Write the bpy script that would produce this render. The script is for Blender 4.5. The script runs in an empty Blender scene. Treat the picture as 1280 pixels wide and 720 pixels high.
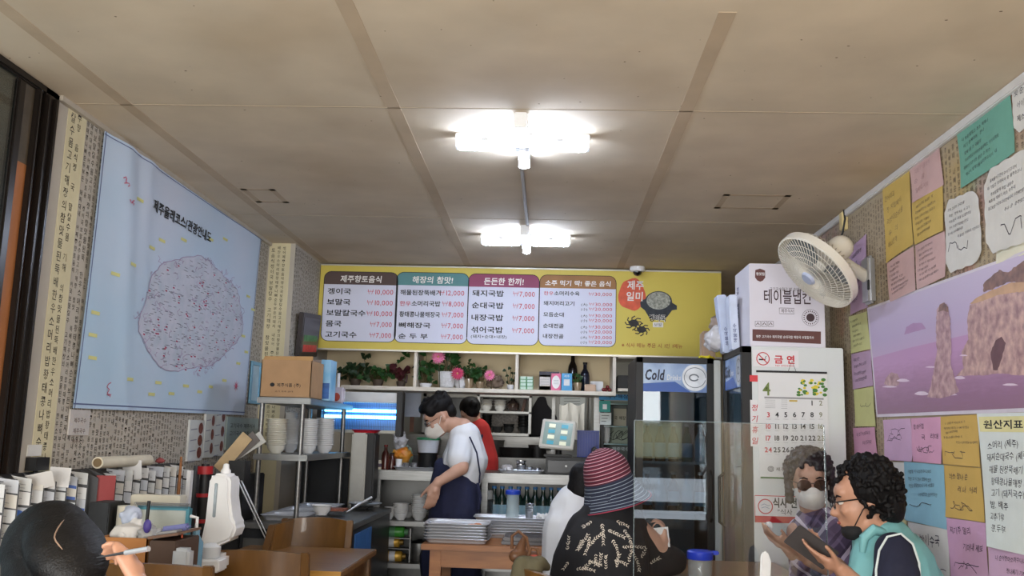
import bpy, bmesh, math, random
from math import pi, sin, cos, radians, sqrt, atan2
from mathutils import Vector, Matrix, Euler
from mathutils.bvhtree import BVHTree
random.seed(7)
S = bpy.context.scene
COL = S.collection

# ------------------------------------------------------------ camera, world, light, exposure
F = 1152.0
CAMH = 1.3
cam_d = bpy.data.cameras.new('camera')
cam = bpy.data.objects.new('camera', cam_d); COL.objects.link(cam)
cam_d.sensor_width = 36.0; cam_d.lens = F / 1280 * 36.0
cam_d.clip_start = 0.05
CR = Matrix.Rotation(radians(2.4916), 3, 'Z') @ Matrix.Rotation(pi/2 + radians(9.2128), 3, 'X') @ Matrix.Rotation(radians(1.5617), 3, 'Z')
cam.matrix_world = Matrix.Translation((0, 0, CAMH)) @ CR.to_4x4()
S.camera = cam

w = bpy.data.worlds.new('daylight'); S.world = w; w.use_nodes = True
bg = w.node_tree.nodes['Background']; bg.inputs[0].default_value = (.80, .89, 1, 1); bg.inputs[1].default_value = 1.8

S.view_settings.view_transform = 'Standard'; S.view_settings.look = 'None'
S.view_settings.gamma = 1; S.view_settings.use_curve_mapping = False
S.view_settings.exposure = 0.43

def area(name, loc, rot, sx, sy, e, col):
    l = bpy.data.lights.new(name, 'AREA'); l.shape = 'RECTANGLE'; l.size = sx; l.size_y = sy; l.energy = e; l.color = col
    o = bpy.data.objects.new(name, l); COL.objects.link(o); o.location = loc; o.rotation_euler = rot
    return o
# daylight coming in through the shop front behind the camera and the window on the left
area('shopfront_daylight', (-0.72, -0.95, 1.0), (radians(120), 0, radians(-24)), 2.0, 1.3, 98, (1, .97, .92))
area('upper_shopfront_daylight', (.9, -.95, 1.9), (radians(84), 0, radians(8)), 1.0, .7, 26, (1, .98, .95))
area('side_window_daylight', (-2.4, 2.0, 1.5), (0, radians(-90), 0), 1.8, 1.6, 6, (.9, .96, 1))
area('kitchen_tube_light', (-0.2, 7.0, 2.40), (0, 0, 0), 1.2, .15, 8, (.95, .98, 1))

# ------------------------------------------------------------ helpers
def at(px, py, X=None, Y=None, Z=None):
    d = CR @ Vector(((px - 640) / F, (360 - py) / F, -1.0))
    if X is not None: t = X / d.x
    elif Y is not None: t = Y / d.y
    else: t = (Z - CAMH) / d.z
    return Vector((0, 0, CAMH)) + d * t
def fr(x0, y0, x1, y1, Y):
    """pixel rectangle -> x0,x1,z0,z1 of an upright rectangle standing at depth Y"""
    a = at(x0, (y0+y1)/2, Y=Y).x; b = at(x1, (y0+y1)/2, Y=Y).x
    c = at((x0+x1)/2, y1, Y=Y).z; d = at((x0+x1)/2, y0, Y=Y).z
    return a, b, c, d
def lin(c):
    if isinstance(c, str): c = tuple(int(c[i:i+2], 16) for i in (0, 2, 4))
    return tuple((v/255/12.92 if v/255 <= .04045 else ((v/255+.055)/1.055)**2.4) for v in c[:3]) + (1,)

_m = {}
def mat(name, col, rough=.6, metal=0, var=.08, scale=8, bump=0, bscale=60, emit=0, trans=0, alpha=1, coat=0, col2=None, stretch=None, ior=1.45):
    if name in _m: return _m[name]
    m = bpy.data.materials.new(name); m.use_nodes = True; _m[name] = m
    n = m.node_tree.nodes; l = m.node_tree.links; b = n['Principled BSDF']
    c = lin(col); b.inputs['Roughness'].default_value = rough; b.inputs['Metallic'].default_value = metal
    tc = n.new('ShaderNodeTexCoord'); src = tc.outputs['Object']
    if stretch:
        mp = n.new('ShaderNodeMapping'); mp.inputs['Scale'].default_value = stretch; l.new(src, mp.inputs[0]); src = mp.outputs[0]
    nz = n.new('ShaderNodeTexNoise'); nz.inputs['Scale'].default_value = scale; nz.inputs['Detail'].default_value = 5; l.new(src, nz.inputs['Vector'])
    rp = n.new('ShaderNodeValToRGB'); rp.color_ramp.elements[0].position = .3; rp.color_ramp.elements[1].position = .7
    c2 = lin(col2) if col2 else tuple(min(1, v*(1+var)) for v in c[:3]) + (1,)
    c1 = c if col2 else tuple(v*(1-var) for v in c[:3]) + (1,)
    rp.color_ramp.elements[0].color = c1; rp.color_ramp.elements[1].color = c2
    l.new(nz.outputs['Fac'], rp.inputs[0]); l.new(rp.outputs[0], b.inputs['Base Color'])
    if bump:
        n2 = n.new('ShaderNodeTexNoise'); n2.inputs['Scale'].default_value = bscale; n2.inputs['Detail'].default_value = 4; l.new(src, n2.inputs['Vector'])
        bp = n.new('ShaderNodeBump'); bp.inputs['Strength'].default_value = bump; bp.inputs['Distance'].default_value = .004
        l.new(n2.outputs['Fac'], bp.inputs['Height']); l.new(bp.outputs[0], b.inputs['Normal'])
    if emit: b.inputs['Emission Color'].default_value = c; b.inputs['Emission Strength'].default_value = emit
    if trans: b.inputs['Transmission Weight'].default_value = trans; b.inputs['IOR'].default_value = ior
    if alpha < 1: b.inputs['Alpha'].default_value = alpha
    if coat: b.inputs['Coat Weight'].default_value = coat
    return m
def clear_mat(name, tint=(.9,.95,.95), gloss=.12, rough=.02):
    """thin clear sheet: passes light straight through, mirrors a little of it"""
    if name in _m: return _m[name]
    m = bpy.data.materials.new(name); m.use_nodes = True; _m[name] = m
    n = m.node_tree.nodes; l = m.node_tree.links; n.remove(n['Principled BSDF'])
    t = n.new('ShaderNodeBsdfTransparent'); t.inputs[0].default_value = (*tint, 1)
    g = n.new('ShaderNodeBsdfGlossy'); g.inputs['Roughness'].default_value = rough
    fz = n.new('ShaderNodeLayerWeight'); fz.inputs[0].default_value = .35
    ma = n.new('ShaderNodeMath'); ma.operation = 'MULTIPLY_ADD'; ma.inputs[1].default_value = .5; ma.inputs[2].default_value = gloss
    l.new(fz.outputs['Fresnel'], ma.inputs[0])
    mx = n.new('ShaderNodeMixShader'); l.new(ma.outputs[0], mx.inputs[0]); l.new(t.outputs[0], mx.inputs[1]); l.new(g.outputs[0], mx.inputs[2])
    l.new(mx.outputs[0], n['Material Output'].inputs[0])
    return m

WL = {}
def thing(name, label, cat, loc=(0, 0, 0), group=None):
    o = bpy.data.objects.new(name, None); COL.objects.link(o); o.location = loc; o.empty_display_size = .05
    o['label'] = label; o['category'] = cat
    if group: o['group'] = group
    WL[o.name] = Vector(loc)
    return o
def tag(o, label=None, cat=None, group=None, kind=None):
    if label: o['label'] = label
    if cat: o['category'] = cat
    if group: o['group'] = group
    if kind: o['kind'] = kind
    return o
def kids(o): return [c for c in o.children]
def copy_tree(o, parent=None, mats=None):
    c = o.copy(); COL.objects.link(c)
    if parent: c.parent = parent; c.matrix_parent_inverse = o.matrix_parent_inverse.copy()
    for ch in kids(o): copy_tree(ch, c)
    return c

class MB:
    def __init__(s): s.v = []; s.f = []
    def add(s, vs, fs, M=None):
        k = len(s.v)
        s.v += [tuple(M @ Vector(p)) for p in vs] if M is not None else [tuple(p) for p in vs]
        s.f += [tuple(i + k for i in f) for f in fs]
        return s
    def box(s, x0, x1, y0, y1, z0, z1, M=None):
        v = [(x0,y0,z0),(x1,y0,z0),(x1,y1,z0),(x0,y1,z0),(x0,y0,z1),(x1,y0,z1),(x1,y1,z1),(x0,y1,z1)]
        return s.add(v, [(0,3,2,1),(4,5,6,7),(0,1,5,4),(1,2,6,5),(2,3,7,6),(3,0,4,7)], M)
    def tube(s, pts, r, seg=8, closed=False):
        pts = [Vector(p) for p in pts]; n = len(pts)
        rs = r if isinstance(r, (list, tuple)) else [r]*n
        up = None; rings = []
        for i, p in enumerate(pts):
            if closed: d = pts[(i+1) % n] - pts[i-1]
            else: d = pts[min(i+1, n-1)] - pts[max(i-1, 0)]
            if d.length < 1e-9: d = Vector((0,0,1))
            d.normalize()
            if up is None: up = Vector((0,0,1)) if abs(d.z) < .9 else Vector((1,0,0))
            a = d.cross(up).normalized(); up = a.cross(d).normalized()
            rings.append([p + (a*cos(2*pi*k/seg) + up*sin(2*pi*k/seg))*rs[i] for k in range(seg)])
        vs = [q for rg in rings for q in rg]; fs = []
        for i in range(n if closed else n-1):
            j = (i+1) % n
            for k in range(seg):
                k2 = (k+1) % seg
                fs.append((i*seg+k, i*seg+k2, j*seg+k2, j*seg+k))
        if not closed:
            fs.append(tuple(range(seg-1, -1, -1))); fs.append(tuple((n-1)*seg+k for k in range(seg)))
        return s.add(vs, fs)
    def lathe(s, prof, seg=24, M=None):
        vs = []; fs = []; n = len(prof)
        for r, z in prof:
            for k in range(seg): vs.append((max(r, 1e-5)*cos(2*pi*k/seg), max(r, 1e-5)*sin(2*pi*k/seg), z))
        for i in range(n-1):
            for k in range(seg):
                k2 = (k+1) % seg; fs.append((i*seg+k, i*seg+k2, (i+1)*seg+k2, (i+1)*seg+k))
        if prof[0][0] > 1e-4: fs.append(tuple(range(seg-1, -1, -1)))
        if prof[-1][0] > 1e-4: fs.append(tuple((n-1)*seg+k for k in range(seg)))
        return s.add(vs, fs, M)
    def ell(s, c, r, rot=(0,0,0), seg=16, M=None):
        if isinstance(r, (int, float)): r = (r, r, r)
        T = Matrix.Translation(c) @ Euler(rot).to_matrix().to_4x4() @ Matrix.Diagonal((*r, 1))
        if M is not None: T = M @ T
        h = seg//2
        return s.lathe([(sin(pi*i/h), -cos(pi*i/h)) for i in range(h+1)], seg, T)
    def cap(s, a, b, ra, rb, seg=12, M=None):
        """tapered capsule"""
        a = Vector(a); b = Vector(b)
        if M is not None: a = M @ a; b = M @ b
        d = b - a; L = d.length
        q = Vector((0,0,1)).rotation_difference(d.normalized() if L > 1e-6 else Vector((0,0,1))).to_matrix().to_4x4()
        T = Matrix.Translation(a) @ q
        pr = [(ra*sin(t), -ra*cos(t)) for t in [pi/2*i/4 for i in range(5)]] + [(rb*cos(t), L + rb*sin(t)) for t in [pi/2*i/4 for i in range(5)]]
        return s.lathe(pr, seg, T)
    def prism(s, pts, z0, z1, M=None):
        n = len(pts); vs = [(x, y, z0) for x, y in pts] + [(x, y, z1) for x, y in pts]
        fs = [tuple(range(n-1, -1, -1)), tuple(range(n, 2*n))] + [(i, (i+1) % n, n+(i+1) % n, n+i) for i in range(n)]
        return s.add(vs, fs, M)
    def build(s, name, m, parent=None, smooth=False, bevel=0, voxel=0, sm=3, angle=40, rotz=None, seg=2):
        me = bpy.data.meshes.new(name); me.from_pydata(s.v, [], s.f); me.update()
        if voxel:
            o = bpy.data.objects.new('tmp', me); COL.objects.link(o)
            md = o.modifiers.new('r', 'REMESH'); md.mode = 'VOXEL'; md.voxel_size = voxel; md.use_smooth_shade = True
            if sm: md = o.modifiers.new('s', 'SMOOTH'); md.factor = .6; md.iterations = sm
            dg = bpy.context.evaluated_depsgraph_get()
            me2 = bpy.data.meshes.new_from_object(o.evaluated_get(dg))
            bpy.data.objects.remove(o); bpy.data.meshes.remove(me); me = me2; me.name = name; smooth = True; angle = 180; me.materials.clear()
        if bevel:
            bm = bmesh.new(); bm.from_mesh(me)
            bmesh.ops.bevel(bm, geom=[e for e in bm.edges if len(e.link_faces) == 2 and e.calc_face_angle(0) > .5], offset=bevel, segments=seg, affect='EDGES', clamp_overlap=True)
            bm.to_mesh(me); bm.free()
        me.materials.append(m)
        o = bpy.data.objects.new(name, me); COL.objects.link(o)
        if name.endswith(('lettering', 'handwriting', '_lines', '_marks', '_numbers', 'side_print')): o['kind'] = 'stuff'
        if smooth or bevel:
            me.shade_smooth()
            if angle < 180: me.set_sharp_from_angle(angle=radians(angle))
        if parent is not None:
            o.parent = parent
            L = WL.get(parent.name)
            WL[o.name] = Vector((0, 0, 0))
            if L is not None and L.length > 0: o.matrix_parent_inverse = Matrix.Translation(-L)
            if parent.type == 'MESH' and parent.name in OFF: o.matrix_parent_inverse = Matrix.Translation(-OFF[parent.name])
        else:
            if me.vertices:
                xs = [v.co for v in me.vertices]
                c = Vector(((min(v.x for v in xs)+max(v.x for v in xs))/2, (min(v.y for v in xs)+max(v.y for v in xs))/2, min(v.z for v in xs)))
                me.transform(Matrix.Translation(-c)); o.location = c; OFF[o.name] = c
        return o
OFF = {}
def bx(name, m, parent, x0, x1, y0, y1, z0, z1, bevel=0, M=None):
    return MB().box(min(x0,x1), max(x0,x1), min(y0,y1), max(y0,y1), min(z0,z1), max(z0,z1), M).build(name, m, parent, bevel=bevel)
def struct(o): o['kind'] = 'structure'; return o

_g = {}
_gc = bpy.data.curves.new('glyph', 'FONT'); _go = bpy.data.objects.new('glyph', _gc)
def glyph(ch, off=0.0, res=2):
    """outline of one character and how far it advances"""
    k = (ch, off, res)
    if k not in _g and ch == '₩':
        mb = MB(); i2 = lambda a, b: (a, b, 0)
        ribbon(mb, [(.08,.7), (.27,.02), (.45,.62), (.63,.02), (.82,.7)], .085, i2); ribbon(mb, [(0,.42), (.9,.42)], .05, i2)
        _g[k] = ([p[:2] for p in mb.v], mb.f, .95)
    if k not in _g:
        _gc.body = ch; _gc.offset = off; _gc.resolution_u = res
        me = bpy.data.meshes.new_from_object(_go)
        v = [(p.co.x, p.co.y) for p in me.vertices]; f = [tuple(p.vertices) for p in me.polygons]
        bpy.data.meshes.remove(me)
        adv = .93 if ord(ch) > 0x2000 and ch != '\u20a9' else (max(p[0] for p in v) + .07 if v else .32)
        _g[k] = (v, f, adv)
    return _g[k]
def txt(body, off=0.0, res=2, shear=0, sp=1.0):
    vs = []; fs = []; x = 0
    for ch in body:
        if ch == ' ': x += .34*sp; continue
        v, f, a = glyph(ch, off, res); k = len(vs)
        vs += [(x + p[0] + shear*p[1], p[1]) for p in v]; fs += [tuple(i+k for i in q) for q in f]; x += a*sp
    return vs, fs
def write(mb, body, size, fn, u, v, w=None, **k):
    """lay a line of print on a surface: fn(u, v) -> world point, size in surface units; w fits the width"""
    vs, fs = txt(body, **k)
    if not vs: return mb
    sx = size
    if w:
        x0 = min(p[0] for p in vs); x1 = max(p[0] for p in vs); sx = w/max(1e-6, x1-x0)
        return mb.add([fn(u + (p[0]-x0)*sx, v + p[1]*size) for p in vs], fs)
    return mb.add([fn(u + p[0]*sx, v + p[1]*size) for p in vs], fs)
def ribbon(mb, pts, wd, fn):
    vs = []; fs = []
    for i, p in enumerate(pts):
        a = pts[max(0, i-1)]; b = pts[min(len(pts)-1, i+1)]; dx, dy = b[0]-a[0], b[1]-a[1]; L = sqrt(dx*dx+dy*dy) or 1
        nx, ny = -dy/L*wd/2, dx/L*wd/2
        vs += [fn(p[0]+nx, p[1]+ny), fn(p[0]-nx, p[1]-ny)]
    for i in range(len(pts)-1): fs.append((2*i, 2*i+1, 2*i+3, 2*i+2))
    return mb.add(vs, fs)
def poly(mb, pts, fn):
    return mb.add([fn(*p) for p in pts], [tuple(range(len(pts)))])
def rrect(x0, y0, x1, y1, r, n=5):
    out = []
    for cx, cy, a in ((x1-r, y0+r, -90), (x1-r, y1-r, 0), (x0+r, y1-r, 90), (x0+r, y0+r, 180)):
        for i in range(n+1): t = radians(a + 90*i/n); out.append((cx+r*cos(t), cy+r*sin(t)))
    return out
def disc(cx, cy, rx, ry=None, n=20, a0=0):
    ry = ry or rx
    return [(cx+rx*cos(2*pi*i/n+a0), cy+ry*sin(2*pi*i/n+a0)) for i in range(n)]
def front(Y): return lambda u, v: (u, Y, v)               # surface facing the camera

# ------------------------------------------------------------ shared materials
STEEL = mat('brushed_steel', (140,140,138), .4, .9, .12, 6, .06, 120, stretch=(1,1,14))
STEELD = mat('worn_steel', (112,112,110), .4, .85, .2, 4, .05, 60)
WHITE = mat('white_plastic', (232,232,232), .35, 0, .03)
WPAPER = mat('white_paper', (225,225,225), .8, 0, .05, 20)
BLACK = mat('black_plastic', (14,14,16), .5, 0, .15)
INK = mat('black_ink', (22,22,26), .7, 0, .1)
RED = mat('red_ink', (196,44,50), .7, 0, .05)
REDP = mat('price_red', (200,70,88), .7, 0, .05)
SKIN = mat('skin', (192,150,128), .5, 0, .07, 14, .05, 200)
SKIN2 = mat('skin_warm', (186,138,112), .5, 0, .08, 14, .05, 200)
HAIR = mat('black_hair', (15,13,14), .6, 0, .3, 90, .5, 160, stretch=(1,1,.12))
WOOD = mat('honey_wood', (126,88,42), .38, 0, 0, 7, .03, 60, col2=(98,66,29), stretch=(2.5,2.5,.6), coat=.25)
WOODT = mat('table_wood', (144,104,60), .3, 0, 0, 6, .02, 60, col2=(118,82,46), stretch=(1,6,6), coat=.3)
WOODS = mat('orange_wood', (166,108,58), .45, 0, 0, 6, .02, 60, col2=(136,84,42), stretch=(1,6,6))
CARD = mat('cardboard', (176,140,102), .85, 0, .06, 12, .05, 80)
NAVY = mat('navy_cloth', (28,32,62), .85, 0, .15, 20, .2, 300)
GLASS = clear_mat('clear_glass')
GREENL = mat('leaf_green', (52,92,42), .45, 0, 0, 30, col2=(30,62,28))

HAIR.node_tree.nodes['Principled BSDF'].inputs['Specular IOR Level'].default_value = .22
# ------------------------------------------------------------ room shell
XL, XR, ZC, YB = -1.832, 1.514, 2.5, 8.3
LWALL = mat('printed_wallpaper_grey', (182,174,160), .85, 0, .08, 3, .05, 200)
YWALL = mat('printed_wallpaper_cream', (208,198,162), .85, 0, .08, 4, .05, 200)
def stained(name, base, stains, seedv):
    m = mat(name, base, .85, 0, .09, 3, .06, 200); n = m.node_tree.nodes; l = m.node_tree.links; b = n['Principled BSDF']
    prev = b.inputs['Base Color'].links[0].from_socket
    tc = n.new('ShaderNodeTexCoord')
    for i, (c, sc, lo, hi, amt) in enumerate(stains):
        mp = n.new('ShaderNodeMapping'); mp.inputs['Location'].default_value = (seedv+i*3.1, i*1.7, i*.9); l.new(tc.outputs['Object'], mp.inputs[0])
        nz = n.new('ShaderNodeTexNoise'); nz.inputs['Scale'].default_value = sc; nz.inputs['Detail'].default_value = 3; l.new(mp.outputs[0], nz.inputs[0])
        mr = n.new('ShaderNodeMapRange'); mr.inputs[1].default_value = lo; mr.inputs[2].default_value = hi; mr.inputs[4].default_value = amt; l.new(nz.outputs['Fac'], mr.inputs[0])
        mx = n.new('ShaderNodeMix'); mx.data_type = 'RGBA'; l.new(mr.outputs[0], mx.inputs[0]); l.new(prev, mx.inputs[6]); mx.inputs[7].default_value = lin(c); prev = mx.outputs[2]
    l.new(prev, b.inputs['Base Color'])
    return m
RWALL = stained('printed_wallpaper_tinted', (176,160,134), [((190,84,92), 2.6, .56, .72, .55), ((190,160,80), 2.2, .54, .7, .5), ((110,150,120), 3.0, .62, .72, .4), ((165,130,160), 2.0, .56, .72, .45)], 2.0)
CEIL = stained('ceiling_paper', (202,186,162), [((158,132,98), 1.2, .5, .75, .5)], 5.0)
TAPE = mat('old_tape_stain', (184,164,138), .85, 0, .08, 5)
FLOORM = mat('floor_tile', (96,84,72), .35, 0, .15, 5)
GROUT = mat('floor_grout', (50,44,38), .8)
BACKK = mat('kitchen_wall', (150,152,150), .5, 0, .1, 3)
CREAM = mat('cream_panel', (226,208,172), .7, 0, .04, 2)

struct(bx('floor', GROUT, None, XL-.6, XR+.1, -1.1, YB, -.1, 0))
fl = bpy.data.objects['floor']
me = MB().box(-.198, .198, -.198, .198, 0, .006)
tm = None
for i in range(9):
    for j in range(24):
        x = XL+.2+i*.4; y = -.9+j*.4
        if x > XR or y > YB: continue
        if tm is None:
            t0 = me.build('floor_tile', FLOORM, fl); tm = t0.data; o = t0
        else:
            o = bpy.data.objects.new('floor_tile', tm); COL.objects.link(o); o.parent = fl
        o.matrix_parent_inverse = Matrix.Translation(-OFF['floor']); o.location = (x, y, 0)
ce = struct(bx('ceiling', CEIL, None, XL-.6, XR+.1, -1.1, YB, ZC, ZC+.1))
def ceil_pt(x, y): return at(x, y, Z=ZC-.001)
def strip(x0, x1, y0, y1, name='seam_tape', m=TAPE, t=.0015): return MB().box(x0, x1, y0, y1, ZC-t, ZC).build(name, m, ce)
strip(-.625, -.575, 2.40, 6.44); strip(.455, .505, 2.46, 6.44); strip(-1.64, -1.59, 2.0, 6.4)
strip(XL, XR, 3.255, 3.262, 'paper_seam', mat('seam_tan', (172,156,134), .9)); strip(XL, XR, 4.995, 5.0, 'paper_seam', _m['seam_tan']); strip(XL, XR, 2.28, 2.285, 'paper_seam', _m['seam_tan'])  # thin paper seams, a little darker than the ceiling paper
for a, b in (((300,236), (362,254)), ((905,243), (972,262))):
    p = ceil_pt(*a); q = ceil_pt(*b)
    x0, x1, y0, y1 = p.x, q.x, q.y, p.y
    y0 = min(p.y, q.y); y1 = max(p.y, q.y)
    for r in ((x0, x1, y0, y0+.03), (x0, x1, y1-.03, y1), (x0, x0+.03, y0, y1), (x1-.03, x1, y0, y1)): strip(*r, name='patch_edge', t=.0006)
sk = MB(); rsk = random.Random(4)
for i in range(150):
    x, y, s = rsk.uniform(XL, XR), rsk.uniform(2.0, 6.3), rsk.uniform(.0015, .004)
    sk.add([(x+s*cos(k*pi/3)*rsk.uniform(.8, 1.6), y+s*sin(k*pi/3), ZC-.0012) for k in range(6)], [(0,1,2,3,4,5)])
tag(sk.build('ceiling_speck', mat('speck_brown', (110,92,70), .8), ce), kind='stuff')
# walls
struct(bx('wall_left', LWALL, None, XL-.12, XL, 3.17, YB, 0, ZC))
wl2 = struct(bx('wall_left', LWALL, None, XL-.12, XL, -1.1, .6, 0, ZC))
struct(bx('wall_right', RWALL, None, XR, XR+.1, -1.1, YB, 0, ZC))
struct(bx('wall_back', BACKK, None, XL, XR, YB-.1, YB, 0, ZC))
PXR = -1.66; PY = at(340, 305, X=XL).y
PY = 5.78
pil = struct(bx('wall_pillar', LWALL, None, XL, PXR, PY, YB-.1, 0, ZC))
# cream strips of a second wallpaper
ys = at(84, 145, X=XL).y
struct(bx('trim_1', YWALL, None, XL, XL+.002, at(84,150,X=XL).y, at(106,170,X=XL).y, 0, ZC))
struct(bx('trim_2', YWALL, None, XL+.005, PXR-.03, PY-.002, PY, 0, ZC))
# ceiling moulding left and cable duct right
struct(bx('trim_3', mat('moulding', (176,166,150), .6), None, XL, XL+.02, 3.17, PY, ZC-.02, ZC))
struct(bx('trim_4', mat('cable_duct_white', (214,212,210), .4), None, XR-.022, XR, 1.2, 6.4, ZC-.035, ZC-.0005, bevel=.004))
# storefront behind the camera: low wall, posts and glass
FRM = mat('dark_bronze_frame', (34,28,24), .3, .4, .1)
XO = .42
wf = MB().box(XL, XO, -1.1, -1.0, 0, .35).box(XL, XL+.15, -1.1, -1.0, .35, 2.3).box(XL, XR, -1.1, -1.0, 2.3, ZC).box(XO, XR, -1.1, -1.0, 0, .62).box(XO, XR, -1.1, -1.0, .98, 1.15).box(XO, XR, -1.1, -1.0, 1.48, 1.52).box(XR-.1, XR, -1.1, -1.0, 1.52, 2.3)
wf.v = wf.v; wf.box(XO, XO+.2, -1.1, -1.0, .62, .98).box(XR-.1, XR, -1.1, -1.0, .62, .98).box(XO+.2, XR-.1, -1.1, -1.0, .70, .77).box(XO, XO+.3, -1.1, -1.0, 1.15, 1.48).box(1.2, XR, -1.1, -1.0, 1.15, 1.48)  # right-hand slots added to put pale streaks in the clear screen's reflection
wf = struct(wf.build('wall_front', mat('front_wall_brown', (96,84,72), .8)))
wi = struct(MB().box(XL+.15, XO, -1.08, -1.02, .35, .42).box(XL+.15, XO, -1.08, -1.02, 2.24, 2.3).box(-.7, -.64, -1.08, -1.02, .35, 2.3).box(XO-.05, XO, -1.08, -1.02, .42, 2.24).build('window_1', FRM))
tp = bpy.data.materials.new('backlit_paper'); tp.use_nodes = True; tn_ = tp.node_tree.nodes; tn_.remove(tn_['Principled BSDF']); tb_ = tn_.new('ShaderNodeBsdfTranslucent'); tb_.inputs[0].default_value = lin((226,222,196)); tp.node_tree.links.new(tb_.outputs[0], tn_['Material Output'].inputs[0])
tag(MB().box(XO+.3, 1.2, -1.06, -1.055, 1.15, 1.48).build('backlit_sheet', tp), 'cream paper sheet backlit by an added opening so the clear screen reflects it', 'paper')  # unseen sheet; opening behind it added so its reflection shows pale

# side window, left
wy0, wy1 = .6, 3.17
yA, yB, yC = at(17,150,X=XL).y, at(27,150,X=XL).y, at(50,150,X=XL).y
win = struct(MB().box(XL-.12, XL+.01, yC, wy1, 0, ZC).box(XL-.12, XL+.01, wy0, wy1, ZC-.03, ZC).box(XL-.1, XL+.006, yA, yB, .0, ZC-.03)
    .box(XL-.12, XL, wy0, yC, 0, .7).box(XL-.1, XL+.01, wy0, wy0+.06, .7, ZC-.03).box(XL-.1, XL+.01, 1.7, 1.76, .7, ZC-.03).build('window_2', FRM, bevel=.006))
MB().box(XL-.005, XL+.018, 3.03, 3.045, 0, ZC-.03).box(XL-.005, XL+.022, 3.08, 3.095, 0, ZC-.03).box(XL-.005, XL+.022, 3.13, 3.15, 0, ZC-.03).build('frame_rail', FRM, win, bevel=.003)
MB().box(XL-.008, XL-.004, wy0+.06, yA, .7, ZC-.03).build('pane', clear_mat('window_glass', (.8,.88,.9), .1), win)
bx('side_panel', mat('frosted_brown', (84,74,60), .6, 0, .2, 20), win, XL-.012, XL-.006, yB, yC, at(38,208,X=XL).z, ZC-.03)
bx('side_panel', mat('tan_board', (170,108,62), .6, 0, .08, 8), win, XL-.012, XL-.006, yB, yC, 0, at(38,208,X=XL).z)
# tiled wall of the house outside that window
ow = tag(thing('tiled_outside_wall', 'grey blue tiled wall seen through the window at far left', 'wall', (XL-.9, 2, 0)))if False else thing('tiled_outside_wall', 'grey blue tiled wall outside the window at the far left', 'wall', (XL-.9, 2, 0))
bx('wall_base', mat('outside_mortar', (190,196,200), .8), ow, XL-.9, XL-.85, .2, 3.6, 0, 3.2)
TILE = mat('outside_tile', (98,112,122), .4, 0, .12, 6)
tmb = MB().box(0, .012, 0, .27, 0, .13); first = None
for k in range(21):
    for j in range(11):
        if first is None: o = first = tmb.build('tile', TILE, ow)
        else: o = first.copy(); COL.objects.link(o)
        o.matrix_parent_inverse = Matrix.Translation((.9-XL, -2, 0))
        o.location = (XL-.85, .3+j*.29 + (.14 if k % 2 else 0), .05+k*.145)

# wallpaper print: columns of old printed syllables, laid on the walls
SY = '제주향토음식겡이국보말칼수몸고기해장의참맛물된뚝배한우소머리밥황태콩나뼈순두부든끼돼지대내섞어'
gl = {ch: glyph(ch, .006, 1) for ch in SY}
def print_cols(name, fn, u0, u1, v0, v1, m, pitch=.034, size=.024, skip=None, parent=None, big=0):
    mb = MB(); u = u0 + pitch*.2; c = 0
    while u + size < u1:
        s = size*(1.25 if c % 4 == 0 else 1.0); v = v1 - .01 - random.random()*.02; k = random.randrange(len(SY))
        while v - s > v0:
            if random.random() < .94 and not (skip and skip(u, v)):
                vs, fs, _ = gl[SY[k % len(SY)]]
                mb.add([fn(u + p[0]*s*.95, v - s + p[1]*s) for p in vs], fs)
            k += 1; v -= s*1.18
        u += pitch*(1.1 if c % 4 == 0 else .95); c += 1
    o = mb.build(name, m, parent); o['kind'] = 'stuff'; return o
WLo = bpy.data.objects['wall_left']; WRo = bpy.data.objects['wall_right']
WINK = mat('wallpaper_ink', (70,64,58), .9, 0, .2)
WINK2 = mat('wallpaper_ink_soft', (100,90,80), .9, 0, .2)
ban = lambda u, v: 3.62 < u < 5.5 and v > 1.46
lf = lambda u, v: (XL+.0008, u, v)
print_cols("printed_syllables", lf, 3.32, PY, .95, 2.5, WINK, .032, .0235, ban, WLo)
print_cols('printed_syllables', lambda u, v: (XL+.0028, u, v), at(84,150,X=XL).y+.01, at(106,170,X=XL).y, .95, 2.5, WINK, .044, .033, None, WLo)
print_cols('printed_syllables', lambda u, v: (u, PY-.003, v), XL+.01, PXR-.03, 1.2, 2.5, WINK, .036, .024, None, pil)
print_cols('printed_syllables', lambda u, v: (PXR+.001, u, v), PY, 6.45, 1.4, 2.5, WINK, .036, .024, None, pil)
rf = lambda u, v: (XR-.0008, 5.2-u, v)    # u grows towards the camera
print_cols('printed_syllables', rf, .0, 2.75, .8, 2.47, WINK2, .034, .022, lambda u, v: (1.0 < u and .85 < v < 1.8), WRo)
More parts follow.
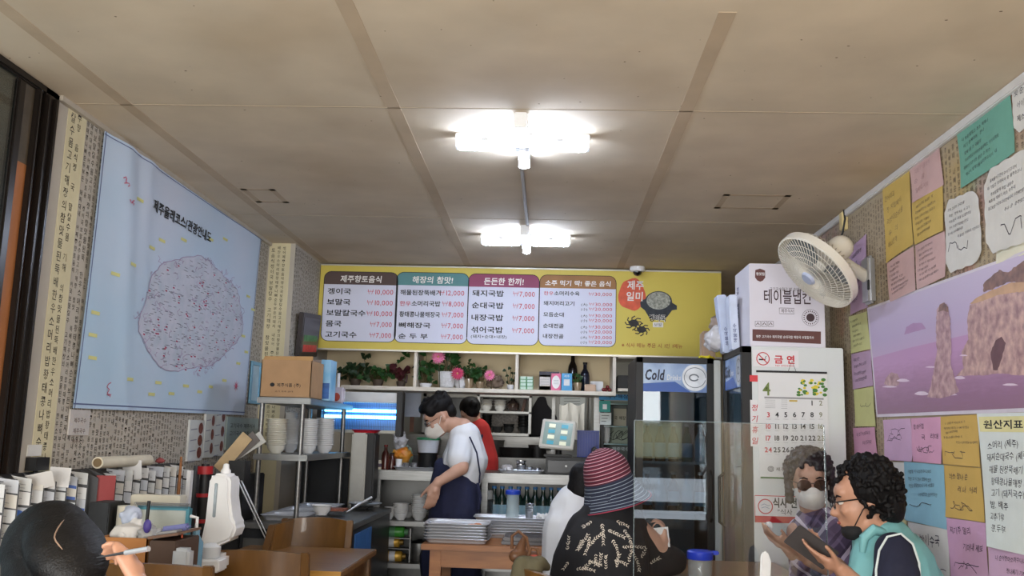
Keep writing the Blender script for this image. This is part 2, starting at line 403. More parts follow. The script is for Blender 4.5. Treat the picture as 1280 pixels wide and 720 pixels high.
# ------------------------------------------------------------ menu board
BY = 6.44
bd = thing('menu_board', 'long yellow menu board with four price panels above the kitchen opening', 'sign', (-.2, BY, 1.9))
q = [at(402, 330, Y=BY), at(900, 339, Y=BY), at(400, 436.5, Y=BY), at(900, 445, Y=BY)]
bx0, bx1, bz0, bz1 = -1.655, 1.19, (q[2].z+q[3].z)/2, 2.492
bx('board', mat('board_yellow', (212,192,84), .5, 0, .03, 2), bd, bx0, bx1, BY, BY+.03, bz0, bz1)
AL = mat('aluminium_edge', (200,196,186), .35, .6)
MB().box(bx0, bx1, BY-.006, BY+.03, bz0-.012, bz0).box(bx0, bx1, BY-.006, BY+.03, bz1-.01, bz1).build('frame', AL, bd)
PANEL = mat('menu_panel', (214,216,232), .6, 0, .01)
def board_uv(px, py): p = at(px, py, Y=BY); return p.x, p.z
panels = [
 (406, 494, 340, 427, (84,66,62), '제주향토음식', [('겡이국', '₩10,000'), ('보말국', '₩10,000'), ('보말칼국수', '₩10,000'), ('몸국', '₩7,000'), ('고기국수', '₩7,000')]),
 (496.5, 583.5, 341, 429, (88,138,140), '해장의 참맛!', [('해물된장뚝배기', '₩12,000'), ('한우소머리국밥', '₩8,000'), ('황태콩나물해장국', '₩7,000'), ('뼈해장국', '₩7,000'), ('순 두 부', '₩7,000')]),
 (586, 672.5, 343, 431, (146,66,98), '든든한 한끼!', [('돼지국밥', '₩7,000'), ('순대국밥', '₩7,000'), ('내장국밥', '₩7,000'), ('섞어국밥', '₩7,000')]),
 (675, 769.5, 344.5, 433, (158,112,66), '소주 먹기 딱! 좋은 음식', [('한우소머리수육', '₩30,000'), ('돼지머리고기', 0), ('모듬순대', 0), ('순대전골', 0), ('내장전골', 0)])]
for px0, px1, py0, py1, hc, title, rows in panels:
    x0, z1 = board_uv(px0, py0); x1, z0 = board_uv(px1, py1)
    z1 = board_uv((px0+px1)/2, py0)[1]; z0 = board_uv((px0+px1)/2, py1)[1]
    p = MB().prism(rrect(x0, z0, x1, z1, .05), 0, .002, Matrix(((1,0,0,0),(0,0,-1,BY),(0,1,0,0),(0,0,0,1)))).build('price_panel', PANEL, bd)
    hz = z1 - (z1-z0)*.185; r = .05
    hp = [(x0, hz), (x1, hz)] + [(a, b) for a, b in rrect(x0, z0, x1, z1, r)[6:12]] + [(a, b) for a, b in rrect(x0, z0, x1, z1, r)[12:18]]
    MB().prism(hp, .002, .003, Matrix(((1,0,0,0),(0,0,-1,BY),(0,1,0,0),(0,0,0,1)))).build('panel_heading', mat('heading_%d' % hc[0], hc, .6), p)
    o = MB()
    ribbon(o, rrect(x0, z0, x1, z1, r) + [rrect(x0, z0, x1, z1, r)[0]], .004, front(BY-.0034)); o.build('panel_outline', INK, p)
    W = x1-x0; H = z1-z0
    t = MB(); tw = W*(.56 if len(title) < 10 else .86)
    write(t, title, .055 if len(title) < 10 else .043, front(BY-.004), (x0+x1)/2 - tw/2, hz + .02, tw, off=.02, shear=.08)
    t.build('heading_lettering', mat('print_white', (236,232,226), .6), p)
    a = MB(); b = MB(); n = len(rows)
    st = (hz-z0)/(n+.1) if n == 5 else (hz-z0)/5.1*1.08
    for i, (nm, pr) in enumerate(rows):
        zb = hz - (.05, .122, .202, .282, .355)[i] if n == 5 and len(title) > 11 else hz - .068 - i*st*.97 if n == 5 and pr != 0 and len(title) < 12 else hz - .064 - i*st
        sz = .047 if len(title) < 12 else .034
        if title.startswith('해'): sz = .042
        nw = min(W*.56, len(nm.replace(' ', ''))*.056 + nm.count(' ')*.02) if len(title) < 12 else len(nm)*.036
        if nm.startswith('한우'):
            write(a if 0 else b, '한우', sz*.9, front(BY-.004), x0+.03, zb, nw*.27, off=.01); write(a, nm[2:], sz, front(BY-.004), x0+.03+nw*.29, zb, nw*.71, off=.018)
        else: write(a, nm, sz, front(BY-.004), x0+.03, zb, nw, off=.018)
        if pr: write(b, pr, .05 if len(title) < 12 else .034, front(BY-.004), x1 - .03 - (.185 if len(pr) > 6 else .155)*(1 if len(title) < 12 else .88), zb, (.185 if len(pr) > 6 else .155)*(1 if len(title) < 12 else .88), off=.004)
        else:
            for j, (kk, vv) in enumerate((('大', '₩30,000'), ('小', '₩20,000'))):
                write(b, vv, .032, front(BY-.004), x1-.19, zb - j*.034, .163, off=.004); write(a, '('+('大' if j == 0 else '小')+')', .022, front(BY-.004), x1-.245, zb-j*.034, .045)
    if n == 4: write(a, '(돼지+순대+내장)', .026, front(BY-.004), x0+.03, z0+.045, W*.5, off=.01)
    a.build('dish_lettering', INK, p); b.build('price_lettering', REDP, p)
# right end of the board: red splash, stone pot, crabs, notes
f = front(BY-.002)
def bp(pts, px=True): return [board_uv(*p) for p in pts]
sp = MB(); poly(sp, bp([(790+17*cos(t)*(1+.08*sin(3*t)), 368+20*sin(t)*(1+.06*cos(5*t))) for t in [i*pi/14 for i in range(28)]][::-1]), f)
sp.build('printed_splash', mat('splash_red', (214,92,62), .6, 0, .15, 25), bd)
t = MB(); u, v = board_uv(784, 361); write(t, '제주', .07, front(BY-.004), u, v, .115, off=.02, shear=.05); u, v = board_uv(783, 375); write(t, '일미', .07, front(BY-.004), u, v, .115, off=.02, shear=.05)
t.build('lettering', _m['print_white'], bd)
pm = MB(); poly(pm, bp([(800,378),(803,375),(806,374),(838,376),(841,379),(846,382),(846,387),(840,388),(834,396),(829,400),(818,400),(812,398),(806,388),(801,384)][::-1]), front(BY-.003))
poly(pm, bp([(823+17*cos(t), 377+13*sin(t)) for t in [i*pi/12 for i in range(24)]][::-1]), front(BY-.0035)); pm.build('printed_pot', mat('pot_print', (44,50,58), .6, 0, .3, 40), bd)
pm = MB(); poly(pm, bp([(823+15*cos(t), 376+11*sin(t)) for t in [i*pi/12 for i in range(24)]][::-1]), front(BY-.0045)); pm.build('printed_soup', mat('soup_print', (190,190,176), .7, 0, 0, 60, col2=(110,112,104)), bd)
cm = MB()
for cx, cy, s in ((792, 404, 1), (802, 412, .9)):
    poly(cm, bp([(cx+6.5*s*cos(t)*(1+.15*sin(4*t)), cy+4.5*s*sin(t)) for t in [i*pi/8 for i in range(16)]][::-1]), front(BY-.004))
    for k in range(8):
        t = radians(20 + k*45); pts = [board_uv(cx+5*s*cos(t), cy+4*s*sin(t)), board_uv(cx+9*s*cos(t+.2), cy+7*s*sin(t+.2)), board_uv(cx+11*s*cos(t+.6), cy+9*s*sin(t+.6))]
        ribbon(cm, pts, .0075, front(BY-.0042))
cm.build('printed_crabs', mat('crab_print', (46,44,44), .7, 0, .2, 40), bd)
t = MB(); u, v = board_uv(811, 401); write(t, '겡이국', .05, front(BY-.0048), u, v, .12, off=.07); t.build('lettering_halo', _m['print_white'], bd); t = MB(); write(t, '겡이국', .05, front(BY-.0052), u, v, .12, off=.02); t.build('lettering', INK, bd)
pl = MB(); u0, v0 = board_uv(816, 409); u1, v1 = board_uv(829, 403); pl.add([(u0, BY-.003, v0), (u1, BY-.003, v0), (u1, BY-.003, v1), (u0, BY-.003, v1)], [(0,1,2,3)]); pl.build('printed_tag', _m['print_white'], bd)
t = MB(); write(t, '보말', .026, front(BY-.004), u0+.008, v0+.008, .055); t.build('lettering', INK, bd)
t = MB(); u, v = board_uv(777, 433.5); write(t, '※식사 메뉴 주문 시 1인 1메뉴', .034, front(BY-.003), u, v, .42, off=.008); t.build('lettering', mat('note_brown', (166,88,40), .6), bd)
# small camera above the board
cp = at(797, 336, Y=BY-.08)
dc = thing('ceiling_camera', 'small white dome camera with black lens above the menu board', 'camera', (cp.x, BY-.07, ZC))
MB().lathe([(.052, 0), (.055, -.012), (.05, -.03), (.04, -.034)], 24, Matrix.Translation((cp.x, BY-.07, ZC))).build('housing', WHITE, dc, smooth=True)
MB().ell((cp.x, BY-.07, ZC-.034), (.033, .033, .03)).build('lens_dome', mat('lens_black', (8,8,10), .08, 0, .1, coat=1), dc, smooth=True)

# ------------------------------------------------------------ map banner on the left wall
BX = XL+.012
bq = {k: at(*p, X=BX) for k, p in dict(tl=(130,163), tr=(326,297), bl=(90,510), br=(305,519)).items()}
def banner_pt(u, v, d=0):
    a = bq['tl'].lerp(bq['tr'], u); b = bq['bl'].lerp(bq['br'], u); p = a.lerp(b, v)
    wv = .018*math.exp(-((u-.10-.12*v)/.05)**2)*(1-v*.3) + .012*math.exp(-((u-.2-.05*v)/.04)**2)*(1-v*.6) + .004*sin(9*u+3*v) + .006*sin(23*u)*v*.4
    wv -= .006*math.exp(-((u-.15-.1*v)/.03)**2)
    return Vector((BX + max(0, wv) + .002 + d, p.y, p.z))
bn = thing('map_banner', 'large pale blue cloth banner with an island map hung on the left wall', 'banner', (XL, (bq['tl'].y+bq['tr'].y)/2, 1.42))
NU, NV = 60, 30
vs = [banner_pt(i/NU, j/NV) for j in range(NV+1) for i in range(NU+1)]
fs = [(j*(NU+1)+i, j*(NU+1)+i+1, (j+1)*(NU+1)+i+1, (j+1)*(NU+1)+i) for j in range(NV) for i in range(NU)]
MB().add(vs, fs).build('cloth', mat('banner_blue', (176,202,222), .8, 0, 0, 1.0, .04, 300, col2=(202,210,226)), bn, smooth=True)
bf = lambda d: (lambda u, v: banner_pt(u, v, d))
def densepoly(mb, cen, pts, fn, rings=6):
    vs = [fn(*cen)]; n = len(pts); fs = []
    for r in range(1, rings+1):
        vs += [fn(cen[0]+(p[0]-cen[0])*r/rings, cen[1]+(p[1]-cen[1])*r/rings) for p in pts]
    for i in range(n): fs.append((0, 1+i, 1+(i+1) % n))
    for r in range(rings-1):
        for i in range(n): a = 1+r*n+i; b = 1+r*n+(i+1) % n; fs.append((a, a+n, b+n, b))
    mb.add(vs, fs)
rnd = random.Random(3)
coast = []
for i in range(90):
    t = 2*pi*i/90; r = 1 + .05*sin(3*t+1) + .03*sin(7*t) + rnd.uniform(-.018, .018)
    coast.append((.56 + .33*cos(t)*r, .55 + .26*sin(t)*r - .05*cos(t)))
m1 = MB(); densepoly(m1, (.56, .55), coast, bf(.0015)); m1.build('printed_island', mat('island_print', (182,192,206), .8, 0, 0, 14, col2=(198,200,214)), bn)
m2 = MB(); ribbon(m2, coast + coast[:1], .003, bf(.003))
for i in range(140):
    t = rnd.uniform(0, 2*pi); r = sqrt(rnd.random()) if i % 2 else rnd.uniform(.9, 1.06)
    x = .56+.33*cos(t)*r; y = .55+.26*sin(t)*r - .05*cos(t); pts = [(x, y)]
    for k in range(5): x += rnd.uniform(-.014, .014); y += rnd.uniform(-.014, .014); pts.append((x, y))
    ribbon(m2, pts, .0022, bf(.003))
m2.build('printed_routes', mat('route_purple', (170,152,182), .8, 0, .2), bn)
m3 = MB(); m4 = MB(); m5 = MB()
for i in range(420):
    t = rnd.uniform(0, 2*pi); r = sqrt(rnd.random())*.98
    x = .56+.33*cos(t)*r; y = .55+.26*sin(t)*r - .05*cos(t); L = rnd.uniform(.008, .022)
    ribbon(m3, [(x, y), (x+L, y+rnd.uniform(-.002,.002))], .0028, bf(.003))
    if i % 7 == 0: ribbon(m4, [(x, y+.01), (x+.01, y+.012)], .006, bf(.0032))
m3.build('printed_place_marks', mat('map_text_grey', (150,150,162), .8), bn)
tags = [(.17,.18),(.26,.34),(.31,.29),(.43,.24),(.60,.17),(.70,.13),(.10,.50),(.04,.66),(.04,.74),(.05,.82),(.17,.44),(.22,.93-.05),(.37,.88),(.45,.92),(.53,.88),(.62,.90),(.70,.87),(.80,.83),(.92,.58),(.96,.66),(.90,.73),(.34,.96-.03),(.93,.36),(.985,.42)]
for x, y in tags:
    densepoly(m5, (x, y), [(x-.017, y-.006), (x+.017, y-.006), (x+.017, y+.007), (x-.017, y+.007)], bf(.003), 1)
m5.build('printed_yellow_tags', mat('tag_yellow', (212,210,140), .8), bn)
for x, y in ((.10,.16),(.13,.2),(.14,.98-.08)):
    pts = [(x, y)]
    for k in range(9): pts.append((pts[-1][0]+rnd.uniform(-.012,.014), pts[-1][1]+rnd.uniform(-.014,.014)))
    ribbon(m4, pts, .0035, bf(.0032))
star = [(.9+(.022 if k % 2 == 0 else .006)*cos(k*pi/8), .85+(.034 if k % 2 == 0 else .009)*sin(k*pi/8)) for k in range(16)]
densepoly(m4, (.9, .85), star, bf(.003), 1); m4.build('printed_red_marks', mat('map_red', (196,92,120), .8), bn)
bl = MB(); title = '제주올레코스/관광안내도'; vs, fs = txt(title, off=.025)
wmax = max(p[0] for p in vs)
bl.add([banner_pt(.24+.36*p[0]/wmax, .185-.052*p[1]*1.05 - .0*p[0], .0035) for p in vs], fs)
bl.build('lettering', INK, bn)
ed = MB(); ribbon(ed, [(i/30, .012) for i in range(31)], .004, bf(.002)); ribbon(ed, [(i/30, .985) for i in range(31)], .005, bf(.002)); ribbon(ed, [(.006, i/20) for i in range(21)], .003, bf(.002)); ribbon(ed, [(.992, i/20) for i in range(21)], .003, bf(.002))
ed.build('hem_line', mat('hem_blue', (100,112,150), .8), bn)

# ------------------------------------------------------------ papers on the right wall
SX = XR-.004
def bil(q, u, v): return q[0].lerp(q[1], u).lerp(q[3].lerp(q[2], u), v)   # v: 0 top .. 1 bottom
INKP = mat('handwriting_ink', (58,54,66), .8)
rp = random.Random(11)
HANG = '제주국수이말물장의맛한우소머리밥나고기해순대내어지보'
def paper(label, px, col, lines=6, scrib=0, scallop=False, cat='paper', wsize=None, lift=0, heading=None, ink=None, name='guest_note', text=None, curl=.006):
    q = [at(*p, X=SX-lift) for p in px]
    N = 10; rr = rp.random()*6
    def P(u, v, d=0):
        p = bil(q, u, v); W = (q[1]-q[0]).length
        return Vector((p.x - d - curl*(v**3)*(.5+.5*sin(u*4+rr)) - .002*(1+sin(u*5+v*4+rr)), p.y, p.z))
    m = mat('paper_%02x%02x%02x' % col, col, .85, 0, .05, 9, .15, 40)
    if not scallop:
        vs = [P(i/N, j/N) for j in range(N+1) for i in range(N+1)]; fs = [(j*(N+1)+i, (j+1)*(N+1)+i, (j+1)*(N+1)+i+1, j*(N+1)+i+1) for j in range(N) for i in range(N)]
    else:
        ol = []
        for k in range(72):
            t = 2*pi*k/72; c, s = cos(t), sin(t); e = 1/max(abs(c), abs(s)); e = min(e, 1.22); r = e*(.5 + .018*abs(sin(k*pi/72*2*6.5)) - .02)
            ol.append((.5 + c*r, .5 + s*r))
        vs = []; fs = []; mb0 = MB(); densepoly(mb0, (.5, .5), [(min(1.03,max(-.03,a)), min(1.03,max(-.03,b))) for a, b in ol], P, 6); vs, fs = mb0.v, [f[::-1] for f in mb0.f]
    k = len(vs); vs2 = [Vector(v) + Vector((.0006, 0, 0)) for v in vs]
    root = MB().add(vs + vs2, fs + [tuple(i+k for i in f[::-1]) for f in fs]).build(name, m, smooth=True, angle=80)
    tag(root, label, cat, 'handwritten notes pinned to the right wall' if cat == 'note' else None)
    W = ((q[0]-q[1]).length + (q[2]-q[3]).length)/2; H = ((q[0]-q[3]).length + (q[1]-q[2]).length)/2
    fn = lambda u, v: P(u/W, 1 - v/H, .0012)
    t = MB(); v = H*.88
    if lines:
        st = H*.78/lines*(.62 if scrib else 1); sz = wsize or min(.05, st*.55)
        for i in range(lines):
            s = text[i] if text else ''.join(rp.choice(HANG) if rp.random() < .8 else ' ' for _ in range(max(3, int(W*.8/(sz*1.0)*rp.uniform(.45, .95)))))
            u0 = W*rp.uniform(.08, .16) + (W*.25 if i == lines-1 and scrib else 0)
            wd = min(W*.84, len(s)*sz*.92)
            mb1 = MB(); write(mb1, s, sz, lambda a, b: Vector((a, b, 0)), u0, v - sz, wd, shear=.25*rp.choice((0, 1, .6)), res=1)
            sl = rp.uniform(.0, .07)
            t.add([fn(min(W*.98, p[0]), p[1] + (p[0]-u0)*sl + .08*sz*sin(p[0]*70)) for p in mb1.v], mb1.f)
            v -= st
    for k in range(scrib):
        x = W*rp.uniform(.2, .5); y = max(H*.1, v - H*.02)*rp.uniform(.55, .95); pts = []
        a = rp.uniform(.4, 1.0); f1 = rp.uniform(.5, 1.7); f2 = rp.uniform(.4, 1.5); ph = rp.uniform(0, 6); lx = rp.uniform(.03, .1); ny_ = rp.randrange(9, 20)
        for i in range(ny_):
            th = i*.8; pts.append((min(W*.92, max(W*.08, x - W*.12 + W*.55*i/ny_ + W*lx*cos(th*f1+ph))), max(H*.04, y + H*.1*a*sin(th*f2 + ph*2 + .8*sin(i*1.7)))))
        ribbon(t, pts, min(W, H)*.012, fn)
    if t.v: t.build('handwriting', ink or INKP, root)
    if heading:
        hb = MB(); hq = lambda u, v: P(u/W, 1-v/H, .0008); n = 8
        for i in range(n): hb.add([hq(W*(.03+.94*i/n), H*.975), hq(W*(.03+.94*i/n), H*.86), hq(W*(.03+.94*(i+1)/n), H*.86), hq(W*(.03+.94*(i+1)/n), H*.975)], [(0,1,2,3)])
        hb.build('heading_strip', mat('strip_yellow', (226,218,160), .8), root)
        hb = MB(); write(hb, heading, H*.07, fn, W*.1, H*.89, W*.8, off=.02, res=1); hb.build('heading_lettering', INK, root)
    return root
N_ = 'note'
TEAL=(112,168,150); YEL=(206,176,96); PINK=(206,172,168); LIL=(186,156,184); GRN=(200,200,140); WH=(214,212,206); BLU=(140,188,206); OCH=(206,170,92); ROSE=(214,160,188)
paper('teal green note with black writing and a heart near the ceiling', [(1197,168),(1264,116),(1270,190),(1203,236)], TEAL, 6, cat=N_)
paper('white scalloped note cut by the right edge of the photo, top corner', [(1265,108),(1310,76),(1314,140),(1269,170)], WH, 3, scallop=True, cat=N_)
paper('plain yellow note, faint writing, leftmost of the yellow pair under the cable duct', [(1104,236),(1137,210),(1142,305),(1109,329)], YEL, 5, cat=N_, ink=mat('faint_ink', (150,126,84), .8))
paper('pale pink faded note between cable duct and yellow written note', [(1138,209),(1175,181),(1180,231),(1142,254)], PINK, 3, cat=N_, ink=mat('faint_ink2', (176,142,138), .8))
paper('yellow note crowded with black writing below the pale pink faded note', [(1140,254),(1178,232),(1181,288),(1144,306)], YEL, 6, cat=N_)
paper('pink note with writing below the plain yellow note', [(1109,329),(1142,308),(1146,363),(1113,378)], PINK, 7, cat=N_)
paper('pink note with writing below the crowded yellow note', [(1144,307),(1181,289),(1184,346),(1147,362)], PINK, 7, cat=N_)
paper('narrow white scalloped note right of the pink written notes', [(1180,252),(1224,234),(1229,326),(1184,344)], WH, 6, 1, scallop=True, cat=N_, lift=.003)
paper('large white scalloped note hanging above the sea poster', [(1230,216),(1296,176),(1296,300),(1234,320)], WH, 6, 1, scallop=True, cat=N_, lift=.006)
paper('lilac note hidden behind the wall fan', [(1062,312),(1083,292),(1085,384),(1064,394)], LIL, 6, cat=N_)
paper('yellow green written note just below the fan bracket', [(1062,396),(1084,389),(1089,436),(1065,442)], GRN, 6, cat=N_)
paper('lilac pink note between the two yellow green notes left of the poster', [(1065,443),(1089,437),(1092,482),(1067,487)], LIL, 4, cat=N_)
paper('yellow green note with a sketch at lower left of the poster', [(1068,487),(1092,483),(1095,533),(1070,533)], GRN, 0, 1, cat=N_)
paper('narrow rose note above the curly haired woman, left of the gap in the notes', [(1067,535),(1094,534),(1098,577),(1069,577)], ROSE, 2, 1, cat=N_)
paper('pink signature note under the left end of the poster', [(1104,525),(1139,523),(1142,577),(1107,575)], (206,170,200), 0, 3, cat=N_)
paper('rose note with a drawn signature under the poster, beside the ochre note', [(1139,523),(1176,521),(1179,580),(1142,577)], ROSE, 2, 2, cat=N_)
paper('ochre note with writing directly under the poster', [(1176,521),(1222,518),(1227,584),(1180,580)], OCH, 5, 1, cat=N_)
paper('ochre note with signature, lower of the two ochre notes', [(1180,581),(1227,585),(1232,653),(1184,646)], OCH, 2, 2, cat=N_)
paper('light blue note left of the lower ochre note', [(1131,577),(1181,581),(1184,662),(1133,650)], BLU, 4, 1, cat=N_)
paper('white note between the curly hair and the light blue note', [(1098,577),(1131,578),(1133,649),(1106,640)], WH, 2, 2, cat=N_)
paper('white note with signature below the light blue note', [(1135,652),(1184,662),(1191,745),(1140,730)], WH, 1, 3, cat=N_)
paper('lilac pink note with long scribble below the lower ochre note', [(1184,647),(1232,654),(1238,735),(1190,722)], (204,160,192), 2, 2, cat=N_)
paper('pink note under the white origin list at bottom right', [(1235,684),(1310,696),(1312,760),(1238,738)], (206,168,196), 2, 1, cat=N_)
paper('ochre note peeking out below the lilac pink note by the teal vest', [(1190,716),(1238,728),(1240,765),(1192,752)], OCH, 2, cat=N_)
paper('pale yellow slip behind the shoulder of the teal vest', [(1106,641),(1134,650),(1136,690),(1110,676)], (212,202,150), 0, cat=N_)
paper('large white handwritten ingredient origin list with a yellow heading', [(1222,517),(1302,515),(1306,700),(1236,683)], (218,224,220), 9, cat='note', lift=.004, heading='원산지표시', wsize=.028,
      text=['', '소머리 (제주)', '돼지순대국수 (제주)', '해물 된장뚝배기 (제주)', '황태콩나물해장 (국내)', '고기 (돼지국수) (제주)', '밥. 배추', '고추가루', '콩.두부'])
paper('white note showing under the big scalloped note above the poster', [(1245,314),(1300,296),(1300,312),(1247,330)], (226,222,200), 0, cat=N_)

# ------------------------------------------------------------ sea poster
pq = [at(1084, 385, X=SX-.002), at(1312, 302, X=SX-.002), at(1312, 514, X=SX-.002), at(1096, 521.5, X=SX-.002)]
def PP(u, v, d=0): p = bil(pq, u, v); return Vector((SX-.003-d, p.y, p.z))
pr = thing('sea_poster', 'wide mauve poster of sea stacks and cliffs on the right wall', 'poster', tuple(pq[3]))
def pshape(name, pts, m, d): 
    mb = MB(); mb.add([PP(*p, d) for p in pts], [tuple(range(len(pts)))[::-1]]); return mb.build(name, m, pr)
mb = MB(); 
mb.add([PP(0,0), PP(1,0), PP(1,1), PP(0,1)], [(3,2,1,0)]).build('sheet', mat('poster_white', (214,206,216), .6), pr)
def gradmat(name, stops, sc=0, amt=0):
    """printed picture colours, running down the sheet"""
    m = bpy.data.materials.new(name); m.use_nodes = True; n = m.node_tree.nodes; l = m.node_tree.links; b = n['Principled BSDF']; b.inputs['Roughness'].default_value = .45
    tc = n.new('ShaderNodeTexCoord'); sx = n.new('ShaderNodeSeparateXYZ'); l.new(tc.outputs['Generated'], sx.inputs[0])
    mp = n.new('ShaderNodeMapping'); mp.inputs['Scale'].default_value = (1, 5, 30); l.new(tc.outputs['Object'], mp.inputs[0])
    nz = n.new('ShaderNodeTexNoise'); nz.inputs['Scale'].default_value = sc or 3; nz.inputs['Detail'].default_value = 6; l.new(mp.outputs[0], nz.inputs[0])
    ad = n.new('ShaderNodeMath'); ad.operation = 'MULTIPLY_ADD'; l.new(nz.outputs['Fac'], ad.inputs[0]); ad.inputs[1].default_value = amt; l.new(sx.outputs[2], ad.inputs[2])
    r = n.new('ShaderNodeValToRGB'); l.new(ad.outputs[0], r.inputs[0])
    r.color_ramp.elements[0].position = stops[0][0]; r.color_ramp.elements[0].color = lin(stops[0][1]); r.color_ramp.elements[1].position = stops[-1][0]; r.color_ramp.elements[1].color = lin(stops[-1][1])
    for p, c in stops[1:-1]: e = r.color_ramp.elements.new(p); e.color = lin(c)
    l.new(r.outputs[0], b.inputs['Base Color']); return m
SKYP = gradmat('poster_sky', [(0, (196,164,196)), (.5, (188,170,202)), (1, (198,184,210))], 3, .1)
SEAP = gradmat('poster_sea', [(0, (140,104,122)), (.4, (150,110,140)), (.7, (170,128,164)), (1.1, (190,146,188))], 3, .35)
pshape('printed_sky', [(.012,.02),(1,.02),(1,.55),(.012,.55)], SKYP, .0004)
pshape('printed_sea', [(.012,.47),(.3,.45),(1,.44),(1,.975),(.012,.975)], SEAP, .0008)
def stains_rock(name, c1, c2, sc): return mat(name, c1, .5, 0, 0, sc, col2=c2, stretch=(1,1,1))
RK = stains_rock('poster_rock', (150,112,120), (206,172,172), 34); RK2 = stains_rock('poster_cliff', (148,112,116), (212,176,166), 30); TRP = stains_rock('poster_trees', (104,76,74), (150,112,96), 30)
def pxu(px, py):   # poster pixel -> u,v
    p = at(px, py, X=SX-.003); u = (pq[0].y-p.y)/(pq[0].y-pq[1].y); zt = pq[0].z+(pq[1].z-pq[0].z)*u; zb = pq[3].z+(pq[2].z-pq[3].z)*u; return u, (zt-p.z)/(zt-zb)
def jag(pts, a=.6):
    out = []; r = random.Random(len(pts))
    for i, p in enumerate(pts):
        q = pts[(i+1) % len(pts)]; out.append(p)
        L = sqrt((p[0]-q[0])**2+(p[1]-q[1])**2); k = int(L/3)
        for j in range(1, k): out.append((p[0]+(q[0]-p[0])*j/k + r.uniform(-a, a), p[1]+(q[1]-p[1])*j/k + r.uniform(-a, a)))
    return [pxu(*p) for p in out]
pshape('printed_far_islet', jag([(1129,419),(1132,409),(1141,404),(1152,404),(1157,411)], .3), mat('islet', (176,140,180), .6), .0012)
pshape('printed_cliff', jag([(1196,470),(1206,460),(1203,440),(1212,424),(1210,402),(1213,382),(1220,374),(1228,372),(1240,364),(1262,356),(1300,346),(1310,346),(1310,470),(1280,468),(1252,466),(1230,469)]), RK2, .0012)
pshape('printed_cliff_top', jag([(1213,380),(1222,372),(1240,363),(1262,354),(1310,344),(1310,362),(1280,364),(1250,368),(1230,376)]), mat('poster_grass', (196,156,120), .5, 0, .15, 20), .0014)
pshape('printed_cave', jag([(1246,462),(1242,440),(1248,425),(1256,420),(1262,428),(1258,445),(1252,462)]), mat('poster_cave', (104,70,76), .6, 0, .2, 20), .0016)
pshape('printed_trees', jag([(1231,365),(1230,356),(1240,346),(1250,337),(1262,340),(1268,334),(1282,325),(1310,318),(1310,350),(1280,352),(1264,352),(1250,358),(1240,362)], 1.2), TRP, .0018)
pshape('printed_sea_stack', jag([(1157,497),(1163,480),(1166,465),(1171,440),(1170,410),(1171,388),(1176,380),(1184,380),(1188,396),(1190,430),(1189,455),(1196,478),(1200,490),(1190,494),(1175,498)]), RK, .002)
pshape('printed_sea_stack_top', jag([(1173,390),(1175,381),(1181,378),(1186,384),(1186,390),(1180,388)], .8), TRP, .0022)
pshape('printed_small_rock', jag([(1101,481),(1104,473),(1111,466),(1119,468),(1123,476),(1120,482),(1110,484)]), RK, .0016)
fm = MB()
for x, y, w_, h_ in ((1150,492,9,2.5),(1126,476,8,2),(1108,484,9,1.2),(1163,459,7,1),(1201,472,7,2),(1190,493,7,1.2),(1206,444,5,1),(1270,480,10,1.5)):
    fm.add([PP(*pxu(x+w_*cos(t)*(1+.2*sin(3*t)), y+h_*sin(t)), .0018) for t in [i*pi/7 for i in range(14)]], [tuple(range(14))])
fm.build('printed_foam', mat('foam_print', (226,206,222), .6), pr)
# ------------------------------------------------------------ ceiling lamps
TUBE = mat('lit_tube', (214,229,255), .5, emit=60)
def lamp(cx, cy, lab):
    r = thing('ceiling_lamp', lab, 'lamp', (cx, cy, ZC), 'cross shaped tube lamps on the ceiling')
    for rot in (0, 90):
        M = Matrix.Translation((cx, cy, ZC)) @ Matrix.Rotation(radians(rot), 4, 'Z')
        z = 0 if rot else 0
        MB().box(-.27, .27, -.022, .022, -.03, 0, M).build('mounting_bar', WHITE, r, bevel=.004)
        for s in (-1, 1):
            MB().tube([M @ Vector((s*.26, 0, -.045)), M @ Vector((s*.25, 0, -.045)), M @ Vector((s*.04, 0, -.045))], [.012, .021, .021], 14).build('tube', TUBE, r, smooth=True)
            MB().box(s*.262-.006, s*.262+.006, -.024, .024, -.06, 0, M).build('end_cap', WHITE, r, bevel=.003)
            MB().box(s*.15-.012, s*.15+.012, -.026, .026, -.034, -.02, M).build('clip', STEEL, r)
    MB().box(-.035, .035, -.035, .035, -.06, 0, Matrix.Translation((cx, cy, ZC))).build('hub', WHITE, r, bevel=.006)
c1 = at(653, 184, Z=ZC-.05); c2 = at(657, 304, Z=ZC-.05)
lamp(c1.x, c1.y, 'lit cross of white tubes on the ceiling, the nearer and larger one')
lamp(c2.x, c2.y, 'lit cross of white tubes on the ceiling close to the menu board, the farther one')
tag(MB().box(-.008, .008, c1.y+.29, c2.y-.29, ZC-.012, ZC).build('lamp_cable', mat('cable_cover', (150,146,140), .5), bevel=.002), 'thin grey cable cover running between the two ceiling lamps', 'cable').location.x = (c1.x+c2.x)/2

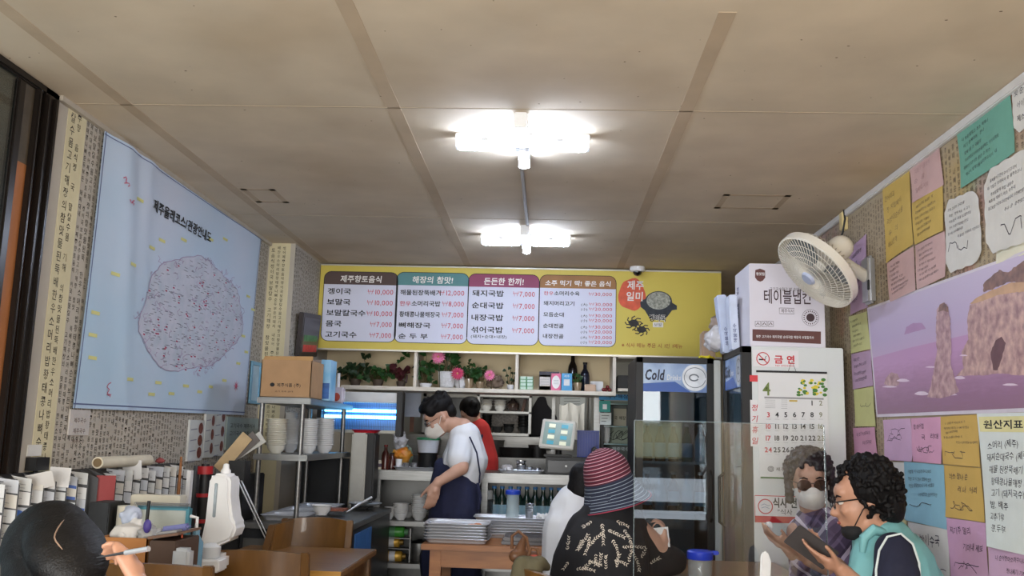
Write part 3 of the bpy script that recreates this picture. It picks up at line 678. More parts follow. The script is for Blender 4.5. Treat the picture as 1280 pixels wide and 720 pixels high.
# ------------------------------------------------------------ wall fan
FW = mat('fan_ivory', (226,220,206), .4, 0, .03)
fb = at(1090, 351, X=XR); FYb = fb.y
fan = thing('wall_fan', 'ivory wall fan with round wire guard on a silver bracket, above the fridge', 'fan', (XR, FYb, fb.z-.14))
bz = at(1090, 381, X=XR).z; tz = at(1090, 321, X=XR).z
MB().box(XR-.035, XR, FYb-.055, FYb+.05, bz, tz).build('bracket', mat('silver_bracket', (190,192,196), .3, .9), fan, bevel=.012)
MB().box(XR-.037, XR-.03, FYb-.058, FYb-.035, bz+.06, bz+.11).build('switch', BLACK, fan, bevel=.003)
gc = at(1021, 338, Y=FYb-.12); Fn = Vector((-.71, -.17, -.68)).normalized()
MG = Matrix.Translation(gc) @ Vector((0,0,1)).rotation_difference(Fn).to_matrix().to_4x4()
R_ = .205
mtr = MG @ Vector((0, 0, -.13))
MB().cap((0,0,-.07), (0,0,-.17), .062, .058, 20, MG).build('motor_housing', FW, fan, smooth=True)
MB().tube([MG @ Vector((0,0,-.12)), mtr + (Vector((XR-.03, FYb, fb.z+.0)) - mtr)*.45, Vector((XR-.03, FYb, fb.z+.02))], [.03, .027, .03], 16).build('arm', FW, fan, smooth=True)
MB().lathe([(R_-.004, -.025), (R_+.004, -.02), (R_+.004, .018), (R_-.004, .022), (R_-.008, 0), (R_-.004, -.025)], 64, MG).build('rim', FW, fan, smooth=True)
g = MB()
for i in range(1, 6):
    t = i/6; rr = .035 + (R_-.038)*t; z = .022 + .035*(1-t*t)
    g.tube([MG @ Vector((rr*cos(2*pi*k/48), rr*sin(2*pi*k/48), z)) for k in range(48)], .0013, 4, closed=True)
for k in range(64):
    a = 2*pi*k/64
    g.tube([MG @ Vector(((.03+(R_-.03)*t)*cos(a+.5*t), (.03+(R_-.03)*t)*sin(a+.5*t), .022+.036*(1-t*t))) for t in (0,.25,.5,.75,1)], .0014, 4)
tag(g.build('front_guard', FW, fan, smooth=True), kind='stuff')
g = MB()
for k in range(48):
    a = 2*pi*k/48
    g.tube([MG @ Vector((R_*cos(a), R_*sin(a), -.02)), MG @ Vector((R_*.85*cos(a), R_*.85*sin(a), -.055)), MG @ Vector((.05*cos(a), .05*sin(a), -.075))], .0014, 4)
tag(g.build('rear_guard', FW, fan, smooth=True), kind='stuff')
for k in range(3):
    bl_ = MB(); n = 10; vs = []
    for i in range(n+1):
        t = i/n; r = .03 + .15*t; w_ = .25 + .65*sin(pi*min(1, t*.75+.15))
        for s in (-1, 0, 1): a = 2*pi*k/3 + s*w_*.75 + t*.3; vs.append((r*cos(a), r*sin(a), -.01 + s*.018))
    fs = []
    for i in range(n):
        for s in (0, 1): fs.append((i*3+s, i*3+s+1, i*3+s+4, i*3+s+3))
    bl_.add(vs, fs, MG); bl_.build('blade', mat('blade_clear', (110,118,120), .3, alpha=.9), fan, smooth=True)
MB().lathe([(0.0,.072),(.028,.07),(.036,.06),(.036,.05)], 28, MG).build('centre_badge', mat('badge_blue_grey', (176,184,206), .4), fan, smooth=True)
# cord outlet on the wall above it
op = at(1057, 277, X=XR)
ot = thing('socket_box', 'small cream socket box with dark cord on the wall above the fan', 'socket', (XR, op.y, op.z-.05))
MB().box(XR-.03, XR, op.y-.04, op.y+.01, op.z-.05, op.z+.045).build('box', mat('cream_socket', (226,206,150), .45), ot, bevel=.004)
MB().tube([(XR-.02, op.y+.02, op.z+.1), (XR-.025, op.y-.045, op.z+.085), (XR-.02, op.y-.055, op.z+.0), (XR-.03, op.y-.04, op.z-.07), (XR-.05, op.y-.01, op.z-.13), tuple(MG @ Vector((0,0,-.2)))], .005, 8).build('cord', BLACK, ot, smooth=True)

# ------------------------------------------------------------ fridges
BLKF = mat('fridge_black', (12,13,15), .5, 0, .1); FRW = mat('fridge_white', (214,218,216), .4, 0, .02, 2)
BLUE = None
def fridge(label, x0, x1, y0, y1, zt, facing, seedv, shell=None):
    """glass door drinks fridge; facing 'front' (towards the tables) or 'left'"""
    if facing == 'front': M = Matrix.Translation((x0, y0, 0)); W, D = x1-x0, y1-y0
    else: M = Matrix.Translation((x0, y1, 0)) @ Matrix.Rotation(-pi/2, 4, 'Z'); W, D = y1-y0, x1-x0
    r = thing('drinks_fridge', label, 'fridge', ((x0+x1)/2, (y0+y1)/2, 0))
    def b(nm, m, *a, bevel=0, parent=None): return MB().box(*a, M).build(nm, m, parent or r, bevel=bevel)
    body = MB().box(0, .03, .05, D, .06, zt, M).box(W-.03, W, .05, D, .06, zt, M).box(.002, W-.002, D-.03, D-.001, .062, zt-.002, M).box(.002, W-.002, .052, D-.002, .062, .3, M).box(.002, W-.002, .052, D-.002, zt-.05, zt-.001, M)
    body.build('cabinet', shell or FRW, r, bevel=.004)
    b('base', BLKF, .02, W-.02, .04, D-.02, 0, .06)
    hz = zt - .20
    dr = MB().box(0, .04, 0, .05, .28, zt, M).box(W-.04, W, 0, .05, .28, zt, M).box(0, W, 0, .05, .28, .34, M).box(0, W, 0, .05, zt-.035, zt, M).build('door', BLKF, r, bevel=.003)
    MB().box(.04, W-.04, .015, .02, .34, hz, M).build('glass', clear_mat('fridge_glass', (.50,.60,.66), .02), dr)
    sg = MB().box(.04, W-.04, .008, .03, hz, zt-.035, M).build('header_sign', mat('header_blue', (190,212,236), .35, 0, 0, 5, col2=(70,110,180)), dr)
    fn = lambda u, v: M @ Vector((u, .006, v))
    sw = MB(); a, c = .04, W-.04; sw.add([fn(a, hz), fn(a+(c-a)*.75, hz), fn(a+(c-a)*.5, hz+.06), fn(a, hz+.045)], [(0,1,2,3)]); sw.build('printed_wave', mat('wave_blue', (44,92,176), .4), sg)
    sw = MB(); poly(sw, [(min(c, p[0]), min(zt-.04, max(hz+.001, p[1]))) for p in disc(c-.068, hz+.085, .075, .078, 28)], fn); sw.build('printed_can', mat('can_print', (190,194,200), .3, .3, .2, 14), sg)
    sw = MB(); ribbon(sw, [(min(c, p[0]), min(zt-.04, max(hz+.001, p[1]))) for p in disc(c-.068, hz+.085, .062, .058, 28)], .004, lambda u, v: M @ Vector((u, .005, v)))
    ribbon(sw, disc(c-.074, hz+.085, .026, .018, 16), .008, lambda u, v: M @ Vector((u, .0045, v))); sw.build('printed_can_ring', mat('ring_dark', (90,96,106), .3), sg)
    sw = MB(); write(sw, 'Cold', .085, lambda u, v: M @ Vector((u, .004, v)), a+.012, hz+.068, (c-a)*.31, off=.03, shear=.2); sw.build('lettering', mat('sign_navy', (24,30,60), .5), sg)
    sw = MB(); write(sw, 'Drinks', .045, lambda u, v: M @ Vector((u, .004, v)), a+.014+(c-a)*.335, hz+.068, (c-a)*.22, off=.01, shear=.2); sw.build('lettering', WHITE, sg)
    hx = W-.022 if facing == 'front' else .03
    MB().tube([M @ Vector((hx, 0, .86)), M @ Vector((hx, -.028, .88)), M @ Vector((hx, -.028, 1.12)), M @ Vector((hx, 0, 1.14))], .009, 8).build('handle', BLKF, dr, smooth=True)
    for z in (.34, .62, .9, 1.18, 1.42):
        if z > hz-.1: continue
        sh = MB().box(.03, W-.03, .06, .07, z-.006, z+.006, M).box(.03, W-.03, D-.07, D-.06, z-.006, z+.006, M)
        for k in range(14): sh.box(.04+k*(W-.08)/13-.002, .04+k*(W-.08)/13+.002, .06, D-.06, z-.002, z+.002, M)
        sh.build('wire_shelf', FRW, r)
    bxlit = MB().box(.032, W-.032, D-.035, D-.031, .32, zt-.06, M).build('inner_back', mat('fridge_inner', (170,184,190), .4), r)
    rr = random.Random(seedv)
    return r, M, W, D, hz
XF0 = at(928, 520, Y=4.66).x
zt2 = at(1000, 434, Y=4.66).z
y2 = at(903, 443, X=XF0).y
XF1 = min(XR-.005, at(1056, 500, Y=4.66).x)
r2, M2, W2, D2, hz2 = fridge('white sided glass door fridge facing left with a calendar and notices on its side', XF0, XF1, 4.66, y2, zt2, 'left', 4)
fY = 5.42
fx0 = at(795, 560, Y=fY).x; fx1 = at(893, 560, Y=fY).x; zt1 = at(850, 447, Y=fY).z
r1, M1, W1, D1, hz1 = fridge('black framed glass door drinks fridge facing the tables beside the menu board', fx0, fx1, fY, 6.0, zt1, 'front', 9, BLKF)
MB().box(fx1+.001, at(902, 560, Y=fY).x, fY+.01, 5.9, .02, zt1-.01).build('side_flange', FRW, r1, bevel=.004)
# drinks inside
def bottle(M, label, m, cap_m, h=.22, r=.031, nm='bottle', lm=None, group=None, cat='bottle', loc=(0,0,0)):
    o = thing(nm, label, cat, loc, group)
    T = Matrix.Translation(loc)
    MB().lathe([(0, 0), (r, 0), (r*1.02, .01), (r, h*.55), (r*.85, h*.66), (r*.42, h*.78), (r*.38, h*.93)], 16, T).build('glass_body', m, o, smooth=True)
    MB().lathe([(r*.45, h*.93), (r*.47, h*.94), (r*.47, h), (0, h)], 12, T).build('cap', cap_m, o, smooth=True)
    if lm: MB().lathe([(r*1.03, h*.12), (r*1.04, h*.13), (r*1.04, h*.48), (r*1.03, h*.49)], 16, T).build('label', lm, o, smooth=True)
    return o
SOJU = mat('soju_green', (54,122,96), .12, 0, .1, coat=.5); SOJUD = mat('bottle_dark_green', (28,52,48), .12, 0, .1, coat=.5); CLB = mat('clear_bottle', (176,200,210), .12, 0, .1, coat=.5)
CAPB = mat('cap_blue', (70,130,190), .4); CAPW = mat('cap_white', (225,225,225), .4); LBL = mat('label_skyblue', (160,200,220), .6, 0, .1, 40); CAPG = mat('cap_green', (60,140,80), .4); BRN = mat('bottle_brown', (70,38,20), .15, 0, .1, coat=.5)
rr = random.Random(5)
protos = {}
for z in (.90, 1.18):
    for k in range(5):
        x = fx0+.08+k*.078; kk = rr.choice(('s', 'c', 'b'))
        lab = {'s': 'green bottle standing inside the black framed fridge', 'c': 'clear bottle standing inside the black framed fridge', 'b': 'brown bottle standing inside the black framed fridge'}[kk]
        loc = Vector((x, fY+.16, z+.006))
        if kk not in protos: protos[kk] = bottle(None, lab, {'s': SOJU, 'c': CLB, 'b': BRN}[kk], CAPW, loc=loc, lm=LBL, group='drinks inside the black framed fridge')
        else: c = copy_tree(protos[kk]); c.location = loc
pr2 = None
for z in (.90, 1.18):
    for k in range(5):
        loc = Vector((XF0+.14, 4.78+k*.085, z+.006))
        if pr2 is None: pr2 = bottle(None, 'pale bottle standing inside the fridge with white sides', CLB, CAPG, loc=loc, lm=LBL, group='drinks inside the white sided fridge')
        else: copy_tree(pr2).location = loc

# notices and calendar on the white fridge side (facing the camera)
FYs = 4.66
def sheet(name, label, cat, px, col, Y=FYs, d=.003, **k):
    a, b, c, e = fr(*px, Y)
    o = thing(name, label, cat, ((a+b)/2, Y-d, c))
    MB().box(a, b, Y-d, Y, c, e).build('sheet', mat('sheet_%02x%02x%02x' % col, col, .6, 0, .02), o)
    return o, a, b, c, e
def pz(px, py, Y=FYs): p = at(px, py, Y=Y); return p.x, p.z
o, a, b, c, e = sheet('no_smoking_sign', 'white no smoking sign with red lettering at the top of the fridge side', 'sign', (941,438,998,459), (226,224,224))
f = front(FYs-.0035); t = MB(); u, v = pz(969, 450); write(t, '금 연', .045, f, u-.005, v-.014, .1, off=.03); write(t, 'NO SMOKING', .012, f, u, v-.032, .09)
u, v = pz(953.5, 448.5); ribbon(t, disc(u, v, .031, .031, 28) + [disc(u, v, .031, .031, 28)[0]], .0045, f); ribbon(t, [(u-.022, v+.022), (u+.022, v-.022)], .005, f); t.build('lettering', RED, o)
t = MB(); ribbon(t, [(u-.02, v-.004), (u+.012, v-.004)], .007, front(FYs-.0033)); ribbon(t, [(u+.014, v), (u+.012, v+.008), (u+.018, v+.014)], .003, front(FYs-.0033)); t.build('printed_cigarette', INK, o)
o, a, b, c, e = sheet('wall_calendar', 'white April calendar with black top bar hanging on the fridge side', 'calendar', (948,466,1035,599), (224,224,222), d=.006)
f = front(FYs-.0075)
MB().box(a-.008, b+.0, FYs-.009, FYs-.004, e-.002, e+.008).build('top_bar', BLACK, o)
MB().tube([((a+b)/2-.02, FYs-.004, e+.004), ((a+b)/2, FYs-.004, e+.06), ((a+b)/2+.02, FYs-.004, e+.004)], .0012, 5).build('hanger', BLACK, o)
zline = pz(960, 497)[1]
MB().add([f(a+.03, zline-.004), f(b-.02, zline-.004), f(b-.02, zline+.004), f(a+.03, zline+.004)], [(0,1,2,3)]).build('printed_rule', mat('rule_grey', (150,150,150), .6), o)
t = MB(); u, v = pz(953, 494); write(t, '4', .09, f, u, v, .038, off=.012); t.build('lettering', mat('olive_green', (112,130,66), .6), o)
fm = MB(); fm2 = MB(); r3 = random.Random(2)
for k in range(46):
    px = r3.uniform(997, 1032); py = 494 - r3.random()*(20 if 1002 < px < 1030 else 8)
    u, v = pz(px, py); s = r3.uniform(.006, .014); (fm if r3.random() < .55 else fm2).add([front(FYs-.0075 - k*.00002)(*p) for p in disc(u, v, s, s*.7, 7, r3.random())], [tuple(range(7))[::-1]])
fm.build('printed_leaves', mat('print_leaf', (70,124,50), .6), o); fm2.build('printed_flowers', mat('print_flower', (220,200,60), .6), o)
gold = MB(); u, v = pz(986, 501); gold.add([f(u, v-.004), f(u+.04, v-.004), f(u+.04, v+.004), f(u, v+.004)], [(0,1,2,3)]); gold.build('printed_bar', mat('print_gold', (200,170,70), .6), o)
days = {0: MB(), 1: MB(), 2: MB()}
for d_ in range(1, 31):
    wd = (d_+4) % 7; row = (d_+4)//7
    px = 960 + wd*10.9; py = 503.5 + row*14.6
    u, v = pz(px, py); s = str(d_); wdt = .017 if d_ < 10 else .031
    vs_ = txt(s, off=.02)[0]; wdt = (max(p[0] for p in vs_)+min(p[0] for p in vs_))*.034
    write(days[1 if wd == 0 else 2 if wd == 6 else 0], s, .034, f, u-wdt/2, v-.013, off=.02)
days[0].build('weekday_numbers', INK, o); days[1].build('sunday_numbers', RED, o); days[2].build('saturday_numbers', mat('grey_olive', (140,140,116), .6), o)
sm = MB(); 
for k in range(5):
    u, v = pz(956, 500+k*2.4); ribbon(sm, [(u, v), (u+.05, v)], .0015, f); u, v = pz(976, 500+k*2.6); ribbon(sm, [(u, v), (u+.03, v)], .0015, f)
for row in range(1, 5):
    for wd in range(7):
        u, v = pz(960+wd*10.9, 509.5+row*14.6); ribbon(sm, [(u-.012, v), (u+.012, v)], .0012, f)
sm.build('printed_fine_lines', mat('fine_grey', (150,150,150), .6), o)
t = MB(); u, v = pz(958, 586); ribbon(t, disc(u+.02, v, .014, .012, 14) + disc(u+.02, v, .007, .006, 14), .003, f); write(t, '제주해물식', .02, f, u+.045, v-.008, .11); t.build('footer_lettering', INK, o)
MB().box(a+.005, b-.18, FYs-.0078, FYs-.006, c, c+.008).build('printed_green_strip', mat('strip_green', (60,110,50), .6), o)
# the strip of red handwriting left of the calendar
o, a, b, c, e = sheet('rest_day_strip', 'narrow white strip with red vertical writing left of the calendar', 'sign', (938,500,949.5,558), (226,224,222), d=.002)
t = MB(); f = front(FYs-.0025)
for i, chh in enumerate('정기휴일'): write(t, chh, .036, f, a+.007, e-.052-i*.054, .03, off=.01, shear=.15)
t.build('lettering', RED, o)
a, b, c, e = fr(937, 469, 947, 477, FYs); tag(bx('red_sticker', mat('sticker_red', (214,60,66), .5), None, a, b, FYs-.002, FYs, c, e), 'small red sticker at the upper left of the fridge side', 'sticker')
# notice bottom
o, a, b, c, e = sheet('meal_notice', 'white notice with red band and ringed picture on the fridge side behind the plaid shirt', 'sign', (943,620,1030,654), (230,226,226))
f = front(FYs-.0035); zb = pz(960, 645)[1]
MB().add([f(a, c), f(b, c), f(b, zb), f(a, zb)], [(0,1,2,3)]).build('printed_red_band', RED, o)
t = MB(); ribbon(t, [(a+.002, c), (a+.002, e-.002), (b, e-.002)], .004, f); u, v = pz(956.5, 633); f2 = front(FYs-.004); ribbon(t, disc(u, v, .034, .034, 28) + [disc(u, v, .034, .034, 28)[0]], .005, f2); t.build('printed_ring', RED, o)
t = MB(); ribbon(t, [(u-.02, v+.005), (u-.005, v+.012), (u+.012, v+.004), (u+.022, v+.006)], .002, f2); ribbon(t, [(u-.02, v-.008), (u, v-.002), (u+.02, v-.01)], .002, f2); t.build('printed_drawing', mat('fine_blue', (90,130,160), .6), o)
t = MB(); u, v = pz(966, 632); write(t, '식사 전', .05, f2, u, v-.004, .115, off=.03); u, v = pz(972, 641); write(t, '"식사', .03, f2, u, v-.006, .07); t.build('lettering', INK, o)
a, b, c, e = fr(930, 557, 940, 560, FYs); 
# ------------------------------------------------------------ things on top of the fridges
NBX = mat('carton_white', (222,218,226), .7, 0, .02)
nY = 4.70
a, b, c, e = fr(937, 327, 1032, 434, nY)
a = at(937, 380, Y=nY).x; b = at(1031, 390, Y=nY).x; c = zt2+.001; e = at(985, 330, Y=nY).z
nb = thing('napkin_carton', 'tall white table napkin carton with brown band on top of the fridge', 'carton', ((a+b)/2, nY+.17, c))
MB().box(a, b, nY, nY+.36, c, e).build('carton', NBX, nb, bevel=.003)
f = front(nY-.0015)
def nz_(px, py): p = at(px, py, Y=nY); return p.x, p.z
MB().add([f(*nz_(940.5,411.5)), f(*nz_(940.5,425.5))[:0] or f(*nz_(940.5,426)), f(*nz_(1026,430)), f(*nz_(1026,414.5))], [(0,1,2,3)]).build('printed_band', mat('carton_brown', (104,66,62), .7), nb)
t = MB(); u, v = nz_(955, 377); write(t, '테이블냅킨', .082, f, u, v-.003, .235, off=.012); u, v = nz_(962, 363); write(t, '고기국수말고 밥 순대국수', .02, f, u, v, .18); u, v = nz_(976.5, 390.5); write(t, '제주식사', .022, f, u, v, .062)
u, v = nz_(974, 385); ribbon(t, [(u, v), (u+.075, v), (u+.075, v-.029), (u, v-.029), (u, v)], .002, f)
u, v = nz_(1013, 397)
ribbon(t, disc(u, v, .042, .042, 30) + [disc(u, v, .042, .042, 30)[0]], .0015, f); poly(t, disc(u, v, .021, .021, 20), lambda x, y: (x, nY-.0015, y))
for k in range(20):
    an = 2*pi*k/20; ribbon(t, [(u+.028*cos(an), v+.028*sin(an)), (u+.036*cos(an), v+.036*sin(an))], .004, f)
for k, px in enumerate((944, 952, 960)):
    u, v = nz_(px, 408); w_ = .027; ribbon(t, [(u, v), (u+w_, v), (u+w_, v+w_), (u, v+w_), (u, v)], .002, f); ribbon(t, [(u+.006, v+.008), (u+w_/2, v+.02), (u+.021, v+.008)], .004, f)
t.build('lettering', mat('carton_ink', (70,52,56), .7), nb)
t = MB(); u, v = nz_(950, 344); 
sh = [(u-.024, v+.026), (u-.012, v+.03), (u, v+.034), (u+.012, v+.03), (u+.026, v+.024), (u+.026, v-.012), (u+.014, v-.028), (u, v-.034), (u-.014, v-.028), (u-.026, v-.012)]
t.add([f(*p) for p in sh[::-1]], [tuple(range(10))]); t.build('printed_shield', _m['carton_brown'], nb)
t = MB(); write(t, '참맛집', .017, front(nY-.002), u-.02, v, .042, off=.02); u, v = nz_(945, 420.5); write(t, '제주 고기국수 돼지국밥 순대국밥 해장국 보말칼국수', .016, front(nY-.002), u, v-.006, .29, off=.01); t.build('lettering', WHITE, nb)
fs_ = lambda u, v: (a-.0015, u, v)
t = MB()
for k, s in enumerate(('제주국수', '해장국밥', '순대')):
    vs, fs = txt(s, off=.02); t.add([(a-.0015, nY+.30-.0*p[0]-.045*p[1]-.12*k*0, c+.05+k*.13+p[0]*.022) for p in vs], fs)
t.build('side_lettering', mat('side_blue', (60,70,120), .6), nb)
# packets stacked left of the carton (white sleeves, bag of cups)
pY = 4.95
for i, (x0, x1, y0, y1, col, lab, Y) in enumerate(((915, 925, 368, 437, (206,214,232), 'white and blue paper sleeve standing next to the napkin carton', 4.9), (904, 916, 368, 440, (196,206,228), 'tall pale blue sleeve with writing, left of the white one', 5.05))):
    a_, b_, c_, e_ = fr(x0, y0, x1, y1, Y); c_ = zt2+.001
    r = thing('paper_sleeve', lab, 'packet', ((a_+b_)/2, Y, c_))
    M = Matrix.Translation(((a_+b_)/2, Y, c_)) @ Matrix.Rotation(radians(-3-3*i), 4, 'Y')
    MB().box(-(b_-a_)/2, (b_-a_)/2, 0, .1, 0.002, e_-c_, M).build('sleeve', mat('sleeve_%d' % i, col, .5, 0, .06, 20), r, bevel=.006)
    t = MB(); vs, fs = txt('해물국수', off=.01); t.add([M @ Vector(((b_-a_)*.15-p[1]*.02, -.001, .04+p[0]*.028)) for p in vs], fs); t.build('lettering', _m['side_blue'], r)
bagm = mat('clear_bag', (214,212,214), .25, 0, .08, 20, .5, 30, alpha=.75)
def crumple(name, label, cat, c, r, m, seedv, parent=None, n=24, voxel=.012, grp=None):
    rr = random.Random(seedv); mb = MB()
    mb.ell(c, tuple(q*.85 for q in r), seg=8)
    for k in range(n):
        th = rr.uniform(0, 2*pi); ph = rr.uniform(-.8, 1.2); d = Vector((cos(th)*cos(ph)*r[0], sin(th)*cos(ph)*r[1], sin(ph)*r[2]))*.8
        mb.ell(Vector(c)+d, tuple(q*rr.uniform(.25, .5) for q in r), (rr.random()*3, rr.random()*3, 0), seg=4)
    o = mb.build(name, m, parent, voxel=voxel*.8, sm=1)
    if label: tag(o, label, cat, grp)
    return o
p = at(896, 420, Y=5.12); crumple('cup_bag', 'crumpled clear bag of cups on the fridge beside the paper sleeves', 'bag', (p.x, p.y+.05, zt2+.085), (.055, .09, .09), bagm, 3)
p = at(895, 392, Y=5.12); crumple('bag_top', None, None, (p.x+.01, p.y+.05, zt2+.17), (.045, .06, .05), mat('taupe_plastic', (150,134,122), .35, 0, .1, .5), 4, parent=bpy.data.objects['cup_bag'])
p = at(886, 425, Y=5.5); q = zt1+.001
r = tag(MB().box(p.x-.04, p.x+.04, 5.5, 5.6, q, q+.17).build('brown_packet', mat('kraft_packet', (176,150,128), .6, 0, .1, .5), bevel=.012), 'pinkish brown packet standing on the black framed fridge', 'packet')
p = at(880, 443, Y=5.46); crumple('yellow_cloth', 'small yellow cloth lying on the corner of the black framed fridge', 'cloth', (p.x+.02, 5.5, zt1+.012), (.05, .035, .012), mat('cloth_yellow', (222,204,40), .8), 9, voxel=.005)
# ------------------------------------------------------------ shelf niche under the board
NY0, NY1 = 6.45, 6.80
WSH = mat('shelf_white', (222,214,200), .5, 0, .03)
zs = at(640, 486.5, Y=NY0).z
zn1 = bz0 - .005
xL, xR = at(426, 485, Y=NY0).x, at(770, 485, Y=NY0).x
sh = thing('wall_shelf', 'long white shelf with dividers full of plants below the menu board', 'shelf', ((xL+xR)/2, NY1, zs))
MB().box(xL, xR, NY0, NY1, zs-.028, zs).build('board', WSH, sh, bevel=.002)
MB().box(xL-.3, xR+.02, NY1, NY1+.02, zs-.02, zn1+.7).build('back_panel', CREAM, sh)
for px in (519, 646, 768):
    x = at(px, 465, Y=NY0).x; MB().box(x-.011, x+.011, NY0, NY1, zs, zn1+.01).build('divider', WSH, sh)
Z0 = zs + .001
def leafmesh(mb, p, d, up, L, W, cup=.25):
    d = d.normalized(); s = d.cross(up).normalized(); n = s.cross(d).normalized()
    pts = [(0,0), (.12,.38), (.4,.5), (.72,.3), (1,0), (.72,-.3), (.4,-.5), (.12,-.38)]
    vs = [p + d*(a*L) + s*(b*W) + n*(-cup*L*(a*a) + abs(b)*W*.25) for a, b in pts] + [p + d*(.45*L) - n*(cup*L*.2)]
    mb.add(vs, [(8, i, (i+1) % 8) for i in range(8)])
def plant(name, label, px, py0, py1, Y, nleaf, spread, m, seedv, pot=None, cat='plant', Ls=.045, height=None, trail=None, grp=None):
    rr = random.Random(seedv); b = at(px, 484, Y=Y); zt_ = at(px, py0, Y=Y).z; h = zt_ - Z0
    r = thing(name, label, cat, (b.x, Y, Z0), grp)
    ph = 0
    if pot:
        rad, ph, pm, kind = pot
        if kind == 'lattice':
            MB().lathe([(rad*.8, 0), (rad, ph), (rad*1.05, ph), (rad*1.0, ph-.008), (.001, ph-.012)], 20, Matrix.Translation((b.x, Y, Z0+.006))).build('pot', pm, r, smooth=True, angle=30)
            lt = MB()
            for k in range(16):
                a = 2*pi*k/16
                lt.tube([(b.x+rad*.82*cos(a), Y+rad*.82*sin(a), Z0+.01), (b.x+rad*1.03*cos(a), Y+rad*1.03*sin(a), Z0+ph)], .002, 4)
            for q in range(4): lt.tube([(b.x+rad*(.86+.05*q)*cos(2*pi*k/20), Y+rad*(.86+.05*q)*sin(2*pi*k/20), Z0+ph*(.2+.22*q)) for k in range(20)], .002, 4, closed=True)
            tag(lt.build('lattice', WHITE, r), kind='stuff')
        else: MB().lathe([(rad*.75, 0), (rad*.95, ph*.6), (rad, ph), (rad*.9, ph), (rad*.85, ph-.01), (.001, ph-.012)], 18, Matrix.Translation((b.x, Y, Z0))).build('pot', pm, r, smooth=True, angle=50)
    st = MB(); lf_ = MB()
    for k in range(nleaf):
        a = rr.uniform(0, 2*pi); tx = b.x + rr.uniform(-1, 1)*spread; ty = min(NY1-.05, Y + rr.uniform(-.05, .08)); tz = Z0 + ph + max(.015, (h-ph)*rr.random()**.8*(1 - .35*abs(tx-b.x)/spread))
        o_ = Vector((b.x + (tx-b.x)*.4, Y, Z0+ph*.9)); e = Vector((tx, ty, tz)); mid = (o_+e)/2 + Vector((0, 0, .02))
        st.tube([o_, mid, e], [.002, .0018, .0015], 4)
        d = Vector((rr.uniform(-1, 1), rr.uniform(-1, .2), rr.uniform(-.7, .5)))
        leafmesh(lf_, e, d, Vector((rr.uniform(-.3,.3), -1, .6)).normalized(), Ls*rr.uniform(.7, 1.2), Ls*rr.uniform(.7, 1.0))
    if trail:
        pts = [at(x, y, Y=Y-.03) for x, y in trail]; st.tube(pts, .0022, 5)
        for p in pts[1:]:
            for q in range(2): leafmesh(lf_, p, Vector((rr.uniform(-1,1), -.5, rr.uniform(-.6,.6))), Vector((0,-1,.5)), Ls, Ls*.85)
    st.build('stems', mat('stem_brown', (78,70,40), .6), r); tag(lf_.build('leaves', m, r, smooth=True, angle=60), kind='stuff')
    return r
REDL = mat('leaf_maroon', (84,36,40), .45, 0, 0, 20, col2=(54,26,30)); DKL = mat('leaf_dark', (40,64,34), .45, 0, 0, 26, col2=(28,46,26))
TERR = mat('terracotta', (74,60,48), .7); WPOT = mat('white_pot', (220,220,222), .4); JAR = mat('jar_tinted', (150,130,104), .15, 0, .2, 30, coat=.6)
plant('trailing_plant', 'dark green leafy plant at the left end of the plant shelf', 444, 452, 484, 6.58, 60, .10, DKL, 1, (.04,.05,TERR,'p'), trail=[(452,470),(457,458),(455,446),(459,443)])
plant('trailing_plant', 'bushy green vine whose long shoot climbs up over the divider', 472, 459, 484, 6.6, 60, .11, GREENL, 2, (.04,.05,TERR,'p'), trail=[(474,470),(488,460),(500,450),(508,443),(515,438),(524,436)])
plant('dark_leaf_plant', 'maroon leaved plant left of the first shelf divider', 501, 455, 484, 6.56, 16, .055, REDL, 3, (.035,.04,TERR,'p'), Ls=.07)
plant('leafy_plant', 'green plant in a white saucer just right of the first divider', 532, 444, 484, 6.56, 40, .07, GREENL, 4, (.045,.03,WPOT,'p'), trail=[(528,470),(526,455),(522,440),(530,436)])
plant('leafy_plant', 'tall green plant in a white lattice pot beside the pink flower', 558, 438, 484, 6.56, 26, .07, GREENL, 5, (.06,.11,WPOT,'lattice'), trail=[(562,462),(566,450),(561,440),(573,444),(570,450)])
plant('jar_plant', 'small green plant in a brown tinted jar in the middle of the shelf', 586, 452, 484, 6.56, 26, .055, GREENL, 6, (.034,.07,JAR,'p'), Ls=.035)
plant('jar_plant', 'broad leaved plant in a short glass jar beside the rough stone', 600, 455, 484, 6.55, 18, .045, GREENL, 7, (.032,.05,JAR,'p'), Ls=.055)
plant('twiggy_plant', 'sparse twiggy plant with few dark leaves left of the second divider', 638, 456, 484, 6.56, 9, .045, DKL, 8, (.025,.035,WPOT,'p'), Ls=.03)
def flower(label, px, py, Y, R, m, seedv):
    c = at(px, py, Y=Y); rr = random.Random(seedv); r = thing('pink_flower', label, 'flower', (c.x, Y, Z0))
    pt = MB()
    for ring, (n_, L, up) in enumerate(((16, R, .15), (12, R*.75, .5), (8, R*.45, .9))):
        for k in range(n_):
            a = 2*pi*k/n_ + ring*.3; d = Vector((cos(a), -up, sin(a))); leafmesh(pt, c + Vector((0, -.004*ring, 0)), d, Vector((0,-1,0)), L, R*.38, .1)
    tag(pt.build('petals', m, r), kind='stuff'); MB().ell(c + Vector((0,-.012,0)), .008).build('flower_centre', mat('pollen', (220,170,120), .6), r)
    MB().tube([c, (c.x+.01, Y+.02, (c.z+Z0)/2+.01), (c.x+.015, Y+.02, Z0)], .0025, 5).build('stem', _m['stem_brown'], r)
PK = mat('petal_pink', (232,130,170), .6, 0, .1, 30); PK2 = mat('petal_deep', (206,70,110), .6, 0, .15, 30)
flower('round pale pink flower highest on the shelf', 548, 446, 6.5, .055, PK, 1)
flower('deep pink flower drooping over the white vase', 572, 467, 6.5, .05, PK2, 2)
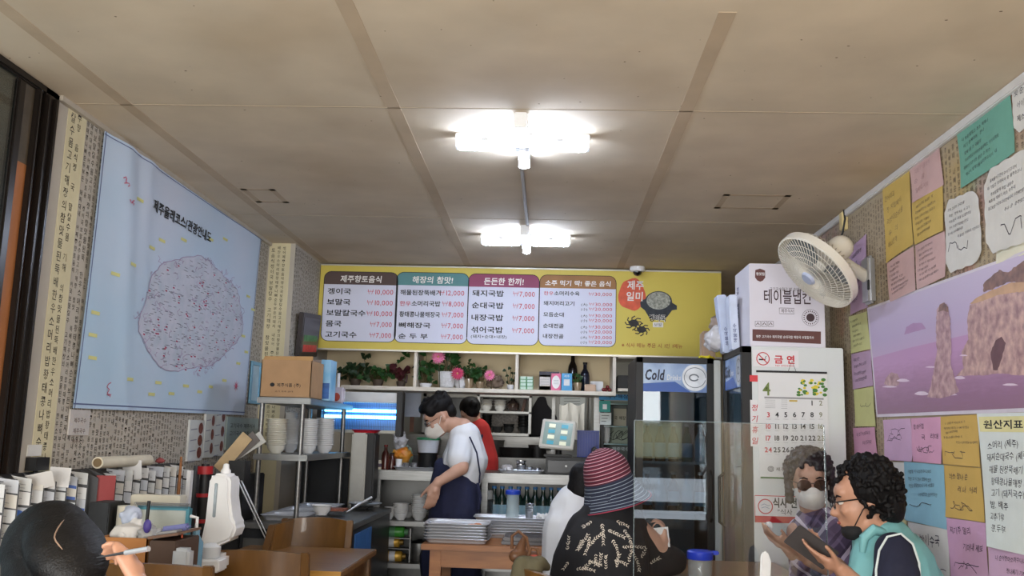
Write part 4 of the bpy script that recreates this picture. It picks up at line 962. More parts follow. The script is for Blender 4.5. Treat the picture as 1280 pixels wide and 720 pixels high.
flower('pink flower leaning on the rough stone', 612, 469, 6.49, .042, PK, 3)
b_ = at(574, 484, Y=6.53)
tag(MB().lathe([(.03,0),(.042,.03),(.04,.06),(.028,.08),(.03,.085),(.024,.083),(.001,.05)], 18, Matrix.Translation((b_.x, 6.58, Z0))).build('white_vase', WPOT, smooth=True), 'small white vase holding the drooping deep pink flower', 'vase')
crumple('rough_stone', 'rough grey brown stone on the shelf with a pink flower against it', 'stone', (at(620,476,Y=6.58).x, 6.58, Z0+.05), (.075, .05, .05), mat('stone_brown', (112,96,82), .9, 0, .3, 40, .6, 80), 12, voxel=.006)
# right bay
GB = mat('green_white_box', (206,226,214), .6); GBG = mat('box_green', (70,150,90), .6)
k = 0
proto = None
for cx in (654, 662.5):
    for lv in range(4 if cx < 660 else 4):
        a, b, c, e = fr(cx-4.1, 480.4-lv*4.1-.1, cx+4.1, 484.4-lv*4.1, 6.5)
        z = Z0 + lv*.0235
        if proto is None:
            proto = thing('medicine_box', 'small white box with green edges in the two stacks by the second divider', 'box', ((a+b)/2, 6.5, z), 'green edged boxes on the shelf')
            MB().box(a, b, 6.5, 6.56, z, z+.0225).build('box', GB, proto, bevel=.001)
            MB().box(a, a+.004, 6.4985, 6.4998, z, z+.0225).box(b-.004, b, 6.4985, 6.4998, z, z+.0225).box(a+.004, b-.004, 6.4985, 6.4998, z, z+.004).build('printed_edge', GBG, proto); PX0 = (a+b)/2
        else:
            o = copy_tree(proto); o.location = ((a+b)/2, 6.5, z)
def card(name, label, cat, px, Y, col, tilt=0, thick=.006, stuffs=(), z=None):
    a, b, c, e = fr(*px, Y); h = e-c; c = Z0 if z is None else z
    r = thing(name, label, cat, ((a+b)/2, Y, c)); MB().box(a, b, Y, Y+thick, c, c+h).build('card', mat('card_%02x%02x%02x' % col, col, .5, 0, .02), r)
    MB().box((a+b)/2-.008, (a+b)/2+.008, Y+thick, Y+.05, c, c+h*.5).build('stand', WHITE, r)
    for (u0, v0, u1, v1, cc) in stuffs:
        MB().add([(a+(b-a)*u, Y-.0008, c+h*v) for u, v in ((u0,v0),(u1,v0),(u1,v1),(u0,v1))], [(0,1,2,3)]).build('printed_field', mat('fld_%02x%02x%02x' % cc, cc, .6), r)
    return r, a, b, c, c+h
r, a, b, c, e = card('document_holder', 'black clip board holding an orange headed document on the shelf', 'document', (674,460,699,484), 6.56, (44,44,60), stuffs=((.03,.04,.55,.82,(222,218,214)), (.03,.04,.55,.24,(210,160,80)), (.03,.72,.55,.82,(220,150,60))))
t = MB()
for k in range(5): ribbon(t, [(a+.006, c+(e-c)*(.34+.08*k)), (a+(b-a)*.5, c+(e-c)*(.34+.08*k))], .002, front(6.558))
t.build('printed_lines', mat('fine_grey2', (140,140,150), .6), r)
r, a, b, c, e = card('pink_card', 'pink card with white oval standing on the shelf', 'card', (689,463.5,701,485), 6.53, (226,110,150))
poly(t := MB(), disc((a+b)/2, (c+e)/2, (b-a)*.42, (e-c)*.38, 20), lambda u, v: (u, 6.5285, v)); t.build('printed_oval', WHITE, r)
t = MB()
for k in range(3): ribbon(t, [(a+(b-a)*.25, c+(e-c)*(.4+.1*k)), (b-(b-a)*.25, c+(e-c)*(.4+.1*k))], .002, front(6.528))
t.build('printed_lines', _m['fine_grey2'], r)
r, a, b, c, e = card('blue_card', 'sky blue card standing between the pink card and the vase', 'card', (702,463,715,485), 6.52, (70,160,214), stuffs=((.22,.3,.78,.66,(226,230,234)),))
t = MB(); write(t, '제주', .022, front(6.518), a+(b-a)*.25, e-.028, (b-a)*.5); t.build('lettering', WHITE, r)
def bott(px, Y, h, rr_, m, label, capm=BLACK):
    p = at(px, 484, Y=Y); return bottle(None, label, m, capm, h=h, r=rr_, loc=Vector((p.x, Y, Z0)))
DKB = mat('wine_glass_dark', (24,20,24), .12, 0, .1, coat=.5)
bott(715.5, 6.66, at(716, 441, Y=6.66).z-Z0, .036, DKB, 'tall dark wine bottle behind the cards on the shelf')
bott(731, 6.66, at(731, 453, Y=6.66).z-Z0, .034, mat('bottle_navy', (28,32,50), .15, coat=.5), 'shorter dark blue bottle with black cap on the shelf')
plant('vase_plant', 'small green sprig in a clear vase right of the blue card', 722, 463, 484, 6.53, 16, .03, GREENL, 21, (.03,.06,JAR,'p'), Ls=.03)
a, b, c, e = fr(731, 476, 745, 485, 6.52); tag(MB().box(a, b, 6.52, 6.6, Z0, Z0+e-c).build('tan_box', mat('tan_box', (196,168,146), .7), bevel=.004), 'small tan box at the foot of the dark blue bottle', 'box')
a, b, c, e = fr(738, 470, 754, 484, 6.64); tag(MB().box(a, b, 6.64, 6.65, Z0, Z0+e-c).build('white_board', WPAPER, bevel=.002), 'small white panel leaning behind the tan box', 'frame')
MAR = mat('dark_red_ball', (110,24,30), .25, 0, .15, coat=.4)
for i, (px, py) in enumerate(((757, 482), (762, 482), (754.5, 482.3), (759.5, 478.5))):
    p = at(px, py, Y=6.5 + .02*(i % 2)); o = MB().ell((p.x, 6.5+.03*(i % 2), Z0+.014+(.021 if i == 3 else 0)), .014).build('red_fruit', MAR, smooth=True); tag(o, 'dark red fruit in the little heap at the right end of the shelf', 'fruit', 'dark red fruit on the shelf')
# bay right of the shelf with a black box
xa, xb = at(772, 470, Y=6.5).x, at(812, 470, Y=6.5).x
s2 = thing('side_shelf', 'short pale shelf between the plant shelf and the drinks fridge', 'shelf', ((xa+xb)/2, 6.8, Z0)); z2 = at(785, 486, Y=6.5).z
MB().box(xa, xb, 6.46, 6.8, z2-.02, z2).build('board', WSH, s2); MB().box(xa, xb, 6.46, 6.8, at(785,445,Y=6.5).z-.02, at(785,445,Y=6.5).z).build('board', WSH, s2)
a, b, c, e = fr(771, 467, 812, 484, 6.52); tag(MB().box(a+.004, b, 6.52, 6.75, z2+.001, z2+e-c).build('black_box', BLACK, bevel=.006), 'black box on the short shelf left of the drinks fridge', 'box')
a, b, c, e = fr(774, 440, 812, 443, 6.5)

# ------------------------------------------------------------ pass counter
CY0, CY1 = 6.14, 6.70
ct = at(600, 591, Y=CY0).z; cb = at(600, 603, Y=CY0).z
xa, xb = at(440, 597, Y=CY0).x, at(792, 597, Y=CY0).x
pc = thing('pass_counter', 'long stainless steel pass counter with lower shelves', 'counter', ((xa+xb)/2, CY0, 0))
MB().box(xa, xb, CY0, CY1, cb+.01, ct).build('worktop', STEEL, pc, bevel=.005)
MB().box(xa, xb, CY0-.002, CY0+.012, cb, ct-.004).build('front_lip', STEEL, pc, bevel=.003)
zl = at(510, 652, Y=CY0).z; zl2 = at(510, 705, Y=CY0).z
MB().box(xa, xb, CY0, CY1-.02, zl-.03, zl).build('shelf', STEEL, pc, bevel=.003)
MB().box(xa, xb, CY0, CY1-.02, zl2-.03, zl2).build('shelf', STEEL, pc, bevel=.003)
MB().box(xa, xb, CY1-.02, CY1, .1, cb+.01).build('back_panel', STEELD, pc)
for px in (470, 605, 735): x = at(px, 630, Y=CY0).x; MB().box(x-.02, x+.02, CY0+.01, CY0+.05, 0, cb+.01).build('leg', STEEL, pc, bevel=.003)
BWH = mat('bowl_white', (226,226,224), .3, 0, .02, coat=.3)
def bowl_stack(px, py_top, Y, zb, rad, n, lab, grp, m=None, dh=None, nm='bowl', cat='bowl', x=None):
    x = at(px, 630, Y=Y).x if x is None else x; zt_ = at(px, py_top, Y=Y).z; dh = dh or (zt_-zb-.05)/max(1, n-1)
    proto = None
    for i in range(n):
        z = zb + i*dh
        if proto is None:
            proto = MB().lathe([(rad*.5, 0), (rad*.52, .006), (rad*.8, .022), (rad*.88, .044), (rad, .049), (rad*1.0, .052), (rad*.93, .05), (rad*.76, .028), (rad*.45, .012), (.001, .01)], 24, Matrix.Translation((x, Y, z))).build(nm, m or BWH, smooth=True); tag(proto, lab, cat, grp); o = proto
        else: o = proto.copy(); COL.objects.link(o); o.location = (x, Y, z); o['label'] = ('topmost ' if i == n-1 else '') + lab
    return proto
bowl_stack(487.5, 634, CY0+.12, zl+.001, .036, 5, 'small white bowl in the low leftmost stack under the pass counter', 'low stack of small bowls')
bowl_stack(501.5, 629.5, CY0+.12, zl+.001, .054, 6, 'white bowl in the middle stack under the pass counter', 'middle stack of bowls')
bowl_stack(524.5, 618.5, CY0+.12, zl+.001, .056, 10, 'white bowl in the tall stack beside the cook under the pass counter', 'tall stack of bowls')
bowl_stack(510, 632, CY0+.3, zl+.001, .05, 6, 'white bowl in the half hidden stack behind the middle one', 'hidden stack of bowls')
# rolls on the lowest shelf
def roll(px0, px1, py, Y, m, capm, label, z):
    a = at(px0, py, Y=Y).x; b = at(px1, py, Y=Y).x; r_ = .034
    o = thing('gas_canister', label, 'canister', ((a+b)/2, Y, z)); zc = z + r_
    MB().tube([(a, Y, zc), (a+.004, Y, zc), (b-.02, Y, zc), (b-.012, Y, zc)], [r_*.9, r_, r_, r_*.8], 20).build('can', m, o, smooth=True, angle=50)
    MB().tube([(b-.012, Y, zc), (b+.012, Y, zc)], r_*.55, 16).build('nozzle', capm, o, smooth=True, angle=50)
    MB().tube([(a+.03, Y, zc), (a+.07, Y, zc)], r_*1.01, 20).build('label', WPAPER if 'green' not in label else capm, o, smooth=True, angle=50)
GC = mat('canister_green', (70,160,60), .35); YC = mat('canister_yellow', (214,166,60), .3, .3)
rk = thing('wire_rack', 'steel rack holding canisters under the bowls', 'rack', (at(492,680,Y=6.2).x, 6.2, zl2))
za, zb_, zc_ = zl2+.002+.0, at(490, 685, Y=6.2).z, at(490, 672, Y=6.2).z
xr0, xr1 = at(476, 690, Y=6.2).x, at(512, 690, Y=6.2).x
for z in (zb_, zc_): MB().box(xr0, xr1, 6.18, 6.28, z-.004, z).build('tier', STEEL, rk)
for x in (xr0, xr1): MB().box(x-.004, x+.004, 6.2, 6.26, zl2+.001, zc_+.06).build('upright', STEEL, rk)
roll(481, 505, 697, 6.23, YC, mat('nozzle_gold', (150,120,60), .3, .6), 'yellow canister lying lowest on the steel rack', zl2+.001)
roll(480, 502, 681, 6.23, YC, _m['nozzle_gold'], 'yellow canister lying in the middle of the steel rack', zb_+.001)
roll(481, 508, 666, 6.23, GC, mat('nozzle_green', (100,150,110), .3), 'green canister lying on top of the steel rack', zc_+.001)
x = at(524, 690, Y=6.3).x; h = at(524, 674, Y=6.3).z - zl2
pt_ = thing('stock_pot', 'tall steel pot with black lid on the lowest counter shelf', 'pot', (x, 6.3, zl2))
MB().lathe([(.066, .001), (.07, .006), (.07, h*.85), (.074, h*.86)], 28, Matrix.Translation((x, 6.3, zl2))).build('body', STEEL, pt_, smooth=True, angle=50)
MB().lathe([(.076, h*.86), (.07, h*.9), (.02, h*.95), (.015, h), (.001, h)], 28, Matrix.Translation((x, 6.3, zl2))).build('lid', BLACK, pt_, smooth=True, angle=50)

# soju bottles under the counter on the right
proto = None
for i, px in enumerate((617, 627, 637.5, 648, 658, 668.5, 678.5, 688.5, 698.5, 708)):
    p = at(px, 640, Y=6.3); loc = Vector((p.x, 6.3, zl+.001))
    if proto is None:
        proto = bottle(None, 'dark green bottle with sky blue label in the row under the pass counter', SOJUD, CAPB, h=.235, r=.033, loc=loc, lm=LBL, group='row of blue labelled bottles under the counter')
    else: copy_tree(proto).location = loc
# things standing on the pass counter, left to right
T0 = ct + .001
TRAYM = mat('tray_steel', (206,208,212), .34, .45, .04)
def tray(name, label, x0, x1, y0, y1, z, h=.022, m=None, grp=None, wall=.012):
    o = MB(); cx, cy = (x0+x1)/2, (y0+y1)/2; a, b = (x1-x0)/2, (y1-y0)/2
    def rg(s, zz): return [(cx+p[0], cy+p[1], zz) for p in rrect(-a+s, -b+s, a-s, b-s, .03, 4)]
    rs = [rg(.02, z), rg(.012, z+h*.8), rg(0, z+h*.92), rg(.001, z+h), rg(.024, z+.004)]
    n = len(rs[0]); vs = [p for r_ in rs for p in r_]; fs = [tuple(range(n-1, -1, -1))]
    for i in range(4):
        for k in range(n): fs.append((i*n+k, i*n+(k+1) % n, (i+1)*n+(k+1) % n, (i+1)*n+k))
    fs.append(tuple(4*n+k for k in range(n)))
    return tag(o.add(vs, fs).build(name, m or TRAYM, smooth=True, angle=35), label, 'tray', grp)
def X_(px, Y, py=590): return at(px, py, Y=Y).x
tray('steel_tray', 'steel tray on the pass counter in front of the cook with small cups', X_(491,6.2), X_(546,6.2), 6.16, 6.4, T0)
tray('steel_tray', 'steel tray of cups and wraps on the counter left of the cash drawer', X_(622,6.2), X_(680,6.2), 6.16, 6.42, T0)
CUPM = mat('polished_cup', (200,200,200), .18, 1, .1)
def cup(px, py0, py1, Y, zb, rad, label, m=None, grp=None, nm='steel_cup'):
    x = X_(px, Y); h = at(px, py0, Y=Y).z - at(px, py1, Y=Y).z
    return tag(MB().lathe([(rad*.85, 0), (rad, h*.9), (rad*1.04, h), (rad*.95, h), (rad*.8, .01), (.001, .008)], 20, Matrix.Translation((x, Y, zb))).build(nm, m or CUPM, smooth=True, angle=50), label, 'cup', grp)
cup(507, 580, 588, 6.24, T0+.005, .024, 'small steel cup on the tray, left one in front of the cook')
cup(517, 580, 588, 6.26, T0+.005, .026, 'small steel cup on the tray, right one in front of the cook')
cup(498, 577, 589, 6.30, T0+.005, .022, 'white cup standing at the left end of the steel tray', WHITE)
bowl_stack(650, 576.5, 6.26, T0+.006, .036, 2, 'small steel bowl stacked on the right steel tray', 'steel bowls on the tray', m=CUPM, dh=.025)
cup(661, 582, 589, 6.27, T0+.006, .028, 'shallow steel cup beside the stacked steel bowls'); cup(671, 583, 589, 6.25, T0+.006, .026, 'shallow steel cup at the right end of the tray')
crumple('wrapped_cutlery', 'crumpled clear wrap on the left of the right steel tray', 'wrap', (X_(634,6.26), 6.27, T0+.03), (.05, .05, .02), bagm, 31, voxel=.008)
def sauce(px, py0, Y, m, cm, label, rad=.028):
    x = X_(px, Y); h = at(px, py0, Y=Y).z - T0
    return bottle(None, label, m, cm, h=h, r=rad, loc=Vector((x, Y, T0)), nm='sauce_bottle')
SR = mat('sauce_red', (120,24,22), .25, coat=.3); SB = mat('sauce_brown', (70,30,22), .25, coat=.3)
sauce(481, 556, 6.24, SB, SR, 'dark red sauce bottle with pointed red cap on the counter')
sauce(489, 566, 6.34, SB, BLACK, 'brown sauce bottle behind the red capped one')
a = X_(471, 6.2); 
tn = thing('label_tin', 'cream tin with dark label at the left end of the pass counter', 'tin', (a, 6.24, T0)); h = at(471,575,Y=6.24).z - T0
MB().lathe([(.03, 0), (.03, h*.9), (.026, h), (.001, h)], 20, Matrix.Translation((a, 6.24, T0))).build('can', mat('tin_cream', (214,206,180), .4), tn, smooth=True, angle=40)
MB().lathe([(.0306, h*.25), (.031, h*.26), (.031, h*.62), (.0306, h*.63)], 20, Matrix.Translation((a, 6.24, T0))).build('label', mat('tin_label', (96,80,90), .5, 0, .3, 60), tn, smooth=True)
crumple('orange_bag', 'orange and yellow bag of goods on the counter behind the sauces', 'bag', (X_(501,6.42), 6.45, T0+.085), (.075, .05, .07), mat('bag_orange', (214,120,40), .4, 0, 0, 14, .4, 40, col2=(206,160,60)), 33, n=10, voxel=.008)
crumple('clear_bag', 'white plastic bag standing behind the orange bag', 'bag', (X_(497,6.55), 6.6, T0+.18), (.06, .04, .09), bagm, 35, n=12, voxel=.008)
bag2 = crumple('green_bag', 'pale green plastic bag behind the white bucket', 'bag', (X_(508,6.56), 6.58, T0+.08), (.05, .04, .08), mat('bag_green', (150,176,160), .35, 0, .15, 20, .3), 36, n=12, voxel=.008)
# bucket on black pot
x = X_(533, 6.34); zp = at(533, 566, Y=6.34).z; zt_ = at(533, 547, Y=6.34).z
bp_ = thing('black_pot', 'black pot under the white bucket in front of the cook', 'pot', (x, 6.38, T0))
MB().lathe([(.06, 0), (.066, .01), (.066, zp-T0-.012), (.07, zp-T0-.001), (.001, zp-T0-.001)], 26, Matrix.Translation((x, 6.38, T0))).build('body', BLACK, bp_, smooth=True, angle=40)
bk = thing('white_bucket', 'white bucket with green lid stacked on a black pot', 'bucket', (x, 6.38, zp))
MB().lathe([(.064, .001), (.078, zt_-zp-.015), (.001, zt_-zp-.015)], 28, Matrix.Translation((x, 6.38, zp))).build('body', mat('bucket_white', (206,210,220), .35), bk, smooth=True, angle=40)
MB().lathe([(.082, zt_-zp-.016), (.084, zt_-zp-.002), (.07, zt_-zp+.002), (.001, zt_-zp)], 28, Matrix.Translation((x, 6.38, zp))).build('lid', mat('lid_green', (60,140,100), .35), bk, smooth=True, angle=40)
# cash drawer, terminal, printer
a, b, c, e = fr(682, 572, 737, 593, 6.2)
cd = thing('cash_drawer', 'black cash drawer with small lock under the ordering screen', 'cash drawer', ((a+b)/2, 6.2, T0))
MB().box(a, b, 6.2, 6.55, T0, e).build('case', BLACK, cd, bevel=.006)
MB().box(a+.012, b-.012, 6.192, 6.2, T0+.012, e-.02).build('drawer', mat('drawer_black', (34,35,38), .35), cd, bevel=.004)
MB().tube([((a+b)/2-.01, 6.193, (T0+e)/2), ((a+b)/2-.01, 6.186, (T0+e)/2)], .007, 12).build('lock', STEEL, cd, smooth=True, angle=40)
zc = e + .001
mon = thing('ordering_screen', 'tilted beige touch screen with teal buttons on the cash drawer', 'screen', ((a+b)/2, 6.3, zc))
pcn = at(697, 543, Y=6.24)
MM = Matrix.Translation(pcn) @ Matrix.Rotation(radians(-8), 4, 'Z') @ Matrix.Rotation(radians(-22), 4, 'X') @ Matrix.Rotation(radians(4), 4, 'Y')
MB().box(-.115, .115, 0, .03, -.10, .105, MM).build('bezel', mat('screen_beige', (196,192,180), .5), mon, bevel=.006)
MB().box(-.095, .095, -.002, .002, -.075, .085, MM).build('display', mat('display_lit', (120,142,130), .3, emit=.12), mon)
bt = MB(); bt2 = MB(); r3 = random.Random(1)
for i in range(2):
    for j in range(4):
        (bt if (i+j) % 2 else bt2).box(-.065+i*.085, -.02+i*.085, -.004, -.002, .055-j*.04-.01, .055-j*.04+.016, MM)
tag(bt.build('screen_buttons', mat('button_teal', (50,140,160), .4, emit=.3), mon), kind='stuff'); tag(bt2.build('screen_buttons', mat('button_cream', (214,216,190), .4, emit=.3), mon), kind='stuff')
MB().tube([MM @ Vector((0, .02, -.03)), (pcn.x+.01, 6.36, zc+.06), (pcn.x+.01, 6.36, zc+.01)], .022, 12).build('stand', BLACK, mon, smooth=True)
MB().box(pcn.x-.09, pcn.x+.1, 6.27, 6.46, zc, zc+.016).build('foot', BLACK, mon, bevel=.004)
rp_ = thing('receipt_printer', 'black receipt printer right of the ordering screen', 'printer', (X_(733,6.4), 6.45, T0)); a, b, c, e = fr(722, 558, 746, 592, 6.4)
MB().box(max(a, bpy.data.objects['cash_drawer'].location.x+.17), b, 6.35, 6.5, T0, e).build('case', BLACK, rp_, bevel=.01)
a, b, c, e = fr(722, 540, 748, 560, 6.62); bc = thing('blue_crate', 'dark blue crate behind the ordering screen', 'crate', ((a+b)/2, 6.62, T0))
m_ = MB().box(a, b, 6.60, 6.61, T0+.06, e); 
for k in range(9): m_.box(a+k*(b-a)/8-.004, a+k*(b-a)/8+.004, 6.592, 6.60, T0+.06, e)
m_.box(a-.004, b+.004, 6.585, 6.69, e, e+.01).box(a, b, 6.60, 6.69, T0, T0+.06).build('body', mat('crate_blue', (28,50,130), .4), bc)
# kitchen behind: bowl cabinet, dark oven window, sheets, apron, poles
KY = 7.80
a, b, c, e = fr(596, 493, 664, 545, KY)
bc = thing('bowl_cabinet', 'white framed open cabinet of bowls and black pots at the back of the kitchen', 'cabinet', ((a+b)/2, KY+.3, c))
MB().box(a, b, KY+.28, KY+.3, c, e).build('back', mat('speckled_back', (170,164,158), .8, 0, .35, 60), bc)
zm = at(630, 514, Y=KY).z
for z0_, z1_ in ((c, c+.025), (zm-.02, zm+.0), (e-.025, e)): MB().box(a, b, KY, KY+.28, z0_, z1_).build('shelf', mat('cabinet_white', (206,208,208), .4), bc, bevel=.003)
for x in (a, b-.022): MB().box(x, x+.022, KY, KY+.28, c, e).build('side', _m['cabinet_white'], bc, bevel=.003)
MB().box(a, b, KY+.1, KY+.12, c-.35, c).build('support', STEELD, bc)
MB().box(a, a+.02, KY+.1, KY+.3, 0, c).box(b-.02, b, KY+.1, KY+.3, 0, c).build('leg', STEELD, bc)
for px in (574, 608, 625): bowl_stack(px, 502, KY+.12, zm+.001, .055, 3, 'white bowl stacked on the upper cabinet shelf at the back of the kitchen', 'bowls in the back cabinet', dh=.022, x=X_(px, KY+.12, 510)) if px > 590 else None
x = X_(641, KY+.12, 508); tag(MB().lathe([(.03,0),(.05,.02),(.054,.06),(.04,.085),(.02,.095),(.012,.115),(.001,.116)], 22, Matrix.Translation((x, KY+.12, zm+.001))).build('brown_teapot', mat('pot_brown', (60,44,40), .25, coat=.4), smooth=True, angle=50), 'brown lidded pot right of the white bowls in the back cabinet', 'pot')
x = X_(653, KY+.1, 508); M = Matrix.Translation((x, KY+.12, zm+.001)) @ Matrix.Rotation(radians(12), 4, 'Y'); tag(MB().box(-.012, .012, 0, .1, .003, .11, M).build('brown_board', mat('board_brown', (90,56,40), .5)), 'brown board leaning at the right end of the upper cabinet shelf', 'board')
for i, (px, n) in enumerate(((592+6, 4), (608, 5), (622, 1), (636, 2), (654, 5))):
    bowl_stack(px, 520, KY+.12, c+.026, .05, n, 'black earthen bowl stacked on the lower cabinet shelf', 'black bowls in the back cabinet', m=mat('earthen_black', (20,20,22), .4), dh=.024, x=X_(px, KY+.12, 530))
tb = thing('kitchen_range', 'steel kitchen range with black pans behind the pass counter', 'range', (X_(620,7.3), 7.4, 0)); zr = at(640, 572, Y=7.2).z
MB().box(X_(480,7.2), X_(745,7.2), 7.15, 7.7, .05, zr).build('cabinet', STEELD, tb, bevel=.006)
MB().box(X_(480,7.2), X_(745,7.2), 7.72, 7.76, zr, zr+.16).build('splash_back', STEEL, tb)
def pan(px, w_, h, lab, m, Y=7.35, nm='black_pan', hdl=True, cat='pan'):
    x = X_(px, Y, 565); o = thing(nm, lab, cat, (x, Y, zr))
    MB().lathe([(w_*.85, .001), (w_, h), (w_*1.03, h), (w_*.96, h-.004), (w_*.8, .012), (.001, .01)], 28, Matrix.Translation((x, Y, zr))).build('body', m, o, smooth=True, angle=45)
    if hdl: MB().tube([(x+w_, Y-.02, zr+h*.8), (x+w_+.12, Y-.03, zr+h*.95)], [.009, .011], 10).build('handle', BLACK, o, smooth=True)
pan(646, .15, .075, 'wide black pan on the range at the back', BLACK)
pan(613, .11, .13, 'large steel pot on the range beside the red clad helper', STEEL, hdl=False, nm='steel_pot', cat='pot')
pan(672, .075, .1, 'small black pot with handle at the right of the range', BLACK, nm='black_saucepan')
pan(511+25, .1, .12, 'steel pot on the range hidden behind the cook', STEEL, nm='steel_pot', hdl=False, cat='pot')
a, b, c, e = fr(526, 491, 602, 546, 7.8)
ov = thing('dark_hatch', 'dark window with steel frame behind the masked cook', 'hatch', ((a+b)/2, 8.1, c))
MB().box(a, a+.035, 7.9, 8.2, c, e).box(b-.035, b, 7.9, 8.2, c, e).box(a, b, 7.9, 8.2, c, c+.035).box(a, b, 7.9, 8.2, e-.035, e).build('frame', STEEL, ov, bevel=.004)
MB().box(a+.035, b-.035, 8.0, 8.05, c+.035, e-.035).build('pane', mat('dark_pane', (16,16,20), .25), ov)
a, b, c, e = fr(501, 488, 526, 521, 6.78); ps = thing('hanging_sheet', 'pale grey sheet hanging behind the shelf edge left of the cook', 'sheet', ((a+b)/2, 6.78, c)); MB().box(a, b, 6.78, 6.785, c, zs-.0285).build('sheet', mat('sheet_grey', (176,184,200), .6), ps)
MB().tube([((a+b)/2, 6.79, zs-.06), ((a+b)/2, 6.79, zs-.0285)], .003, 6).build('hanger', STEEL, ps)
a, b, c, e = fr(512, 521, 524, 540, 6.78); MB().box(a, a+.03, 6.786, 6.792, c, e+.03).build('brown_strip', mat('strip_brown', (110,70,50), .6, 0, .2, 30), ps)
# hanging black apron
p = at(677, 520, Y=8.15); ap = MB(); pts = [(-.03,.17),(.03,.17),(.05,.10),(.11,.03),(.155,-.04),(.10,-.09),(.10,-.17),(-.12,-.18),(-.13,-.02),(-.09,.06)]
ap.prism(pts, 0, .03, Matrix.Translation((p.x, 8.19, p.z)) @ Matrix.Rotation(pi/2, 4, 'X')); tag(ap.build('hanging_apron', mat('apron_black', (22,22,28), .9), bevel=.008), 'black apron hanging on the kitchen wall left of the steel pole', 'apron')
for px, Y, lab, w_ in ((691.5, 6.95, 'thin steel pole behind the ordering screen', .012), (746, 6.72, 'steel post by the teal card under the shelf end', .022)):
    p = at(px, 530, Y=Y); tag(MB().box(p.x-w_, p.x+w_, Y, Y+.03, 0 if w_ < .02 else T0*0, zs-.03).build('steel_post', STEEL, bevel=.004), lab, 'post')
a, b, c, e = fr(697, 488, 740, 545, 7.3)
cl = thing('drying_rack', 'steel dish rack with pale cloth and papers behind the ordering screen', 'rack', ((a+b)/2, 7.4, c)); MB().box(a, b, 7.5, 7.51, max(zr+.01, c-.2), e).build('back_sheet', STEELD, cl)
MB().box(a+.02, b-.05, 7.45, 7.455, e-.16, e-.03).build('pinned_sheet', mat('sheet_clear_grey', (150,156,156), .4), cl)
t = MB(); 
for k in range(4): ribbon(t, [(a+.05, e-.06-k*.022), (b-.09, e-.055-k*.022)], .003, front(7.449))
t.build('printed_lines', INK, cl); MB().tube([(b-.03, 7.44, zr+.002), (b-.03, 7.44, e)], .008, 8).build('rail', STEEL, cl, smooth=True); MB().box(b-.05, b-.02, 7.44, 7.52, zr+.001, c-.1).box(a, a+.02, 7.44, 7.52, zr+.001, c).build('foot', STEELD, cl)
vs = [((a+b)/2-.12+.2*i/12, 7.43+.012*sin(i*1.3)+.006*sin(i*2.9+j), c-.02+.27*j/6-.012*sin(i*.9)) for j in range(7) for i in range(13)]
MB().add(vs, [(j*13+i, j*13+i+1, j*13+i+14, j*13+i+13) for j in range(6) for i in range(12)]).build('white_cloth', mat('cloth_white', (226,226,222), .7, 0, .05, 8, .3, 20), cl, smooth=True)
# far right bay: banner, cards, display shelf of glasses
a, b, c, e = fr(749, 489.5, 812, 500.5, 6.62)
o = thing('blue_banner', 'blue strip banner with dark lettering under the short shelf', 'banner', ((a+b)/2, 6.62, c)); MB().box(a, b, 6.62, 6.63, c, zs-.03+.02).build('strip', mat('banner_blue2', (60,140,190), .6), o)
t = MB(); write(t, '제주해장국밥', .035, front(6.619), a+.05, c+.015, (b-a)*.66, off=.01); t.build('lettering', NAVY, o)
dsp = thing('display_case', 'glass fronted case with drawings and stacked cups left of the drinks fridge', 'display case', (X_(785,6.7), 6.8, 0))
a, b, c, e = fr(752, 500, 815, 600, 6.75)
MB().box(a, b, 6.98, 7.0, 0, e).build('back', mat('case_back', (120,128,122), .6, 0, .15, 6), dsp)
for py in (505, 533, 555, 577): z = at(785, py, Y=6.75).z; MB().box(a, b, 6.72, 6.98, z-.008, z).build('shelf', mat('glass_edge', (120,150,146), .2), dsp)
MB().box(a-.01, a+.012, 6.7, 7.0, 0, e).box(b-.012, b+.01, 6.7, 7.0, 0, e).build('side', BLACK, dsp)
a, b, c, e = fr(767, 507, 783, 524, 6.9); z = at(785, 533, Y=6.75).z + .001; MB().box(a, b, 6.9, 6.905, z, z+.13).build('card', mat('card_beige', (190,184,160), .6), dsp); t = MB(); write(t, '국 해장', .03, front(6.899), a+.005, z+.05, b-a-.01, off=.01); t.build('lettering', INK, dsp)
a, b, c, e = fr(783, 505, 793, 525, 6.9); MB().box(a, b, 6.9, 6.905, z, z+.15).build('card', mat('card_dark', (70,74,76), .4), dsp)
a, b, c, e = fr(757, 534, 796, 553, 6.92); z = at(785, 555, Y=6.75).z + .001; MB().box(a, b, 6.92, 6.925, z, z+.12).build('card', mat('card_pale_green', (166,178,158), .6), dsp); t = MB(); r3 = random.Random(8)
for k in range(4):
    u, v = a+(b-a)*r3.uniform(.3,.7), z+.06; pts = [(u+.035*cos(q*.7+k)*(1+.2*k), v+.035*sin(q*.9+k)) for q in range(9)]; ribbon(t, pts, .004, front(6.918))
t.build('printed_scribble', INK, dsp)
bowl_stack(758, 536, 6.8, at(785, 555, Y=6.75).z+.001, .03, 8, 'white paper cup in the stack inside the glass fronted case', 'cups stacked in the case', nm='paper_cup', cat='cup', dh=.014, x=X_(758, 6.8, 545))
t = MB(); write(t, '제주국수', .03, front(6.715), X_(765, 6.71), at(770, 563, Y=6.71).z, .12); t.build('lettering', mat('letter_white2', (200,210,206), .5), dsp)
o, a, b, c, e = sheet('teal_card', 'teal square card hung above a white card left of the drinks fridge', 'card', (749,501,763,515), (60,160,150), Y=6.66)
MB().box(a+.025, b-.025, 6.655, 6.6565, c+.02, c+.055).build('printed_square', WHITE, o)
